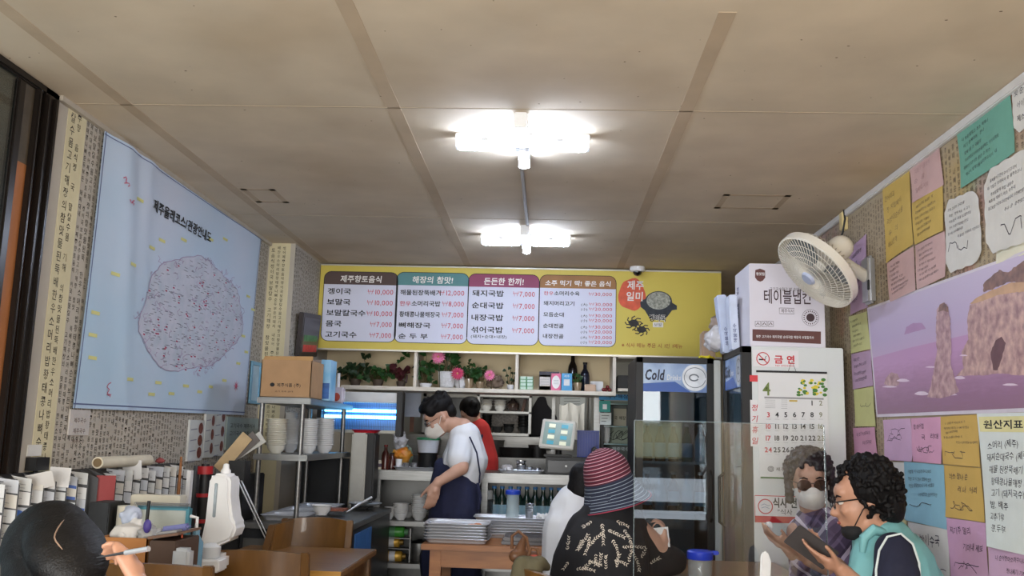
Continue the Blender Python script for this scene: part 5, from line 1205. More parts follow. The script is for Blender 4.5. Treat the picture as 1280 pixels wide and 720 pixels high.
o, a, b, c, e = sheet('white_card', 'white card with three printed lines below the teal card', 'card', (750,516,764,531), (214,220,214), Y=6.66)
t = MB()
for k in range(3): ribbon(t, [(a+.01, e-.02-k*.02), (b-.015-k*.01, e-.02-k*.02)], .004, front(6.6565))
t.build('printed_lines', INK, o)
for nm in ('teal_card', 'white_card'): MB().box(a+.02, a+.03, 6.66, 6.74, c+.04, c+.05).build('bracket', STEEL, bpy.data.objects[nm])

# ------------------------------------------------------------ service table with tray stacks
WZ = .74
_dummy=0
TX0, TX1 = at(526, 681, Y=4.95).x, at(690, 684, Y=4.95).x
st_ = thing('service_table', 'orange brown wooden table carrying stacks of steel trays', 'table', ((TX0+TX1)/2, 5.2, 0))
WZ = at(560, 681, Y=4.95).z + .0
MB().box(TX0, TX1, 4.95, 5.6, WZ-.03, WZ).build('tabletop', WOODS, st_, bevel=.004)
for y in (4.99, 5.54): MB().box(TX0+.07, TX1-.07, y, y+.02, WZ-.12, WZ-.03).build('apron_board', WOODS, st_, bevel=.003)
for x in (TX0+.045, TX1-.105):
    for y in (4.98, 5.5): MB().box(x, x+.06, y, y+.06, 0, WZ-.03).build('leg', WOODS, st_, bevel=.004)
def X5(px, Y): return at(px, 665, Y=Y).x
xs0, xs1 = X5(529, 5.02), X5(611, 5.02)
for i in range(6):
    o = tray('serving_tray', ('topmost ' if i == 5 else 'lowest ' if i == 0 else '') + 'rectangular steel tray in the left stack on the orange brown table', xs0+random.uniform(-.004,.004), xs1+random.uniform(-.004,.004), 5.0, 5.3, WZ+.001+i*.0155, h=.024, grp='left stack of steel trays')
tag(MB().ell((X5(592,5.1), 5.1, WZ+.001+5*.0155+.012), (.04,.025,.007)).ell((X5(597,5.1), 5.09, WZ+.001+5*.0155+.016), (.022,.014,.008)).build('food_scrap', mat('scrap_orange', (206,128,76), .6), smooth=True), 'orange brown scrap left on the top tray of the left stack', 'food')
xt0, xt1 = X5(604, 5.35), X5(690, 5.35)
for i in range(5):
    tray('serving_tray', ('topmost ' if i == 4 else 'lowest ' if i == 0 else '') + 'steel tray in the right hand stack behind the dark folders', xt0+random.uniform(-.006,.006), xt1+random.uniform(-.006,.006), 5.33, 5.59, WZ+.001+i*.0155, h=.024, grp='right stack of steel trays')
zt3 = WZ+.001+4*.0155+.024+.002
tray('large_tray', 'wide steel tray lying on top of the right hand stack', X5(590,5.35), X5(692,5.35), 5.36, 5.58, zt3, h=.024)
a, b = X5(627, 5.05), X5(682, 5.05)
for i in range(2): tag(MB().box(a+i*.01, b, 5.03, 5.25, WZ+.001+i*.02, WZ+.019+i*.02).build('dark_folder', mat('folder_dark', (52,44,48), .3), bevel=.004), ('lower', 'upper')[i] + ' of two dark menu folders lying on the orange brown table', 'folder')
# jug and cup on the wide tray
x = X5(640, 5.45); z = zt3+.006; h = at(640, 612, Y=5.45).z - z
jg = thing('water_jug', 'clear water jug with blue lid standing on the steel trays', 'jug', (x, 5.45, z))
MB().lathe([(.034, 0), (.038, .01), (.036, h*.8), (.04, h*.86)], 24, Matrix.Translation((x, 5.45, z))).build('body', mat('jug_clear', (200,220,226), .08, 0, 0, alpha=.45, coat=.5), jg, smooth=True)
MB().lathe([(.042, h*.84), (.044, h*.86), (.044, h*.97), (.03, h), (.001, h)], 24, Matrix.Translation((x, 5.45, z))).build('lid', mat('lid_blue', (36,70,190), .35), jg, smooth=True, angle=40)
MB().lathe([(.032, h*.3), (.034, h*.31), (.033, h*.55), (.001, h*.55)], 20, Matrix.Translation((x, 5.45, z))).build('ice', mat('water_pale', (190,206,210), .2, 0, .2, 60, alpha=.6), jg, smooth=True)
proto = None
for i in range(4):
    x = X5(661, 5.45); zz = z + i*.014
    tag(MB().lathe([(.02, 0), (.0235, .05), (.025, .052), (.0225, .05), (.019, .004), (.001, .004)], 20, Matrix.Translation((x, 5.45, zz))).build('steel_cup', CUPM, smooth=True, angle=50), 'steel cup stacked beside the blue lidded jug', 'cup', 'steel cups stacked by the jug')
crumple('white_napkins', 'crumpled white napkins on the trays right of the steel cups', 'napkin', (X5(677,5.45), 5.46, z+.02), (.045,.03,.016), mat('napkin_white', (226,228,228), .8), 51, voxel=.006)
# steel bucket in front of the counter post
x = X5(597, 6.0); bz_ = at(597, 650, Y=6.0)
b9 = thing('tall_steel_can', 'tall steel can on the counter shelf right of the cook', 'can', (x, 6.24, zl)); MB().lathe([(.045,.001),(.047,.01),(.047,.14),(.05,.145),(.001,.15)], 24, Matrix.Translation((x+.03, 6.27, zl))).build('body', STEEL, b9, smooth=True, angle=40)
MB().lathe([(.045,.15),(.047,.155),(.044,.21),(.001,.21)], 24, Matrix.Translation((x+.03, 6.27, zl))).build('white_tub', mat('tub_white', (186,190,190), .4), b9, smooth=True, angle=40)
# ------------------------------------------------------------ steel rack with bowls, serving counter
RY0, RY1 = 4.95, 6.0
lx0 = at(327, 500, Y=RY0).x; lx1 = at(378, 500, Y=RY0).x
zt_r = at(355, 497, Y=RY0).z; zm_r = at(355, 568, Y=RY0).z; zc_r = at(355, 652, Y=RY0).z
rack = thing('steel_rack', 'stainless steel rack holding cartons above and white bowls below', 'rack', ((lx0+lx1)/2, 5.45, 0))
for z in (zt_r, zm_r): MB().box(lx0-.02, lx1+.05, RY0-.02, RY1+.02, z-.032, z).build('tier', STEEL, rack, bevel=.004)
for x in (lx0, lx1):
    for y in (RY0+.02, RY1-.02): MB().tube([(x, y, zc_r+.002), (x, y, zt_r-.03)], .014, 12).build('leg', STEEL, rack, smooth=True, angle=50)
sc = thing('serving_counter', 'low steel counter with sunken food pans under the steel rack', 'counter', ((lx0+lx1)/2+.1, 5.4, 0))
cx0, cx1 = lx0-.04, at(470, 645, Y=5.6).x
MB().box(cx0, cx1, RY0-.08, RY1+.1, .06, zc_r-.03).build('cabinet', mat('counter_dark', (40,42,46), .4, .3), sc, bevel=.004)
MB().box(cx0-.005, cx1+.01, RY0-.1, RY1+.1, zc_r-.03, zc_r).build('rim', STEEL, sc, bevel=.004)
MB().box(cx0+.02, cx0+.3, RY0-.086, RY0-.08, .2, zc_r-.08).build('door', STEELD, sc, bevel=.002)
MB().box(cx1-.004, cx1+.006, RY0+.05, RY0+.5, .15, zc_r-.06).build('side_panel', mat('panel_blue', (60,110,170), .4, 0, .2, 8), sc)
for k in range(3):
    a = cx0+.06; y0 = RY0+.02+k*.33
    for q in range(2):
        x0 = a + q*.3
        if x0+.26 > cx1: continue
        tray('food_pan', 'rectangular steel food pan set in the counter under the rack', x0, x0+.26, y0, y0+.28, zc_r+.001, h=.03, grp='food pans in the serving counter')
# bowls on the rack's lower tier
def rk_stack(px, py, Y, rad, n, lab, grp, m=None):
    x = at(px, 560, Y=Y).x; z0_ = zm_r + .001; top = at(px, py, Y=Y).z; dh = (top - z0_ - .05)/(n-1)
    return bowl_stack(px, py, Y, z0_, rad, n, lab, grp, m=m, dh=dh, x=x)
CBW = mat('bowl_cream', (226,222,206), .35, 0, .02, coat=.2)
rk_stack(345, 524, 5.1, .056, 15, 'cream bowl in the front left stack on the lower rack tier', 'front left bowl stack on the rack', CBW)
rk_stack(362, 524, 5.42, .05, 14, 'white bowl in the stack right behind the front left one', 'second bowl stack on the rack')
rk_stack(385, 524, 5.3, .052, 14, 'white bowl in the stack just right of the rack pole', 'third bowl stack on the rack')
rk_stack(405, 523, 5.55, .056, 15, 'white bowl in the rightmost stack on the rack', 'right bowl stack on the rack') 
rk_stack(360, 516, 5.85, .05, 14, 'white bowl in the rear stack under the carton', 'rear bowl stack on the rack')
# cartons on the top tier
Y = 4.97
a, b, c, e = fr(326, 447, 389, 496, Y); z0_ = zt_r+.001
cb_ = thing('cardboard_carton', 'open brown cardboard carton with small black print on the steel rack', 'carton', ((a+b)/2, Y+.1, z0_))
e = at(357, 450, Y=Y).z
MB().box(a, b, Y, Y+.004, z0_, e).box(a, b, Y+.26, Y+.264, z0_, e).box(a, a+.004, Y, Y+.26, z0_, e).box(b-.004, b, Y, Y+.26, z0_, e).box(a, b, Y, Y+.26, z0_, z0_+.004).build('carton', CARD, cb_)
MB().prism([(a, 0), (b, 0), (b-.005, .03), (a+.005, .025)], 0, .003, Matrix.Translation((0, Y+.02, e-.002)) @ Matrix.Rotation(radians(60), 4, 'X')).build('flap', mat('flap_tan', (190,150,100), .85), cb_)
MB().box(a, a+.06, Y+.26, Y+.264, e, e+.035).build('flap', _m['flap_tan'], cb_)
t = MB(); p = at(346, 483, Y=Y); write(t, '제주식품 (주)', .022, front(Y-.001), p.x, p.z, .13, off=.01); write(t, '고기 국수 순대', .01, front(Y-.001), p.x-.01, p.z-.03, .1); poly(t, disc(p.x-.025, p.z+.009, .013, .011, 14), front(Y-.001)); t.build('lettering', INK, cb_)
Y2 = 5.3
a, b = at(388, 475, Y=Y2).x+.012, at(401, 475, Y=Y2).x; e = at(394, 450, Y=Y2).z; tag(MB().box(a-.05, b, Y2, Y2+.25, z0_, e).build('grey_carton', mat('grey_card', (176,160,150), .8), bevel=.002), 'plain greyish carton behind the open brown one on the rack', 'carton')
a = b + .002; b = at(414, 475, Y=Y2).x; o = thing('blue_carton', 'tall blue and white carton at the right of the steel rack top', 'carton', ((a+b)/2, Y2, z0_)); e = at(405, 450, Y=Y2).z
MB().box(a, b, Y2-.02, Y2+.12, z0_, e).build('carton', mat('carton_blue', (110,180,224), .5, 0, 0, 7, col2=(170,210,236)), o, bevel=.002)
MB().box(a+.002, b-.004, Y2-.022, Y2-.02, z0_+.01, z0_+.1).build('printed_field', mat('carton_blue_deep', (50,100,170), .5, 0, .3, 30), o)
Y3 = 5.75
x = at(421, 490, Y=Y3).x; sb_ = thing('soap_bottle', 'clear pump bottle with white top at the right end of the rack', 'bottle', (x, Y3, z0_)); h = at(421,466,Y=Y3).z - z0_; hb = at(421,484,Y=Y3).z - z0_
MB().box(x-.045, x+.045, Y3, Y3+.05, z0_, z0_+hb).build('body', mat('soap_white', (206,200,214), .2, coat=.4), sb_, bevel=.01); MB().tube([(x, Y3+.025, z0_+hb-.005), (x, Y3+.025, z0_+h)], .011, 12).build('pump', WHITE, sb_, smooth=True, angle=40); MB().ell((x, Y3-.002, z0_+hb*.4), (.022,.004,.026)).build('printed_mark', mat('mark_red', (170,60,40), .5), sb_)
# dark framed sign on the pillar side
p0 = at(372, 381, X=PXR+.02); p1 = at(397, 390, X=PXR+.02); q0 = at(365, 440, X=PXR+.02)
sg = thing('framed_menu_light', 'dark framed narrow sign with green and red print leaning on the pillar side', 'sign', (PXR+.02, 6.2, q0.z))
y0, y1 = PY+.12, min(6.36, p1.y); zz1 = p0.z-.02; zz0 = q0.z
Ms = Matrix.Translation((PXR+.006, (y0+y1)/2, zz0)) @ Matrix.Rotation(radians(5), 4, 'X') @ Matrix.Rotation(radians(4), 4, 'Y')
hw = (y1-y0)/2; hh = zz1-zz0
MB().box(0, .03, -hw, hw, 0, hh, Ms).build('frame', mat('frame_dark', (40,28,28), .4), sg, bevel=.004)
MB().box(.03, .033, -hw+.03, hw-.03, .03, hh-.03, Ms).build('panel', mat('panel_black', (52,50,58), .3), sg)
MB().box(.033, .0345, -hw+.06, hw-.06, hh*.36, hh*.5, Ms).build('printed_green', mat('pr_green', (70,130,80), .5, 0, .3, 40), sg)
MB().box(.033, .0345, -hw+.06, hw-.06, hh*.12, hh*.28, Ms).build('printed_red', mat('pr_red', (206,60,56), .5, 0, .2, 40), sg)
# blue picture frame + standing posters + little sheets on the left wall
def wallsheet(name, label, cat, px0, py0, px1, py1, col, X=XL+.006, th=.004, frame=None):
    p = at(px0, (py0+py1)/2, X=X); q = at(px1, (py0+py1)/2, X=X); z1 = at((px0+px1)/2, py0, X=X).z; z0 = at((px0+px1)/2, py1, X=X).z
    o = thing(name, label, cat, (XL+.001, (p.y+q.y)/2, z0))
    MB().box(XL+.001, X, p.y, q.y, z0, z1).build('sheet', mat('ws_%02x%02x%02x' % col, col, .6, 0, .06, 12), o)
    if frame: MB().box(XL+.001, X+.008, p.y, q.y, z1-.02, z1).box(XL+.001, X+.008, p.y, q.y, z0, z0+.02).box(XL+.001, X+.008, p.y, p.y+.03, z0+.02, z1-.02).box(XL+.001, X+.008, q.y-.03, q.y, z0+.02, z1-.02).build('frame', frame, o)
    return o, p.y, q.y, z0, z1
wallsheet('wall_picture', 'pale blue picture frame on the left wall beside the rack', 'frame', 312, 452, 325, 505, (176,200,212), frame=mat('frame_blue', (120,170,196), .5))
o, y0, y1, z0, z1 = wallsheet('green_poster', 'grey green poster with rows of print below the banner corner', 'poster', 283, 522, 322, 562, (150,162,156), X=XL+.014)
t = MB()
for k in range(2): write(t, '고기국수 제주식사', .03, lambda u, v: (XL+.0155, u, v), y0+.05, z1-.06-k*.045, (y1-y0)*.8)
t.build('lettering', INK, o)
for i, (x0, x1, yy0, yy1) in enumerate(((236, 254, 525, 576), (256, 268, 514, 572), (268, 281, 508, 570))):
    o, y0, y1, z0, z1 = wallsheet('menu_sheet', ('leftmost', 'middle', 'rightmost')[i] + ' of three white sheets with food pictures under the banner', 'sheet', x0, yy0, x1, yy1, (206,208,204), X=XL+.012)
    for k in range(3):
        zc = z1 - (z1-z0)*(.2+.3*k); yc = y0+(y1-y0)*.75
        MB().add([(XL+.0135, yc+(y1-y0)*.16*cos(2*pi*j/10), zc+.03*sin(2*pi*j/10)) for j in range(10)], [tuple(range(10))]).build('printed_dish', mat('dish_print', (120,62,44), .6, 0, .4, 60), o)
    t = MB()
    for k in range(6): ribbon(t, [(y0+(y1-y0)*.08, z1-.05-k*.055), (y0+(y1-y0)*.5, z1-.045-k*.055)], .005, lambda u, v: (XL+.0135, u, v))
    t.build('printed_lines', _m['fine_grey2'], o)
o, y0, y1, z0, z1 = wallsheet('small_note', 'small pale note with brown writing below the left corner of the banner', 'note', 87, 512, 112, 544, (196,190,184))
t = MB()
for k in range(3): write(t, '제주국수', .022, lambda u, v: (XL+.0075, u, v), y0+.03, z1-.05-k*.04, (y1-y0)*.6)
t.build('lettering', mat('note_brown2', (110,90,80), .7), o)
o, y0, y1, z0, z1 = wallsheet('tiny_label', 'small white label above a dark holder beside the window frame', 'label', 35, 556, 52, 570, (214,212,206)); MB().box(XL+.001, XL+.04, y0, y1, z0-.05, z0-.004).build('holder', BLACK, o)

# ------------------------------------------------------------ business card rack
CX = XL + .06
cr = thing('card_rack', 'long black wall rack with rows of pockets full of name cards', 'rack', (XL, 3.3, .66))
yb0, yb1 = at(-8, 600, X=CX).y, at(236, 578, X=CX).y
MB().box(XL+.002, XL+.02, yb0-.1, yb1+.02, .72, 1.13).build('back_board', mat('rack_black', (26,26,28), .4, 0, .15), cr)
ncol = 21; pw = (yb1-yb0)/ncol; rr = random.Random(12)
cardcols = [(214,216,216), (206,208,206), (222,222,220), (196,200,206), (214,210,200)]
cardmesh = {}
rows = 8
for k in range(ncol):
    yk = yb0 + k*pw
    zt_c = 1.135 - (.0 if k % 5 else .012)
    # wedge column: face turned towards the room's front
    A = Vector((XL+.02, yk+pw*.98, 0)); B = Vector((XL+.085, yk+.034, 0)); C_ = Vector((XL+.02, yk, 0))
    mb = MB().prism([(C_.x, C_.y), (B.x, B.y), (A.x, A.y)], .72, zt_c); mb.v = [(v[0], v[1], v[2] - (.035 if v[2] > 1 and v[0] > XL+.05 else 0)) for v in mb.v]
    mb.build('pocket_column', _m['rack_black'], cr)
    if k in (8, 9): continue
    P0 = Vector((XL+.088, yk+.03, 0)); 
    d1 = (Vector((XL+.022, yk-.006, 0)) - P0)
    wv = -d1; ww = d1.length
    for r_ in range(rows):
        z1 = zt_c - r_*.048 - .008; z0 = z1 - .043
        jit = rr.uniform(-.004, .004); tl = rr.uniform(-.004, .004)
        n = Vector((-.2, -1, 0)).normalized()*.004
        q = [P0 + d1*.97 + Vector((0,0,z0+jit)), P0 + d1*.03 + Vector((0,0,z0+jit+tl-.010)), P0 + d1*.03 + Vector((0,0,z1+jit+tl-.010)), P0 + d1*.97 + Vector((0,0,z1+jit))]
        q = [p + n for p in q]; q2 = [p + Vector((0,-.0012,0)) for p in q]
        o = MB().add(q + q2, [(0,1,2,3)[::-1], (4,5,6,7), (0,1,5,4), (1,2,6,5), (2,3,7,6), (3,0,4,7)]).build('name_card', mat('card%d' % (k*7+r_*3) if False else 'ncard_%d' % ((k*3+r_) % 5), cardcols[(k*3+r_) % 5], .6, 0, .04, 20), cr)
        t = MB(); fn = lambda u, v: q2[0].lerp(q2[1], u).lerp(q2[3].lerp(q2[2], u), v) + Vector((-.0003,-.0012,0))
        kind = rr.random()
        for j in range(3): ribbon(t, [(.12, .22+.13*j), (rr.uniform(.4,.8), .22+.13*j)], .035, fn)
        ribbon(t, [(.12, .75), (rr.uniform(.3,.5), .75)], .09, fn)
        tag(t.build('printed_lines', mat('card_ink', (120,122,130), .7), o), kind='stuff')
        if (k, r_) in ((2,2),): MB().add([fn(.5+.36*cos(j*pi/8), .5+.32*sin(j*pi/8)) + Vector((0,-.0004,0)) for j in range(16)], [tuple(range(16))]).build('printed_oval', mat('oval_blue', (40,100,190), .5), o)
        if (k, r_) in ((6,0),(6,1),(7,2)): MB().add([fn(u, v)+Vector((0,-.0004,0)) for u, v in ((.0,.0),(1,.0),(1,.25),(0,.3))], [(0,1,2,3)]).build('printed_band', mat('band_blue', (50,90,170), .5), o)
# red folder stuck in the gap, tall cards sticking out on top
def proud(label, k, w_, h, col, lean, name='leaflet', z=1.08):
    yk = yb0 + k*pw; M = Matrix.Translation((XL+.07, yk+.01, z)) @ Matrix.Rotation(radians(lean), 4, 'X') @ Matrix.Rotation(radians(-60), 4, 'Z')
    tag(MB().box(-.003, .003, -w_/2, w_/2, 0, h, M).build(name, mat('leaf_%02x%02x%02x' % col, col, .6, 0, .05), bevel=.001), label, 'leaflet')
tg = Matrix.Translation((XL+.10, yb0+8.6*pw+.02, .99)) @ Matrix.Rotation(radians(-60), 4, 'Z')
tag(MB().box(-.004, .004, -.035, .035, 0, .12, tg).build('red_booklet', mat('booklet_red', (150,44,44), .5), bevel=.001), 'dark red booklet in the gap of the name card rack', 'booklet')
proud('white leaflet leaning out of the third column of the card rack', 3.2, .10, .06, (224,222,218), 28)
proud('white leaflet standing tall above the fourth column of the card rack', 4.8, .07, .07, (220,220,218), -8)
proud('white leaflet leaning above the middle of the card rack', 12.6, .075, .08, (222,222,220), 12)
# rolled poster + small red thing on top
p = at(122, 577, X=XL+.07); q = at(186, 572, X=XL+.07)
rl = thing('rolled_poster', 'rolled white poster lying on top of the name card rack', 'roll', (p.x, (p.y+q.y)/2, 1.14))
zr_ = 1.135 + .024
MB().tube([(XL+.07, p.y, zr_), (XL+.07, q.y, zr_)], .023, 20).build('roll', mat('roll_cream', (216,208,186), .7), rl, smooth=True, angle=40)
MB().tube([(XL+.07, p.y-.002, zr_), (XL+.07, p.y+.002, zr_)], .017, 16).build('hollow_end', mat('roll_inside', (130,110,80), .8), rl)
p = at(203, 574, X=XL+.08); crumple('red_knot', 'small dusty red ribbon on the card rack', 'ribbon', (XL+.07, p.y, 1.135+.018), (.02,.03,.016), mat('dusty_red', (150,70,70), .8), 61, n=8, voxel=.005)

# ------------------------------------------------------------ side table with clutter
sx0, sx1, sy0, sy1 = XL+.13, -1.22, 2.95, 3.62
z_s = at(240, 716, Y=3.0).z
dk = thing('side_table', 'low brown side table against the left wall crowded with boxes', 'table', ((sx0+sx1)/2, (sy0+sy1)/2, 0))
z_s = .80
MB().box(sx0, sx1, sy0, sy1, z_s-.03, z_s).build('tabletop', WOODT, dk, bevel=.003)
for x in (sx0+.02, sx1-.06):
    for y in (sy0+.02, sy1-.06): MB().box(x, x+.04, y, y+.04, 0, z_s-.03).build('leg', WOOD, dk, bevel=.003)
ZS = z_s + .001
def S(px, Y, py=660): return at(px, py, Y=Y).x
def Zp(px, py, Y): return at(px, py, Y=Y).z
def bxp(name, label, cat, px, Y, dep, m, z=ZS, bevel=.003, group=None):
    a, b, c, e = fr(*px, Y); return tag(MB().box(a, b, Y, Y+dep, z, max(e, z+.01)).build(name, m, bevel=bevel), label, cat, group)
bxp('white_folder_box', 'long cream box standing at the back of the side table', 'box', (162,619,224,650), 3.50, .07, mat('box_cream', (214,208,190), .6))
# spiral calendar
a, b, c, e = fr(166, 633, 235, 664, 3.42); sp_ = thing('spiral_calendar', 'desk calendar with blue spiral edge standing in front of the cream box', 'calendar', ((a+b)/2, 3.42, ZS))
MB().box(a, b, 3.42, 3.43, ZS, e).build('cover', mat('cal_paper', (206,214,208), .6), sp_); MB().box(a-.001, b+.001, 3.415, 3.435, e-.012, e+.001).build('binding', mat('cal_blue', (90,160,180), .5), sp_)
w_ = MB()
for k in range(34): xx = a + (b-a)*(k+.5)/34; w_.tube([(xx, 3.425+.014*cos(t), e+.001+.012*sin(t)) for t in [j*pi/3 for j in range(6)]], .0012, 4, closed=True)
tag(w_.build('spiral', STEEL, sp_), kind='stuff')
MB().box(b-.006, b+.006, 3.41, 3.44, ZS, e-.005).build('side_edge', _m['cal_blue'], sp_)
bxp('black_organiser', 'black upright organiser at the left end of the side table', 'organiser', (108,628,134,700), 3.3, .12, BLACK)
rl2 = tag(MB().tube([(S(157,3.35), 3.35, ZS), (S(157,3.35), 3.35, Zp(157,632,3.35))], .034, 24).build('paper_roll', mat('roll_white', (220,214,196), .8), smooth=True, angle=40), 'cream paper roll standing behind the tissue pack', 'paper roll')
# cardboard box with tissues
Y = 3.0
a, b = S(124, Y), S(186, Y); z1 = Zp(150, 672, Y)
cbx = thing('cardboard_box', 'open brown cardboard box holding packs of tissue', 'box', ((a+b)/2, Y+.1, ZS))
MB().box(a, b, Y, Y+.004, ZS, z1).box(a, b, Y+.2, Y+.204, ZS, z1).box(a, a+.004, Y, Y+.2, ZS, z1).box(b-.004, b, Y, Y+.2, ZS, z1).box(a, b, Y, Y+.2, ZS, ZS+.004).build('carton', mat('carton_orange', (176,118,66), .8, 0, .08, 10), cbx)
crumple('tissue_pack', 'white tissue pack bulging out of the cardboard box', 'tissue', ((a+b)/2-.03, Y+.1, z1), (.075, .07, .045), mat('tissue_white', (224,220,214), .85, 0, .02, 8, .3, 30), 71, n=10, voxel=.007)
crumple('film_wrap', 'crumpled grey film with a violet cap right of the tissue pack', 'wrap', (b-.025, Y+.06, z1+.005), (.04, .045, .035), mat('film_grey', (160,160,158), .3, 0, .1, 20, .3), 72, n=10, voxel=.006)
tag(MB().ell((b-.018, Y+.03, z1+.035), (.013,.013,.022)).build('violet_cap', mat('violet', (84,70,150), .5), smooth=True), 'violet cap sticking out of the grey film', 'cap')
crumple('crumpled_paper', 'crumpled pale blue paper beside the black organiser', 'paper', (a+.035, Y+.16, z1+.055), (.04, .04, .04), mat('paper_bluish', (196,204,222), .7), 73, n=8, voxel=.007)
pn = MB().tube([(S(182,3.1), 3.1, z1-.02), (S(183.5,3.1), 3.1, Zp(183,626,3.1))], .006, 8).build('black_pen', BLACK, smooth=True, angle=50); tag(pn, 'black pen standing upright in front of the spiral calendar', 'pen')
# brown box with pen case
a2, b2 = S(188, 3.0), S(222, 3.0); z2_ = Zp(200, 672, 3.0)
bb = thing('brown_tray_box', 'low dark brown box right of the cardboard box with a lid askew', 'box', ((a2+b2)/2, 3.05, ZS))
MB().box(a2, b2, 3.0, 3.2, ZS, z2_-.01).build('body', mat('box_brown', (84,62,48), .6), bb, bevel=.003)
Ml = Matrix.Translation(((a2+b2)/2, 3.1, z2_+.005)) @ Matrix.Rotation(radians(-9), 4, 'Y')
MB().box(-(b2-a2)*.6, (b2-a2)*.55, -.1, .1, -.004, .004, Ml).build('lid', mat('lid_brown', (128,96,76), .5), bb, bevel=.001)
tag(MB().box(-(b2-a2)*.5, (b2-a2)*.55, -.02, .02, .0045, .026, Ml).build('pen_case', mat('case_lilac', (120,124,180), .4), bevel=.008), 'slim lilac blue pen case on the askew lid', 'pen case')
tag(MB().box(-(b2-a2)*.4, (b2-a2)*.4, -.075, -.03, .0045, .012, Ml).build('grey_wrap_sheet', mat('wrap_grey', (150,148,146), .4), bevel=.002), 'grey plastic sleeve in front of the pen case', 'sleeve')
ob = thing('orange_pen', 'orange pen standing right of the brown box', 'pen', (S(229,3.1), 3.1, ZS)); MB().tube([(S(230,3.1), 3.1, ZS+.001), (S(228,3.1), 3.1, Zp(228,659,3.1))], [.008, .003], 8).build('barrel', mat('pen_orange', (230,90,40), .4), ob, smooth=True, angle=50)
x = S(239, 3.2); gb = thing('gel_bottle', 'clear gel bottle with blue tint and white pump left of the dispenser', 'bottle', (x, 3.25, ZS)); hb = Zp(239, 662, 3.2)-ZS
MB().lathe([(.024,0),(.027,.01),(.027,hb*.7),(.012,hb*.85),(.012,hb)], 18, Matrix.Translation((x, 3.25, ZS))).build('body', mat('gel_blue', (120,170,196), .12, 0, 0, 8, alpha=.75, coat=.5), gb, smooth=True); MB().tube([(x, 3.25, ZS+hb), (x, 3.25, ZS+hb+.035), (x-.025, 3.25, ZS+hb+.04)], .006, 8).build('pump', WHITE, gb, smooth=True)
x = S(231, 3.0); wb = thing('white_bottle', 'squat white bottle with a small printed label in front of the gel bottle', 'bottle', (x, 3.0, ZS)); hb = Zp(231, 685, 3.0)-ZS
MB().box(x-.028, x+.028, 2.98, 3.03, ZS, ZS+hb).build('body', mat('bottle_white', (196,200,204), .3), wb, bevel=.01); MB().box(x-.014, x+.014, 2.977, 2.98, ZS+hb*.2, ZS+hb*.5).build('label', INK, wb); MB().box(x-.011, x+.011, 2.976, 2.9775, ZS+hb*.23, ZS+hb*.47).build('label_print', WHITE, wb)
x = S(246, 3.05); tag(MB().lathe([(.014,0),(.016,.005),(.016,.06),(.02,.062),(.001,.065)], 14, Matrix.Translation((x, 3.05, ZS))).build('small_vial', mat('vial_grey', (170,176,176), .2, alpha=.8), smooth=True, angle=40), 'little clear vial between the white bottle and the dispenser', 'vial')
# dark umbrellas and tubes standing behind, right of the card rack
def leaner(label, cat, name, p, q, r_, m, extra=None):
    o = thing(name, label, cat, (p[0], p[1], p[2]))
    if 'pole' not in label or 1: k_ = (p[2]-.02)/(q[2]-p[2]); MB().tube([(max(XL+.04, p[0]+(p[0]-q[0])*k_), p[1]+(p[1]-q[1])*k_, .02), Vector(p)], r_*.6, 10).build('lower_end', m, o, smooth=True, angle=50)
    MB().tube([Vector(p), Vector(p).lerp(Vector(q), .5), Vector(q)], [r_*.8, r_, r_*.6], 12).build('body', m, o, smooth=True); 
    if extra:
        for t0, t1, mm in extra: MB().tube([Vector(p).lerp(Vector(q), t0), Vector(p).lerp(Vector(q), t1)], r_*1.15, 12).build('band', mm, o, smooth=True, angle=40)
    return o
Yd = 4.15
def P3(px, py, Y): return tuple(at(px, py, Y=Y))
bs = thing('black_stand', 'black cabinet with dark panels between the card rack and the steel rack', 'cabinet', (-1.6, 4.4, 0))
xa, xb = XL+.02, lx0-.06
MB().box(xa, xb, 4.92, 5.3, 0, at(300, 600, Y=4.45).z).build('body', mat('stand_black', (20,20,24), .5), bs, bevel=.006)
REDB = mat('band_red', (170,30,36), .5); SILV = mat('silver_tube', (176,178,180), .3, .8)
leaner('black folded umbrella with red bands in the corner stand', 'umbrella', 'folded_umbrella', P3(252,672,4.2), P3(257,580,4.2), .03, BLACK, [(.2,.25,REDB),(.55,.6,REDB),(.86,.97,REDB)])
leaner('dark grey folded umbrella left of the red banded one', 'umbrella', 'folded_umbrella', P3(238,660,4.25), P3(246,582,4.25), .022, mat('umb_grey', (60,62,66), .6))
tag(MB().box(S(228,4.0), S(233,4.0), 4.0, 4.03, .002, Zp(230,588,4.0)).build('white_board', WPAPER), 'narrow white board edge standing right of the card rack', 'board')
for i in range(2):
    leaner(('left', 'right')[i] + ' of two slim silver poles leaning behind the dispenser', 'pole', 'silver_pole', P3(316+i*4,640,4.76), P3(289+i*4,583,4.76), .006, SILV)
leaner('wooden ruler standing at the right part of the card rack', 'ruler', 'wooden_ruler', (XL+.10, at(221,640,X=XL+.1).y, .9), (XL+.10, at(221,640,X=XL+.1).y, Zp(221,577,3.7)), .008, WOODS)
fl_ = thing('leaflet_stand', 'fanned brochures and dark board leaning above the silver poles', 'brochures', P3(285,590,4.4))
for i, (px, py, col, ang) in enumerate(((292,565,(186,160,120),-38), (300,562,(96,90,86),-48), (306,560,(190,190,184),-56))):
    c_ = at(px, py, Y=4.42+i*.015); Mx = Matrix.Translation(c_) @ Matrix.Rotation(radians(-ang), 4, 'Y')
    MB().box(-.03, .03, 0, .006, -.11, .1, Mx).build('brochure', mat('broch_%d' % i, col, .5, 0, .1, 20), fl_, bevel=.001)
MB().box(c_.x-.06, c_.x+.02, 4.41, 4.5, at(300,600,Y=4.45).z, c_.z-.06).build('holder', BLACK, fl_)
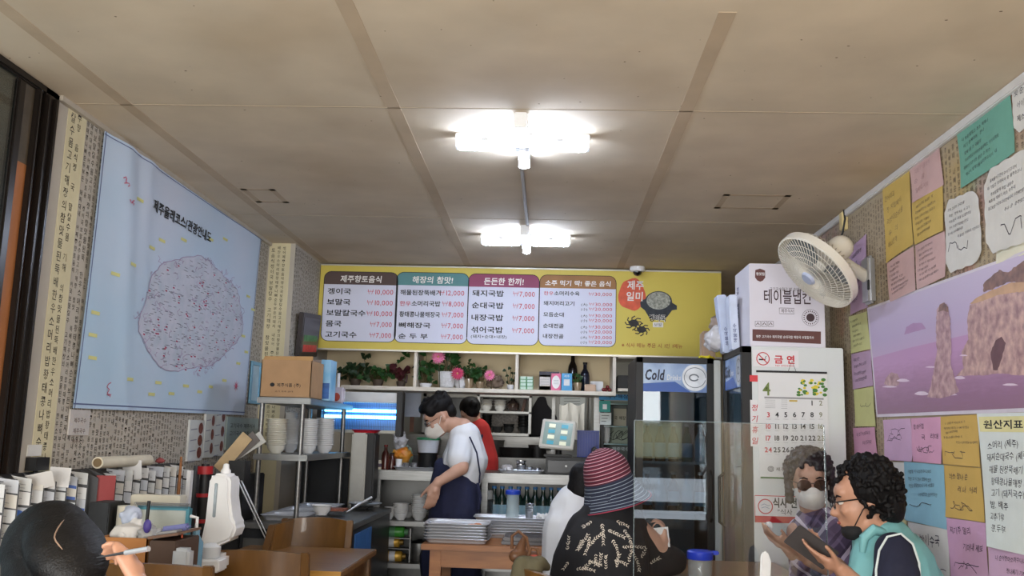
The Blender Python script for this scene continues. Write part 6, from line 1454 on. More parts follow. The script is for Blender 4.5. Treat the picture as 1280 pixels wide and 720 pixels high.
# sanitiser dispenser
Yd = 3.45
x = S(277, Yd); zb = ZS; H = Zp(277, 583, Yd) - zb
dsn = thing('hand_dispenser', 'white automatic hand wash dispenser standing on the side table', 'dispenser', (x, Yd, zb))
def dd(px0, px1): return (px1-px0)*Yd/F/2
prof = [(0, .0), (.075, .0), (.075, .02), (.055, .03), (.055, H*.30), (.068, H*.34), (.068, H*.55)]
zz = lambda py: Zp(277, py, Yd) - zb
W2_ = dd(256, 300); W1_ = dd(262, 293)
Md = Matrix.Translation((x, Yd, zb))
MB().prism([(-W2_*.95, 0), (W2_*.55, 0), (W2_*.55, zz(690)), (-W2_*.95, zz(690))], -.05, .05, Md @ Matrix.Rotation(pi/2, 4, 'X')).build('base', WHITE, dsn, bevel=.012)
side = [(-W2_*.92, zz(692)), (W2_*.9, zz(672)), (W2_*1.08, zz(660)), (W2_*1.1, zz(654)), (W2_*.85, zz(645)), (W1_*.9, zz(620)), (W1_*.85, zz(600)), (W1_*.6, zz(592)), (-W1_*.6, zz(591)), (-W1_*.85, zz(597)), (-W1_*.95, zz(650))]
MB().prism(side, -.055, .06, Md @ Matrix.Rotation(pi/2, 4, 'X')).build('housing', WHITE, dsn, bevel=.014, seg=3)
MB().box(-W2_*.95, -W2_*.15, .0, .05, .03, zz(640), Md).build('back_plate', WHITE, dsn, bevel=.01)
MB().box(-W1_*.35, -W1_*.1, -.063, -.058, zz(645), zz(603), Md).build('level_window', mat('window_grey', (140,150,156), .2), dsn, bevel=.002)
MB().lathe([(.018, zz(594)), (.018, zz(588)), (.012, zz(585)), (.01, zz(580)), (.001, zz(579))], 16, Md).build('cap', WHITE, dsn, smooth=True, angle=50)
MB().lathe([(.03, .045), (.035, .05), (.036, zz(680)), (.02, zz(676)), (.001, zz(675))], 18, Md @ Matrix.Translation((-.005, -.085, 0))).build('nozzle_cup', mat('cup_white', (214,218,222), .35), dsn, smooth=True, angle=50)
MB().box(-.045, .045, -.13, -.04, .0, .045, Md).build('drip_tray', WHITE, dsn, bevel=.006)
# ------------------------------------------------------------ wooden chairs and tables
def chair(label, x, y, rot, seat_z=.45, back_z=.88, w=.40, grp=None):
    r = thing('wooden_chair', label, 'chair', (x, y, 0), grp)
    M = Matrix.Translation((x, y, 0)) @ Matrix.Rotation(radians(rot), 4, 'Z')   # sitter looks along +y of the chair
    h = w/2
    MB().prism(rrect(-h, -.2, h, .2, .04, 4), seat_z-.03, seat_z, M).build('seat', WOOD, r, bevel=.006)
    for s in (-1, 1):
        MB().box(s*(h-.04)-.018, s*(h-.04)+.018, .14, .176, 0, seat_z-.03, M).build('leg', WOOD, r, bevel=.004)
        mb = MB(); pts = [(0, -.17), (.45, -.18), (.66, -.195), (back_z, -.235)]; vs = []
        for z, yy in pts: vs += [M @ Vector((s*h-.018*s-.016, yy-.016, z)), M @ Vector((s*h-.018*s+.016, yy-.016, z)), M @ Vector((s*h-.018*s+.016, yy+.016, z)), M @ Vector((s*h-.018*s-.016, yy+.016, z))]
        fs = [(3,2,1,0)] + [tuple(i*4+k for k in (a, b)) + tuple((i+1)*4+k for k in (b, a)) for i in range(3) for a, b in ((0,1),(1,2),(2,3),(3,0))] + [(12,13,14,15)]
        mb.add(vs, fs).build('back_post', WOOD, r, bevel=.004)
    for z0_, z1_, yb_ in ((back_z-.15, back_z-.004, -.228), (.56, .60, -.19)):
        N = 10; vs = []
        for i in range(N+1):
            u = -1 + 2*i/N; xx = u*(h-.03); dy = -.035*(1-u*u)
            zt_ = z1_ + (.012*(1-u*u) if z1_ > .7 else 0)
            for (zz_, q) in ((z0_, -.008), (zt_, -.02), (zt_, .0), (z0_, .012)): vs.append(M @ Vector((xx, yb_+dy+q, zz_)))
        fs = [(0,1,2,3), tuple(N*4+k for k in (3,2,1,0))]
        for i in range(N):
            for a, b in ((0,1),(1,2),(2,3),(3,0)): fs.append((i*4+a, (i+1)*4+a, (i+1)*4+b, i*4+b))
        MB().add(vs, fs).build('back_rail', WOOD, r, smooth=True, angle=35)
    MB().box(-h+.05, h-.05, -.165, -.145, .2, .225, M).box(-h+.05, h-.05, .15, .17, .2, .225, M).build('stretcher', WOOD, r)
    return r
def table(label, x0, x1, y0, y1, z=.74):
    r = thing('dining_table', label, 'table', ((x0+x1)/2, (y0+y1)/2, 0))
    MB().box(x0, x1, y0, y1, z-.028, z).build('tabletop', WOODT, r, bevel=.004)
    MB().box(x0-.0, x1, y0-.004, y0, z-.03, z+.001).build('edge_band', mat('edge_yellow', (190,140,60), .45), r)
    for q in ((x0+.03, x1-.03, y0+.04, y0+.06), (x0+.03, x1-.03, y1-.06, y1-.04), (x0+.03, x0+.05, y0+.06, y1-.06), (x1-.05, x1-.03, y0+.06, y1-.06)): MB().box(*q, z-.11, z-.028).build('apron_board', WOOD, r)
    for x in (x0+.02, x1-.075):
        for y in (y0+.02, y1-.075): MB().box(x, x+.055, y, y+.055, 0, z-.028).build('leg', WOOD, r, bevel=.004)
    return r
table('dining table with yellowish front edge at the left, between two wooden chairs', -1.47, -.835, 3.87, 4.66)
chair('wooden chair at the far side of the left dining table, seen from the front', (at(397,650,Y=4.78).x), 4.55, 180, back_z=.862, w=.37)
chair('wooden chair nearest the camera beside the white dispenser', at(322,690,Y=3.5).x, 3.72, 0, back_z=.86, w=.40)
chair('wooden chair half hidden behind the writing hand at the left', at(186,690,Y=2.75).x, 2.95, 4, back_z=.91, w=.28+.1)
chair('dark wooden chair standing sideways behind the left dining table', at(322,660,Y=4.6).x-.12, 4.62, 90, back_z=.86, w=.36)
tb2 = table('dining table on the right holding the clear screen and the blue lidded jar', .36, 1.10, 3.68, 4.645)
# blue cloth/mask pile on left table
p = at(283, 683, Y=3.95); crumple('pale_cloth', 'pale green and white mask lying on the left dining table beside the dispenser', 'mask', (-1.28, 3.96, .752), (.055,.05,.011), mat('mask_green', (176,206,200), .8, 0, .1, 20), 81, n=8, voxel=.006)
tag(MB().box(-1.24, -1.13, 4.1, 4.16, .742, .768).build('napkin_stand', mat('dark_blue_box', (40,46,70), .5), bevel=.004), 'small dark blue box on the left dining table behind the mask', 'box')
# kitchen side: machine column, insect lamp, tray
a, b, c, e = fr(438, 541, 457, 615, 5.9)
mc = thing('steel_dispenser', 'tall grey dispenser with black side standing at the end of the serving counter', 'dispenser', ((a+b)/2, 5.95, zc_r)); e_ = e
MB().box(a, b, 5.9, 6.05, zc_r+.002, e_).build('front_panel', mat('panel_grey', (160,158,150), .35, .3), mc, bevel=.01)
MB().box(b+.001, b+.055, 5.9, 6.06, zc_r+.05, e_).build('side_casing', BLACK, mc, bevel=.01)
MB().box(a+.02, b+.02, 5.895, 6.0, zc_r+.001, zc_r+.03).build('foot', BLACK, mc)
tray('red_tray', 'red tray lying on top of the grey dispenser', a-.02, b+.07, 5.92, 6.06, e_+.001, h=.02, m=mat('tray_red', (190,36,50), .4))
Yu = 6.12
a, b, c, e = fr(402, 490, 497, 541, Yu); a = max(a, PXR+.03)
uv = thing('insect_lamp', 'insect lamp with two glowing blue tubes behind a wire grille', 'lamp', ((a+b)/2, Yu, c))
ztop = at(450, 503, Y=Yu).z
MB().box(a, b, Yu, Yu+.1, ztop, e).build('hood', mat('hood_white', (206,208,208), .4), uv, bevel=.006)
MB().box(b-.01, b+.03, Yu-.01, Yu+.11, c-.02, e+.01).box(a-.03, a, Yu-.01, Yu+.11, c-.02, e+.01).build('end_cap', BLACK, uv, bevel=.006)
MB().box(a, b, Yu+.09, Yu+.1, c, ztop).build('reflector', mat('reflector_blue', (90,120,160), .3, .5), uv)
MB().box(a, b, Yu, Yu+.1, c, c+.02).build('tray', mat('lamp_tray', (190,186,170), .5), uv)
for py in (513, 521): z = at(450, py, Y=Yu).z; MB().tube([(a+.01, Yu+.05, z), (b-.01, Yu+.05, z)], .011, 12).build('blue_tube', mat('tube_blue', (110,200,255), .4, emit=7 if py == 513 else 2), uv, smooth=True, angle=50)
g = MB()
for k in range(44): xx = a + (b-a)*(k+.5)/44; g.box(xx-.0012, xx+.0012, Yu-.002, Yu, c+.02, ztop)
for k in range(4): z = c+.02+(ztop-c-.02)*(k+.5)/4; g.box(a, b, Yu-.003, Yu-.001, z-.001, z+.001)
tag(g.build('grille', mat('grille_grey', (60,66,80), .4, .5), uv), kind='stuff')
MB().box(a+.05, a+.08, Yu+.1, 6.45, e-.03, e-.01).box(b-.08, b-.05, Yu+.1, 6.45, e-.03, e-.01).build('wall_arm', STEEL, uv)
# plain black backdrop panel behind the rack
tag(MB().box(PXR+.01, at(436, 600, Y=6.12).x, 6.1, 6.12, 0, at(400,572,Y=6.1).z).build('black_backdrop', mat('backdrop_black', (16,18,22), .6)), 'black backdrop panel behind the lower part of the steel rack', 'partition')
# tongs, pans and dishes on the serving counter
zc2 = zc_r + .032
bowl_stack(0, 0, 5.05, zc2, .055, 1, 'wide white dish lying on the food pans', 'dish on pans', dh=.01, x=at(402,645,Y=5.05).x, nm='white_dish', cat='dish')
bpy.data.objects['white_dish'].__delitem__('group')
tg_ = thing('steel_tongs', 'steel tongs with white grips lying across the counter corner', 'tongs', (at(455,630,Y=5.5).x, 5.5, zc2))
for s in (-1, 1): MB().tube([P3(433,650,5.2)[:2]+(zc2+.006,), P3(447,640,5.4)[:2]+(zc2+.03+s*.004,), P3(464,628,5.6)[:2]+(zc2+.05+s*.012,)], [.004,.006,.007], 8).build('arm', STEEL if s < 0 else WHITE, tg_, smooth=True)
MB().lathe([(.06,0),(.1,.012),(.105,.016),(.1,.018),(.001,.008)], 24, Matrix.Translation((at(462,640,Y=5.8).x-.03, 5.8, zc2))).build('round_plate', TRAYM, smooth=True); tag(bpy.data.objects['round_plate'], 'round steel plate at the far end of the serving counter', 'plate')
tag(MB().box(at(417,645,Y=5.3).x-.05, at(440,645,Y=5.3).x-.05, 5.3, 5.42, zc2, zc2+.012).build('side_dish', mat('dish_reddish', (150,90,70), .6, 0, .3, 60)), 'reddish brown food in the middle food pan', 'food')
# ------------------------------------------------------------ acrylic screen, jar, napkin on the right table
scn = thing('clear_screen', 'clear upright plastic screen at the near edge of the right dining table', 'screen', (.74, 3.70, .741))
sx0 = at(793, 620, Y=3.70).x; sx1 = at(1032, 620, Y=3.70).x; szt = at(850, 527, Y=3.70).z
MB().box(sx0, sx1, 3.70, 3.704, .741, szt).build('sheet', clear_mat('acrylic', (.95,.965,.97), .055, .0), scn)
MB().box(sx0-.003, sx0-.0005, 3.698, 3.706, .741, szt).box(sx1+.0005, sx1+.003, 3.698, 3.706, .741, szt).box(sx0, sx1, 3.698, 3.706, szt, szt+.002).build('polished_edge', mat('edge_clear', (150,170,175), .2, alpha=.45), scn)
for x in (sx0+.02, sx1-.1): MB().box(x, x+.03, 3.69, 3.715, .741, .76).build('foot', WHITE, scn)
xj = at(875, 700, Y=3.86).x
jr = thing('lidded_jar', 'clear plastic jar with bright blue lid on the right dining table', 'jar', (xj, 3.86, .741)); hj = at(875,688,Y=3.86).z-.741
MB().lathe([(.044,0),(.048,.008),(.048,hj*.72),(.044,hj*.78)], 24, Matrix.Translation((xj, 3.86, .741))).build('body', mat('jar_clear', (176,180,180), .1, 0, 0, alpha=.4, coat=.5), jr, smooth=True)
MB().lathe([(.05,hj*.74),(.052,hj*.76),(.052,hj*.96),(.046,hj),(.001,hj)], 24, Matrix.Translation((xj, 3.86, .741))).build('lid', mat('lid_bright_blue', (34,64,200), .35), jr, smooth=True, angle=40)
MB().box(xj+.02, xj+.075, 3.85, 3.87, .741+hj*.88, .741+hj).build('lid_tab', _m['lid_bright_blue'], jr, bevel=.004)
xn = at(957, 705, Y=3.60).x
nk = tag(MB().prism([(-.018,-.12),(.012,-.12),(.016,-.04),(.02,.03),(.008,.065),(-.008,.068),(-.018,.05),(-.022,-.02)], -.006, .006, Matrix.Translation((xn, 3.6, at(957,712,Y=3.6).z)) @ Matrix.Rotation(pi/2, 4, 'X')).build('paper_napkin', WPAPER, bevel=.005), 'folded white napkin standing upright near the woman in plaid', 'napkin')
# ------------------------------------------------------------ people
def frame(C, yaw=0, pitch=0, roll=0, s=1.0):
    return Matrix.Translation(C) @ Matrix.Rotation(radians(yaw), 4, 'Z') @ Matrix.Rotation(radians(pitch), 4, 'X') @ Matrix.Rotation(radians(roll), 4, 'Y') @ Matrix.Scale(s, 4)
def head_caps(mb, M, neck_to=None, ears=True):
    """head facing local +Y, eye level at local z=0"""
    mb.ell((0, -.012, .035), (.074, .094, .088), M=M, seg=20); mb.ell((0, .03, -.03), (.062, .062, .075), M=M, seg=20)
    mb.ell((0, .042, -.083), (.04, .044, .03), M=M); mb.ell((0, .07, .035), (.05, .022, .03), M=M)
    mb.cap((0, .085, .0), (0, .106, -.035), .009, .015, M=M); mb.ell((0, .100, -.04), (.018, .014, .010), M=M)
    mb.ell((.036, .066, -.028), (.024, .022, .022), M=M); mb.ell((-.036, .066, -.028), (.024, .022, .022), M=M)
    mb.ell((0, .086, -.066), (.022, .012, .008), M=M); mb.ell((0, .084, -.077), (.02, .012, .008), M=M)
    if ears:
        for s in (-1, 1): mb.ell((s*.074, -.012, -.012), (.010, .020, .032), (0, 0, s*.3), M=M)
    if neck_to is not None:
        a = M @ Vector((0, -.025, -.06)); mb.cap(a, Vector(neck_to), .053, .062)
def eyes(M, parent, brows=True):
    for s in (-1, 1):
        e = MB().ell((s*.031, .078, .0), (.014, .011, .0075), M=M, seg=12).build('eye', mat('eye_white', (226,222,216), .25), parent, smooth=True)
        MB().ell((s*.031, .087, .0), (.006, .003, .006), M=M, seg=10).build('iris', mat('iris_dark', (26,18,14), .15), e, smooth=True)
    if brows:
        for s in (-1, 1): MB().tube([M @ Vector((s*.016, .088, .02)), M @ Vector((s*.032, .087, .026)), M @ Vector((s*.048, .076, .021))], [.003, .004, .002], 6).build('eyebrow', HAIR, parent, smooth=True)
def mask(M, parent, m, low=0):
    pts = []
    vs = []; NU_, NV_ = 12, 8
    for j in range(NV_+1):
        v = j/NV_; z = -.012 - .098*v - low
        for i in range(NU_+1):
            u = -1 + 2*i/NU_; a = u*1.25
            r = .074 + .052*(1-abs(u)**1.6)*sin(pi*min(1, .12+.8*v)) ; x = .079*sin(a)*(1-.22*v*abs(u)); y = .008 + r*cos(a)*1.0 - .012*v
            vs.append(M @ Vector((x*(1-.12*abs(2*v-1)), y + .006, z + .012*abs(u)*(1-2*v)*-1)))
    fs = [(j*(NU_+1)+i, j*(NU_+1)+i+1, (j+1)*(NU_+1)+i+1, (j+1)*(NU_+1)+i) for j in range(NV_) for i in range(NU_)]
    o = MB().add(vs, fs).build('face_mask', m, parent, smooth=True)
    for s in (-1, 1): MB().tube([M @ Vector((s*.073, .03, -.035-low)), M @ Vector((s*.08, .0, .0-low*.4)), M @ Vector((s*.077, -.022, .004))], .0018, 5).build('ear_loop', m, o, smooth=True)
    return o
def hand_caps(mb, wrist, d, n, curl=25, side=1, s=1.0, spread=.2, thumb=35, curls=None):
    """palm plus five unequal bending fingers; d finger direction, n palm facing direction, side +1: thumb towards d x n"""
    d = Vector(d).normalized(); n = Vector(n); n = (n - d*n.dot(d)).normalized(); t = d.cross(n).normalized()*side; w_ = Vector(wrist)
    mb.cap(w_ - d*.02*s, w_ + d*.02*s, .021*s, .02*s)
    tips = []
    for i, (off, L, r) in enumerate(((.029, .92, .0088), (.010, 1.0, .009), (-.009, .95, .0086), (-.027, .76, .0076))):
        off *= s; k = w_ + d*.082*s + t*off; b0 = w_ + d*.012*s + t*off*.6
        mb.cap(b0, k, .014*s, .0125*s)
        dd_ = (d + t*(off/s)*spread*8).normalized(); ax = dd_.cross(n).normalized(); c = curls[i] if curls else curl
        p = k; ang = 0
        for j, l in enumerate((.044, .027, .021)):
            ang += c*(.8 if j == 0 else 1.05); q = dd_*cos(radians(ang)) + n*sin(radians(ang)); e = p + q*l*L*s
            mb.cap(p, e, r*s*(1-.08*j), r*s*(.95-.09*j), 10); p = e
        tips.append(p)
    mb.ell(w_ + d*.045*s + t*.0*s - n*.002*s, (.026*s,)*3, seg=12)
    b0 = w_ + d*.02*s + t*.022*s + n*.004*s; q = (d*cos(radians(thumb)) + t*sin(radians(thumb)) + n*.35).normalized(); b1 = b0 + q*.04*s
    q2 = (q + d*.35).normalized(); b2 = b1 + q2*.032*s; q3 = (q2 + d*.3).normalized(); b3 = b2 + q3*.024*s
    mb.cap(b0, b1, .0155*s, .0115*s); mb.cap(b1, b2, .011*s, .0098*s); mb.cap(b2, b3, .0098*s, .008*s)
    return tips + [b3]
def PX(px, py, Y): return at(px, py, Y=Y)

# --- the cook in a white T-shirt -----------------------------------------
CYk = 5.86
hc = PX(549, 521, CYk)
cook = thing('person', 'cook in white T-shirt, navy apron and white mask, bending his head over the counter', 'person', (hc.x+.05, CYk, 0))
MH = frame(hc, 104, -33, 0, 1.0)
b = MB(); neck = PX(578, 536, CYk)
head_caps(b, MH, neck)
sh_ = PX(575, 553, CYk-.06); el = PX(577, 585, CYk-.20); wr = PX(546, 604, CYk-.27)
sh2 = PX(583, 552, CYk+.2); el2 = PX(584, 590, CYk+.22); wr2 = PX(566, 604, CYk+.26)
pel = PX(566, 640, CYk)
b.cap(neck, PX(581, 575, CYk), .07, .115); b.cap(PX(581, 575, CYk), pel, .11, .12)
for a_, b_, c_ in ((sh_, el, wr), (sh2, el2, wr2)): b.cap(a_, b_, .055, .045); b.cap(b_, c_, .042, .028)
hand_caps(b, wr, PX(541, 622, CYk-.28)-wr, Vector((-.3, .9, .1)), curl=14, side=-1, s=1.0, curls=[12,16,20,22])
hand_caps(b, wr2, Vector((-1, 0, -.4)), Vector((0,-1,-.2)), curl=20, side=1)
for s, yy in ((-1, CYk-.1), (1, CYk+.1)):
    b.cap((pel.x, yy, pel.z), (pel.x-.03, yy, .48), .085, .06); b.cap((pel.x-.03, yy, .48), (pel.x, yy, .07), .055, .04); b.cap((pel.x+.03, yy, .04), (pel.x-.14, yy, .03), .035, .03)
body = b.build('body', SKIN, cook, voxel=.008)
eyes(MH, cook)
mask(MH, cook, mat('mask_white', (226,220,212), .8))
g = MB(); [g.tube([MH @ Vector((s*.031+.021*cos(t), .098, .0+.014*sin(t))) for t in [i*pi/8 for i in range(16)]], .0016, 5, closed=True) for s in (-1, 1)]
g.tube([MH @ Vector((.052,.095,.002)), MH @ Vector((.078,.02,.002)), MH @ Vector((.078,-.02,-.004))], .0015, 5); g.tube([MH @ Vector((-.052,.095,.002)), MH @ Vector((-.078,.02,.002))], .0015, 5)
g.build('glasses', mat('glasses_wire', (60,60,64), .3, .8), cook, smooth=True)
h = MB(); h.ell((0, -.03, .062), (.086, .098, .078), M=MH, seg=20); h.ell((0, .045, .092), (.07, .05, .038), M=MH); h.ell((0, -.075, .0), (.07, .045, .055), M=MH); h.ell((.05,.03,.07), (.035,.045,.05), M=MH); h.ell((-.05,.03,.07), (.035,.045,.05), M=MH)
for k in range(26):
    t = random.uniform(0, 2*pi); u = random.uniform(.1, 1.2); h.ell((.08*cos(t)*cos(u*.9)*.95, -.025+.09*sin(t)*cos(u*.9), .07+.07*sin(u)), (.02,.026,.018), (u, t, 0), seg=8, M=MH)
h.build('hair', HAIR, cook, voxel=.007, sm=2)
shirt = MB()
TS = mat('tshirt_white', (226,228,232), .9, 0, .03, 6, .35, 18)
nb_ = PX(581, 547, CYk)
shirt.cap(nb_, PX(582, 575, CYk), .105, .145); shirt.cap(PX(581, 575, CYk), PX(577, 594, CYk), .145, .135)
shirt.cap(PX(577,556,CYk-.05), PX(573.5,574,CYk-.16), .078, .075); shirt.cap(PX(585,556,CYk+.13), PX(578,575,CYk+.22), .075, .07)
shirt.cap(PX(590, 596, CYk-.02), PX(594, 624, CYk-.03), .05, .028)
so = shirt.build('tshirt', TS, cook, voxel=.009, sm=6)
apn = MB(); apn.cap(PX(570, 600, CYk-.01), PX(568, 650, CYk-.05), .142, .165); apn.cap(PX(568, 650, CYk-.05), PX(568, 700, CYk-.03), .165, .18); apn.cap(PX(552, 582, CYk-.02), PX(556, 602, CYk-.02), .05, .10); apn.cap(PX(572, 604, CYk), PX(572, 640, CYk), .13, .13); apn.cap(PX(560,700,CYk), PX(566,730,CYk), .18,.19)
apn.build('apron', NAVY, cook, voxel=.010, sm=5)
st = MB(); st.tube([PX(587,546,CYk-.11), PX(596,566,CYk-.15), PX(600,592,CYk-.135), PX(599,604,CYk-.12)], .005, 6); st.tube([PX(597,604,CYk-.12), PX(600,622,CYk-.14), PX(598,636,CYk-.14)], [.01,.014,.008], 6); st.build('apron_strap', NAVY, cook, smooth=True)
# --- kitchen helper in red ------------------------------------------------
KYh = 6.98
hc = PX(587, 516, KYh); hp = thing('person', 'kitchen helper in red top and dark straps behind the cook, back turned', 'person', (hc.x+.05, KYh, 0)); MH = frame(hc, 25, -20, 0, .92)
b = MB(); nk_ = PX(592, 530, KYh); head_caps(b, MH, nk_); b.cap(nk_, PX(597, 570, KYh), .07, .12); b.cap(PX(597, 570, KYh), (hc.x+.05, KYh, .9), .12, .14)
b.cap(PX(605,540,KYh), PX(608,570,KYh-.05), .05, .04); b.cap(PX(608,570,KYh-.05), PX(604,588,KYh+.02), .038, .03); hand_caps(b, PX(604,588,KYh+.02), Vector((-.3,.6,-.5)), Vector((-1,0,0)), curl=20)
for s in (-1, 1): b.cap((hc.x+.05+s*.08, KYh, .9), (hc.x+.05+s*.08, KYh, .07), .08, .045)
b.build('body', SKIN, hp, voxel=.010)
h = MB(); h.ell((0,-.02,.045), (.088,.1,.085), M=MH, seg=18); h.ell((0,-.07,-.01), (.06,.05,.06), M=MH); h.ell((0,-.12,.03), (.035,.03,.035), M=MH); h.build('hair', HAIR, hp, voxel=.008, sm=2)
rs_ = MB(); rs_.cap(PX(595,541,KYh), PX(598,575,KYh), .115, .15); rs_.cap(PX(603,541,KYh), PX(608,566,KYh-.04), .066, .058); rs_.cap(PX(598,575,KYh), PX(598,600,KYh), .15, .15)
rs_.build('red_top', mat('top_red', (196,48,44), .85, 0, .08, 6, .3, 18), hp, voxel=.010, sm=5)
st = MB(); st.tube([PX(594,536,KYh-.09), PX(599,556,KYh-.165), PX(603,582,KYh-.165)], .014, 6); st.tube([PX(604,538,KYh-.06), PX(599,556,KYh-.165), PX(594,575,KYh-.16)], .012, 6); st.build('strap', NAVY, hp, smooth=True)

# --- person in white with black hair, seated behind the hat -----------------
WYp = 4.6
wp = thing('person', 'seated person in plain white top, black hair mostly hidden by the striped hat', 'person', (PX(715,650,WYp).x, WYp, .45)); hc = PX(733, 606, WYp); MH = frame(hc, -35, -8, 0, .86)
b = MB(); nk_ = PX(726, 625, WYp); head_caps(b, MH, nk_); b.cap(nk_, PX(722, 680, WYp), .075, .13); b.cap(PX(722, 680, WYp), (PX(722,680,WYp).x, WYp, .56), .13, .14)
b.cap(PX(700,640,WYp), PX(694,690,WYp-.03), .055, .045); e_ = PX(694,690,WYp-.03); b.cap(e_, e_+Vector((.05,.22,-.02)), .042,.028); hand_caps(b, e_+Vector((.05,.24,-.02)), Vector((.5,1,0)), Vector((0,0,-1)), curl=15)
x_ = PX(722,680,WYp).x
for s in (-1, 1): b.cap((x_+s*.08, WYp, .52), (x_+s*.1+.1, WYp+.36, .52), .085, .06); b.cap((x_+s*.1+.1, WYp+.36, .5), (x_+s*.1+.1, WYp+.38, .07), .055, .04)
b.build('body', SKIN, wp, voxel=.010)
h = MB(); h.ell((0,-.02,.04), (.09,.102,.09), M=MH, seg=18); h.ell((0,-.075,-.03), (.075,.05,.085), M=MH); h.ell((-.06,-.02,-.05), (.03,.05,.06), M=MH); h.build('hair', HAIR, wp, voxel=.008, sm=2)
ws_ = MB(); ws_.cap(PX(722,634,WYp), PX(720,665,WYp), .12, .165); ws_.cap(PX(720,665,WYp), PX(720,720,WYp), .165, .17); ws_.cap(PX(706,636,WYp), PX(699,668,WYp), .075, .068); ws_.cap(PX(699,668,WYp), PX(696,692,WYp-.02), .066, .058)
ws_.build('white_top', TS, wp, voxel=.010, sm=6)

# --- woman in the striped hat ------------------------------------------------
HY = 3.98
hx = PX(766, 613, HY); hw_ = thing('person', 'woman from behind in maroon and navy striped brimmed hat and black floral jacket', 'person', (hx.x, HY, .45)); MH = frame(hx, -48, -4, 0, .92)
b = MB(); nk_ = PX(762, 640, HY); head_caps(b, MH, nk_); tor = PX(755, 700, HY)
b.cap(nk_, tor, .08, .135); b.cap(tor, (tor.x, HY, .56), .14, .15)
elw = Vector((tor.x+.30, HY+.10, .80)); hnd = PX(829, 688, 4.02)
b.cap(PX(796,665,HY), elw, .06, .045); b.cap(elw, hnd, .042, .028)
tips = hand_caps(b, hnd, PX(833,655,4.04)-hnd, Vector((-.9,.25,.2)), curl=30, side=-1, s=.95, curls=[34,38,42,46])
b.cap(PX(730,672,HY), PX(716,735,HY), .055, .05); e_ = PX(716,735,HY); b.cap(e_, (e_.x+.16, HY+.26, .79), .045, .028); hand_caps(b, (e_.x+.18, HY+.28, .79), Vector((.6,1,-.05)), Vector((0,0,-1)), curl=14)
for s in (-1, 1): b.cap((tor.x+s*.09, HY, .52), (tor.x+s*.09+.16, HY+.38, .50), .09, .062); b.cap((tor.x+s*.09+.16, HY+.38, .5), (tor.x+s*.09+.16, HY+.4, .07), .055, .04)
b.build('body', SKIN, hw_, voxel=.008); eyes(MH, hw_)
h = MB(); h.ell((0,-.01,.03), (.08,.09,.08), M=MH, seg=18); h.ell((0,-.055,-.06), (.072,.045,.08), M=MH, seg=16); h.ell((-.065,-.02,-.055), (.025,.05,.075), M=MH); h.ell((.065,-.03,-.055), (.025,.045,.075), M=MH)
for k in range(16): h.cap((-.075+.01*k, -.07, -.06), (-.075+.01*k, -.08-.01*sin(k), -.15-.01*cos(k*2)), .012, .008, M=MH, seg=8)
h.build('hair', HAIR, hw_, voxel=.007, sm=2)
jk = MB(); JB = mat('jacket_black', (20,20,24), .85, 0, .2, 14, .3, 20)
jk.cap(PX(760,652,HY), PX(757,690,HY), .125, .185); jk.cap(PX(757,690,HY), PX(755,760,HY), .19, .20); jk.cap(PX(733,662,HY), PX(716,700,HY-.01), .085, .085); jk.cap(PX(716,700,HY-.01), PX(708,742,HY), .086, .085); jk.cap(PX(708,742,HY), (e_.x+.14, HY+.24, .79), .08, .05)
jk.cap(PX(785,660,HY), PX(806,705,HY+.03), .085, .08); jk.cap(PX(806,705,HY+.03), elw, .078, .06); jk.cap(elw, elw.lerp(hnd, .72), .06, .045)
jk.cap(PX(762,645,HY), PX(764,650,HY), .085, .1)
jko = jk.build('jacket', JB, hw_, voxel=.010, sm=5)
# printed sprigs laid on the cloth
bvh = BVHTree.FromPolygons([v.co.copy() for v in jko.data.vertices], [tuple(p.vertices) for p in jko.data.polygons])
sp_ = MB(); rs = random.Random(5)
cams = Vector((0, 0, CAMH))
def on_cloth(px, py, lift=.0015):
    d = (at(px, py, Y=HY) - cams).normalized(); hit, nrm, i, ds = bvh.ray_cast(cams, d)
    return (hit + nrm*lift) if hit is not None else None
def leafpx(px, py, a, L, W):
    ps = [(0,0),(.3,.5),(.7,.4),(1,0),(.7,-.4),(.3,-.5)]; out = []
    for u, v in ps:
        q = on_cloth(px + cos(a)*L*u - sin(a)*W*v, py - (sin(a)*L*u + cos(a)*W*v))
        if q is None: return
        out.append(q)
    if max((out[0]-q).length for q in out) > .06: return
    sp_.add(out, [(5,4,3,2,1,0)])
for (sx, sy, a0, n_) in ((752,652,-80,9),(738,668,-100,8),(757,662,-20,8),(765,672,-70,7),(722,690,60,8),(735,684,45,8),(768,650,-30,6),(778,660,-50,6),(775,684,5,9),(790,690,-60,8),(765,700,-10,6),(748,712,80,6),(758,714,100,6),(770,712,80,6),(718,712,10,8),(708,690,70,6),(733,700,-20,6),(744,690,-80,5),(786,672,-75,6),(742,650,-140,5),(712,700,-120,4),(785,705,80,5),(728,672,-110,5),(800,700,60,5),(810,706,30,5),(728,714,60,5)):
    a = radians(a0); x, y = sx, sy; pts = []
    for k in range(n_):
        pts.append((x, y)); x += 3.0*cos(a); y -= 3.0*sin(a); a += rs.uniform(-.15, .12)
        for s in (-1, 1): leafpx(x, y, a + s*rs.uniform(.4, .8), rs.uniform(2.6, 4.6), rs.uniform(.8, 1.4))
tag(sp_.build('printed_sprigs', mat('sprig_cream', (206,196,180), .85), hw_), kind='stuff')
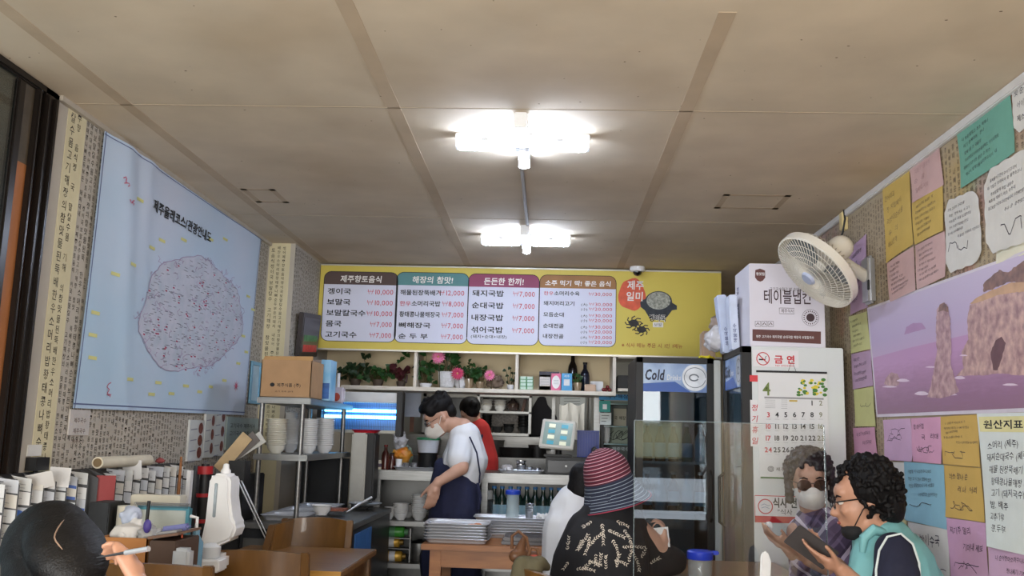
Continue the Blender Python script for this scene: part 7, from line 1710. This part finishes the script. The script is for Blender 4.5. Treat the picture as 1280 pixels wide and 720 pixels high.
# hat
Mh = Matrix.Translation(PX(760, 598, HY)) @ Matrix.Rotation(radians(-19), 4, 'Y') @ Matrix.Rotation(radians(6), 4, 'X')
def stripes(name, base, line, freq, ang=0):
    m = bpy.data.materials.new(name); m.use_nodes = True; n = m.node_tree.nodes; l = m.node_tree.links; b = n['Principled BSDF']; b.inputs['Roughness'].default_value = .9
    tc = n.new('ShaderNodeUVMap'); tc.uv_map = 'run'; sx = n.new('ShaderNodeSeparateXYZ'); l.new(tc.outputs[0], sx.inputs[0])
    mu = n.new('ShaderNodeMath'); mu.operation = 'MULTIPLY'; mu.inputs[1].default_value = freq; l.new(sx.outputs[1], mu.inputs[0])
    fr_ = n.new('ShaderNodeMath'); fr_.operation = 'FRACT'; l.new(mu.outputs[0], fr_.inputs[0])
    r = n.new('ShaderNodeValToRGB'); r.color_ramp.interpolation = 'CONSTANT'; e = r.color_ramp.elements; e[0].position = 0; e[0].color = lin(base[0]); e[1].position = .4; e[1].color = lin(base[1]); q = e.new(.8); q.color = lin(line)
    l.new(fr_.outputs[0], r.inputs[0]); l.new(r.outputs[0], b.inputs['Base Color']); return m
def lathe_uv(prof, seg, M, name, m, parent):
    vs = []; fs = []; L = [0]
    for i in range(1, len(prof)): L.append(L[-1] + sqrt((prof[i][0]-prof[i-1][0])**2 + (prof[i][1]-prof[i-1][1])**2))
    for r, z in prof:
        for k in range(seg): t = 2*pi*k/seg; w__ = 1 + .03*sin(3*t+z*30); vs.append((r*w__*cos(t), r*w__*sin(t), z + (.006*sin(2*t) if r > .12 else 0)))
    for i in range(len(prof)-1):
        for k in range(seg): fs.append((i*seg+k, i*seg+(k+1) % seg, (i+1)*seg+(k+1) % seg, (i+1)*seg+k))
    o = MB().add(vs, fs, M).build(name, m, parent, smooth=True)
    uv = o.data.uv_layers.new(name='run')
    for p in o.data.polygons:
        for li, vi in zip(p.loop_indices, p.vertices): uv.data[li].uv = ((vi % seg)/seg, L[vi//seg])
    return o
ha = thing('striped_hat', 'maroon crowned hat with navy striped brim on the head of the woman in black', 'hat', tuple(Mh.translation))
Mh2 = Mh
lathe_uv([(.1*sin(t)+.0001, .02+.11*cos(t)) for t in [i*pi/2/14 for i in range(14)]] + [(.101, .02), (.103, -.002)], 48, Mh2, 'crown', stripes('hat_maroon', ((74,28,44), (96,24,44)), (196,150,160), 66), ha)
lathe_uv([(.103, -.002), (.108, -.02), (.12, -.055), (.137, -.09), (.15, -.108), (.149, -.11), (.135, -.092), (.1, -.01)], 48, Mh2, 'brim', stripes('hat_navy', ((34,40,60), (28,32,50)), (130,140,150), 72), ha)
MB().tube([Mh2 @ Vector((.151*(1+.03*sin(3*t-3.2))*cos(t), .151*(1+.03*sin(3*t-3.2))*sin(t), -.109 + .006*sin(2*t))) for t in [i*2*pi/48 for i in range(48)]], .0025, 5, closed=True).build('piping', mat('piping_red', (150,50,70), .8), ha, smooth=True)
# white sheet in her hand
pc_ = PX(822, 672, 4.0)
tag(MB().box(-.062, .05, -.001, .001, -.045, .04, Matrix.Translation(pc_) @ Matrix.Rotation(radians(-6), 4, 'Y') @ Matrix.Rotation(radians(12), 4, 'Z')).build('white_slip', WPAPER), 'white printed slip held in a hand behind the clear screen', 'paper')
t = MB(); fn = lambda u, v: (Matrix.Translation(pc_) @ Matrix.Rotation(radians(-6), 4, 'Y') @ Matrix.Rotation(radians(12), 4, 'Z')) @ Vector((u, -.0018, v))
for k in range(6): ribbon(t, [(-.054, .028-k*.011), (.0, .028-k*.011)], .0022, fn)
o = t.build('printed_lines', _m['fine_grey2'], bpy.data.objects['white_slip']); o['kind'] = 'stuff'

# --- woman in purple plaid -----------------------------------------------------
PYp = 4.12
hc = PX(1012, 601, PYp); pl_ = thing('person', 'woman in purple plaid blouse with sunglasses and white mask facing the camera', 'person', (hc.x, PYp, .45)); MH = frame(hc, 171, -6, 3, 1.0)
b = MB(); nk_ = PX(1020, 650, PYp+.02); head_caps(b, MH, nk_); tor = PX(1033, 710, PYp+.06)
b.cap(nk_, tor, .07, .125); b.cap(tor, (tor.x, tor.y+.03, .55), .13, .15)
shl, ell_, wrl = PX(998, 665, PYp-.02), PX(1004, 705, PYp-.1), PX(984, 684, PYp-.24)
shr, elr, wrr = PX(1058, 668, PYp+.05), PX(1062, 722, PYp-.06), PX(1010, 700, PYp-.24)
b.cap(shl, ell_, .05, .042); b.cap(ell_, wrl, .038, .025); b.cap(shr, elr, .052, .044); b.cap(elr, wrr, .04, .026)
d_ = PX(966, 672, PYp-.26)-wrl
hand_caps(b, wrl, d_, Vector((-.1,.1,1)), curl=14, side=-1, s=.88, curls=[10,12,16,20]); hand_caps(b, wrr, PX(985, 683, PYp-.28)-wrr, Vector((-.1,-.1,1)), curl=14, side=1, s=.88)
for s in (-1, 1): b.cap((tor.x+s*.09, tor.y, .52), (tor.x+s*.09-.22, tor.y-.28, .50), .085, .06); b.cap((tor.x+s*.09-.22, tor.y-.28, .5), (tor.x+s*.09-.2, tor.y-.26, .07), .052, .04)
b.build('body', SKIN, pl_, voxel=.0075); eyes(MH, pl_)
mask(MH, pl_, _m['mask_white'])
g = MB(); g2 = MB()
for s in (-1, 1):
    g.prism([(s*.034+.027*cos(t)*(1+.1*cos(2*t)), -.004+.022*sin(t)) for t in [i*pi/10 for i in range(20)]], .0, .003, MH @ Matrix.Translation((0, .106, 0)) @ Matrix.Rotation(pi/2, 4, 'X'))
    g2.tube([MH @ Vector((s*.034+.028*cos(t), .1045, -.004+.0225*sin(t))) for t in [i*pi/10 for i in range(20)]], .0018, 5, closed=True)
    g2.tube([MH @ Vector((s*.061,.102,.006)), MH @ Vector((s*.079,.03,.006)), MH @ Vector((s*.079,-.02,0))], .0025, 5)
g2.tube([MH @ Vector((-.01,.108,.004)), MH @ Vector((.01,.108,.004))], .0022, 5)
sgl = g2.build('sunglasses', mat('frame_brown', (70,44,34), .3), pl_, smooth=True); g.build('dark_lens', mat('lens_brown', (64,46,38), .1, coat=.6), sgl)
HB = mat('hair_brown_black', (38,28,30), .45, 0, .3, 60, .5, 120)
h = MB(); rs = random.Random(3); h.ell((0,-.03,.055), (.092,.095,.085), M=MH, seg=18)
for k in range(240):
    t = rs.uniform(0, 2*pi); u = rs.uniform(-.55, 1.45); q_ = rs.uniform(.95,1.06); x = .098*cos(t)*cos(u)*q_; y = -.02+.098*sin(t)*cos(u)*q_; z = .045+.093*sin(u)*q_
    if y > .035 and z < .05: continue
    h.ell((x, y, z), (rs.uniform(.009,.016),)*3, seg=6, M=MH)
for s in (-1, 1):
    for k in range(7): h.ell((s*.088, .01-.02*rs.random(), .03-.018*k), (.022,.026,.02), M=MH, seg=8)
h.build('hair', HB, pl_, voxel=.005, sm=0)
pm_ = bpy.data.materials.new('plaid_purple'); pm_.use_nodes = True; n = pm_.node_tree.nodes; l = pm_.node_tree.links; bb_ = n['Principled BSDF']; bb_.inputs['Roughness'].default_value = .7
tc = n.new('ShaderNodeTexCoord'); dis = n.new('ShaderNodeTexNoise'); dis.inputs['Scale'].default_value = 6; l.new(tc.outputs['Object'], dis.inputs[0])
va = n.new('ShaderNodeVectorMath'); va.operation = 'MULTIPLY_ADD'; va.inputs[1].default_value = (.05,.05,.05); l.new(dis.outputs['Color'], va.inputs[0]); l.new(tc.outputs['Object'], va.inputs[2])
prev = None
for k, (rot, sc, col, wd) in enumerate(((-.75, 9, (54,40,70), .62), (.8, 22, (128,112,146), .8), (-.75, 18, (48,36,60), .78), (.8, 9, (214,204,224), .88), (-.75, 8, (206,196,218), .88))):
    mp = n.new('ShaderNodeMapping'); mp.inputs['Rotation'].default_value = (0, rot, .3); l.new(va.outputs[0], mp.inputs[0]); sx = n.new('ShaderNodeSeparateXYZ'); l.new(mp.outputs[0], sx.inputs[0])
    m1_ = n.new('ShaderNodeMath'); m1_.operation = 'MULTIPLY'; m1_.inputs[1].default_value = sc; l.new(sx.outputs[0], m1_.inputs[0])
    m2_ = n.new('ShaderNodeMath'); m2_.operation = 'FRACT'; l.new(m1_.outputs[0], m2_.inputs[0]); m3_ = n.new('ShaderNodeMath'); m3_.operation = 'GREATER_THAN'; m3_.inputs[1].default_value = wd; l.new(m2_.outputs[0], m3_.inputs[0])
    m4_ = n.new('ShaderNodeMath'); m4_.operation = 'MULTIPLY'; m4_.inputs[1].default_value = (.7,.5,.6,.85,.8)[k]; l.new(m3_.outputs[0], m4_.inputs[0])
    mx = n.new('ShaderNodeMix'); mx.data_type = 'RGBA'; l.new(m4_.outputs[0], mx.inputs[0]); mx.inputs[7].default_value = lin(col)
    if prev: l.new(prev, mx.inputs[6])
    else: mx.inputs[6].default_value = lin((116,100,130))
    prev = mx.outputs[2]
l.new(prev, bb_.inputs['Base Color'])
bl_ = MB()
bl_.cap(PX(1024,658,PYp+.02), PX(1032,690,PYp+.05), .095, .145); bl_.cap(PX(1032,690,PYp+.05), PX(1034,760,PYp+.08), .15, .17)
bl_.cap(PX(1003,666,PYp-.01), PX(1007,704,PYp-.08), .068, .07); bl_.cap(PX(1007,704,PYp-.08), PX(1000,698,PYp-.17), .06, .048)
bl_.cap(PX(1052,668,PYp+.04), PX(1058,716,PYp-.03), .075, .08); bl_.cap(PX(1058,716,PYp-.03), PX(1040,716,PYp-.13), .07, .055)
bl_.cap(nk_+Vector((.0,.0,.0)), PX(1024,660,PYp), .062, .085)
bl_.build('plaid_blouse', pm_, pl_, voxel=.008, sm=5)
col_ = MB()
for s in (-1, 1):
    a = PX(1020+s*5, 648, PYp-.075); col_.prism([(0,0),(s*.055,.035),(s*.075,-.01),(s*.02,-.05)], -.004, .004, Matrix.Translation(a) @ Matrix.Rotation(pi/2-.3, 4, 'X'))
col_.build('collar', pm_, pl_, bevel=.002)
tag(crumple('held_tissue', 'white tissue held up in the hands of the woman in plaid', 'tissue', tuple(PX(962, 659, PYp-.26)), (.018,.012,.03), WPAPER, 91, n=6, voxel=.005))

# --- curly haired woman in the teal vest --------------------------------------
VY = 3.46
hc = PX(1077, 624, VY); cv = thing('person', 'curly haired woman in teal vest, glasses and lowered black mask leaning to her neighbour', 'person', (PX(1110,700,VY).x, VY, .45)); MH = frame(hc, 82, -10, 0, 1.0)
b = MB(); nk_ = PX(1094, 662, VY); head_caps(b, MH, nk_); tor = PX(1118, 720, VY)
b.cap(nk_, tor, .075, .135); b.cap(tor, (tor.x+.02, VY, .56), .15, .16)
s1, e1, w1 = PX(1119, 696, VY-.11), PX(1112, 766, VY-.17), PX(1052, 712, VY-.02)
b.cap(s1, e1, .058, .048); b.cap(e1, w1, .042, .027)
hand_caps(b, w1, PX(1024, 697, VY+.0)-w1, Vector((.1,.3,1)), curl=10, side=-1, s=.95, curls=[8,12,16,20], thumb=50)
s2, e2, w2 = PX(1090, 680, VY+.16), PX(1075, 740, VY+.16), PX(1046, 705, VY+.1)
b.cap(s2, e2, .055, .045); b.cap(e2, w2, .042, .027); hand_caps(b, w2, PX(1024, 682, VY+.1)-w2, Vector((-.3,.2,1)), curl=10, side=1, s=.9)
for s in (-1, 1): b.cap((tor.x-.02, VY+s*.09, .52), (tor.x-.42, VY+s*.09, .50), .09, .062); b.cap((tor.x-.42, VY+s*.09, .5), (tor.x-.4, VY+s*.09, .07), .055, .04)
b.build('body', SKIN2, cv, voxel=.0075); eyes(MH, cv)
MB().ell((0, .094, -.071), (.018, .007, .006), M=MH).build('lips', mat('lips', (160,84,76), .4), cv, smooth=True)
mk_ = MB(); mk_.ell((0,.05,-.105), (.05,.045,.034), M=MH); mk_.ell((0,.015,-.115), (.045,.04,.03), M=MH); mo = mk_.build('lowered_mask', mat('mask_black', (18,18,20), .8), cv, voxel=.006, sm=3)
MB().tube([MH @ Vector((.045,.05,-.085)), MH @ Vector((.074,.015,-.03)), MH @ Vector((.078,-.02,.0))], .002, 5).tube([MH @ Vector((-.045,.05,-.085)), MH @ Vector((-.074,.015,-.03)), MH @ Vector((-.078,-.02,.0))], .002, 5).build('ear_loop', _m['mask_black'], mo, smooth=True)
g = MB()
for s in (-1, 1):
    g.tube([MH @ Vector((s*.032+.024*cos(t), .103, .0+.019*sin(t))) for t in [i*pi/10 for i in range(20)]], .0022, 6, closed=True); g.tube([MH @ Vector((s*.056,.1,.006)), MH @ Vector((s*.078,.03,.008)), MH @ Vector((s*.079,-.03,.002))], .0028, 6)
g.build('glasses', mat('glasses_black', (18,18,20), .3), cv, smooth=True)
h = MB(); rs = random.Random(8); h.ell((0,-.045,.045), (.108,.1,.105), M=MH, seg=18); h.ell((0,-.085,-.02), (.09,.06,.09), M=MH, seg=16)
for k in range(420):
    t = rs.uniform(0, 2*pi); u = rs.uniform(-1.0, 1.5); q_ = rs.uniform(.96, 1.08); x = .116*cos(t)*cos(u)*q_; y = -.035+.116*sin(t)*cos(u)*q_; z = .03+.118*sin(u)*q_
    if y > .03 and z < .075: continue
    if y > .0 and z < -.02: continue
    h.ell((x, y, z), (rs.uniform(.007,.013),)*3, seg=6, M=MH)
h.build('curly_hair', HAIR, cv, voxel=.0042, sm=0)
TEALV = mat('vest_teal', (118,176,178), .6, 0, .06, 8, .4, 16); NV = mat('sleeve_navy', (26,28,50), .85, 0, .1, 14, .3, 20)
sl = MB(); sl.cap(PX(1118,690,VY-.15), PX(1121,718,VY-.19), .068, .076); sl.cap(PX(1121,718,VY-.19), PX(1108,768,VY-.20), .078, .065); sl.cap(nk_+Vector((0,0,-.01)), PX(1098,678,VY), .068, .09); sl.cap(PX(1090,684,VY+.14), PX(1078,738,VY+.16), .075, .065)
sl.build('navy_sleeve', NV, cv, voxel=.009, sm=4)
vs_ = MB(); vs_.cap(PX(1106,684,VY+.0), PX(1116,714,VY+.0), .115, .15); vs_.cap(PX(1116,714,VY+.0), PX(1122,790,VY+.0), .155, .17); vs_.cap(PX(1086,684,VY-.02), PX(1088,720,VY-.02), .055, .085); vs_.cap(PX(1130,690,VY+.02), PX(1140,730,VY+.02), .08, .12)
vs_.build('vest', TEALV, cv, voxel=.009, sm=4)
cl_ = MB()
cl_.tube([PX(1078,690,VY-.08), PX(1080,672,VY-.09), PX(1092,662,VY-.095), PX(1110,668,VY-.07), PX(1122,676,VY+.02)], [.01,.017,.019,.016,.01], 10); cl_.build('collar', TEALV, cv, smooth=True)
MB().tube([PX(1096,760,VY-.235), PX(1095,712,VY-.23), PX(1099,688,VY-.215), PX(1109,671,VY-.20), PX(1126,667,VY-.20), PX(1141,680,VY-.21), PX(1149,704,VY-.22), PX(1151,745,VY-.23)], .004, 6).build('armhole_piping', mat('piping_white', (206,216,214), .7), cv, smooth=True)
tb_c = PX(1014, 684, VY+.06); Mt = Matrix.Translation(tb_c) @ Matrix.Rotation(radians(-37+90), 4, 'Y') @ Matrix.Rotation(radians(20), 4, 'Z')
tblt = thing('tablet', 'dark grey tablet held between the two women', 'tablet', tuple(tb_c))
Mt = Matrix.Translation(tb_c) @ Matrix.Rotation(radians(34), 4, 'Y') @ Matrix.Rotation(radians(-55), 4, 'X')
MB().box(-.085, .085, -.05, .05, -.004, .004, Mt).build('case', mat('tablet_grey', (74,70,70), .45), tblt, bevel=.003)
MB().box(-.078, .078, -.044, .044, .004, .005, Mt).build('display', mat('tablet_screen', (20,20,24), .1), tblt)

# --- writer in the foreground -----------------------------------------------------
FYw = 2.12
hc = PX(62, 712, FYw); wr_ = thing('person', 'person with parted straight black hair writing at the bottom left corner', 'person', (hc.x, FYw, .45)); MH = frame(hc, 50, -52, 0, 1.0)
b = MB(); nk_ = hc + Vector((.03, -.12, -.10)); head_caps(b, MH, nk_); tor = hc + Vector((.0, -.22, -.38)); b.cap(nk_, tor, .075, .14); b.cap(tor, (tor.x, tor.y, .55), .14, .15)
w1 = PX(172, 733, 1.98); e1 = Vector((w1.x+.02, w1.y-.13, w1.z-.17)); s1 = hc + Vector((.17, -.16, -.24))
b.cap(s1, e1, .05, .042); b.cap(e1, w1, .04, .027)
hand_caps(b, w1, Vector((-.40,.25,.88)), Vector((-.85,-.25,-.35)), curl=38, side=1, s=.80, curls=[34,44,52,60], thumb=18, spread=.08)
s2 = hc + Vector((-.17, -.14, -.24)); e2 = s2 + Vector((-.02,.02,-.26)); b.cap(s2, e2, .05, .042); b.cap(e2, e2+Vector((.1,.24,-.0)), .04, .027); hand_caps(b, e2+Vector((.11,.26,0)), Vector((.4,1,0)), Vector((0,0,-1)), curl=12, s=.95)
for s in (-1, 1): b.cap((tor.x+s*.09, tor.y, .52), (tor.x+s*.09, tor.y+.4, .50), .088, .06); b.cap((tor.x+s*.09, tor.y+.4, .5), (tor.x+s*.09, tor.y+.4, .07), .055, .04)
b.build('body', SKIN2, wr_, voxel=.0065); eyes(MH, wr_)
h = MB(); h.ell((0,-.025,.045), (.098,.112,.098), M=MH, seg=24); h.ell((0,-.09,-.03), (.09,.055,.12), M=MH, seg=18); h.ell((-.07,.0,-.06), (.035,.06,.13), M=MH, seg=16); h.ell((.07,.0,-.06), (.035,.06,.13), M=MH, seg=16)
HS_ = 0
HS = mat('hair_glossy_black', (15,14,15), .5, 0, .35, 120, .45, 260, stretch=(1,.08,1))
HS.node_tree.nodes['Principled BSDF'].inputs['Specular IOR Level'].default_value = .35
ho = h.build('hair', HS, wr_, voxel=.006, sm=3)
bv = BVHTree.FromPolygons([v.co.copy() for v in ho.data.vertices], [tuple(p.vertices) for p in ho.data.polygons])
pt = []
for (px, py) in ((80,650),(76,655),(72,661),(69,667),(68,672),(70,677),(74,682),(78,687)):
    d = (PX(px, py, FYw) - cams).normalized(); hit, nrm, i, ds = bv.ray_cast(cams, d)
    if hit is not None: pt.append(hit + nrm*.0006)
if len(pt) > 2: MB().tube(pt, [.0006]+[.0017]*(len(pt)-2)+[.0008], 6).build('parting', mat('scalp', (150,124,104), .6), wr_, smooth=True)
bs_ = MB(); bs_.cap(nk_+Vector((0,-.02,-.05)), tor, .11, .17); bs_.cap(tor, tor+Vector((0,0,-.3)), .17, .17); bs_.cap(s1, e1, .065, .058); bs_.cap(s2, e2, .065, .058)
bs_.build('dark_top', mat('top_charcoal', (40,40,44), .85), wr_, voxel=.010)
pa, pb = PX(121, 697, 1.95), PX(186, 686, 1.90)
pn_ = thing('silver_pen', 'silver pen held in the writing hand at bottom left', 'pen', tuple((pa+pb)/2))
MB().tube([pa, pa.lerp(pb, .55)], [.0012, .0035], 10).build('dark_barrel', mat('pen_grey', (90,92,96), .35, .6), pn_, smooth=True); MB().tube([pa.lerp(pb, .55), pa.lerp(pb, .56), pb], [.0035, .0055, .0055], 12).build('cap', mat('pen_silver', (220,222,226), .25, .6), pn_, smooth=True, angle=40)

# ------------------------------------------------------------ chairs at the right tables, cap and jacket
c1_ = chair('wooden chair with an olive jacket over its back, before the person in white', at(684,706,Y=3.4).x+.17, 3.50, -62, back_z=.835, w=.36)
chair('wooden chair under the woman in the striped hat', tor.x*0 + PX(757,700,HY).x, HY+.08, -15, back_z=.735, w=.40)
chair('wooden chair under the woman in plaid', PX(1033,700,PYp).x, PYp+.12, 130, back_z=.80, w=.38)
chair('wooden chair under the woman in the teal vest', PX(1118,700,VY).x+.02, VY, 85, back_z=.74, w=.38)
JY = 3.40
OL = mat('jacket_olive', (88,82,60), .85, 0, .1, 10, .3, 20)
jj = MB(); jj.cap(PX(652,704,JY), PX(676,705,JY+.05), .028, .028); jj.cap(PX(651,706,JY), PX(646,760,JY-.02), .03, .05); jj.cap(PX(668,708,JY), PX(664,760,JY-.02), .03, .05); jj.cap(PX(674,703,JY+.02), PX(684,709,JY+.08), .026, .016)
jo = tag(jj.build('olive_jacket', OL, voxel=.007, sm=5), 'olive jacket draped over the back of a wooden chair', 'jacket')
lb = thing('leather_bag', 'brown leather bag with looping handles resting on the olive jacket', 'bag', tuple(PX(655, 700, JY+.06)))
LB = mat('leather_brown', (96,62,36), .5, 0, .15, 20)
bb2 = MB(); bb2.cap(PX(644,695,JY+.05), PX(668,698,JY+.08), .024, .026); bb2.cap(PX(650,688,JY+.06), PX(655,672,JY+.07), .022, .009); bb2.build('pouch', LB, lb, voxel=.005, sm=3)
for pts in (((640,686),(640,670),(648,664),(658,672),(662,690)), ((660,696),(664,684),(671,686),(675,696),(674,703))): MB().tube([PX(x, y, JY+.03) for x, y in pts], .006, 8).build('handle', LB, lb, smooth=True)
tag(MB().ell(tuple(PX(668,696,JY+.03)), (.018,.014,.009)).build('red_pouch', mat('pouch_red', (150,66,50), .7), smooth=True), 'small reddish pouch on the olive jacket beside the leather bag', 'pouch')
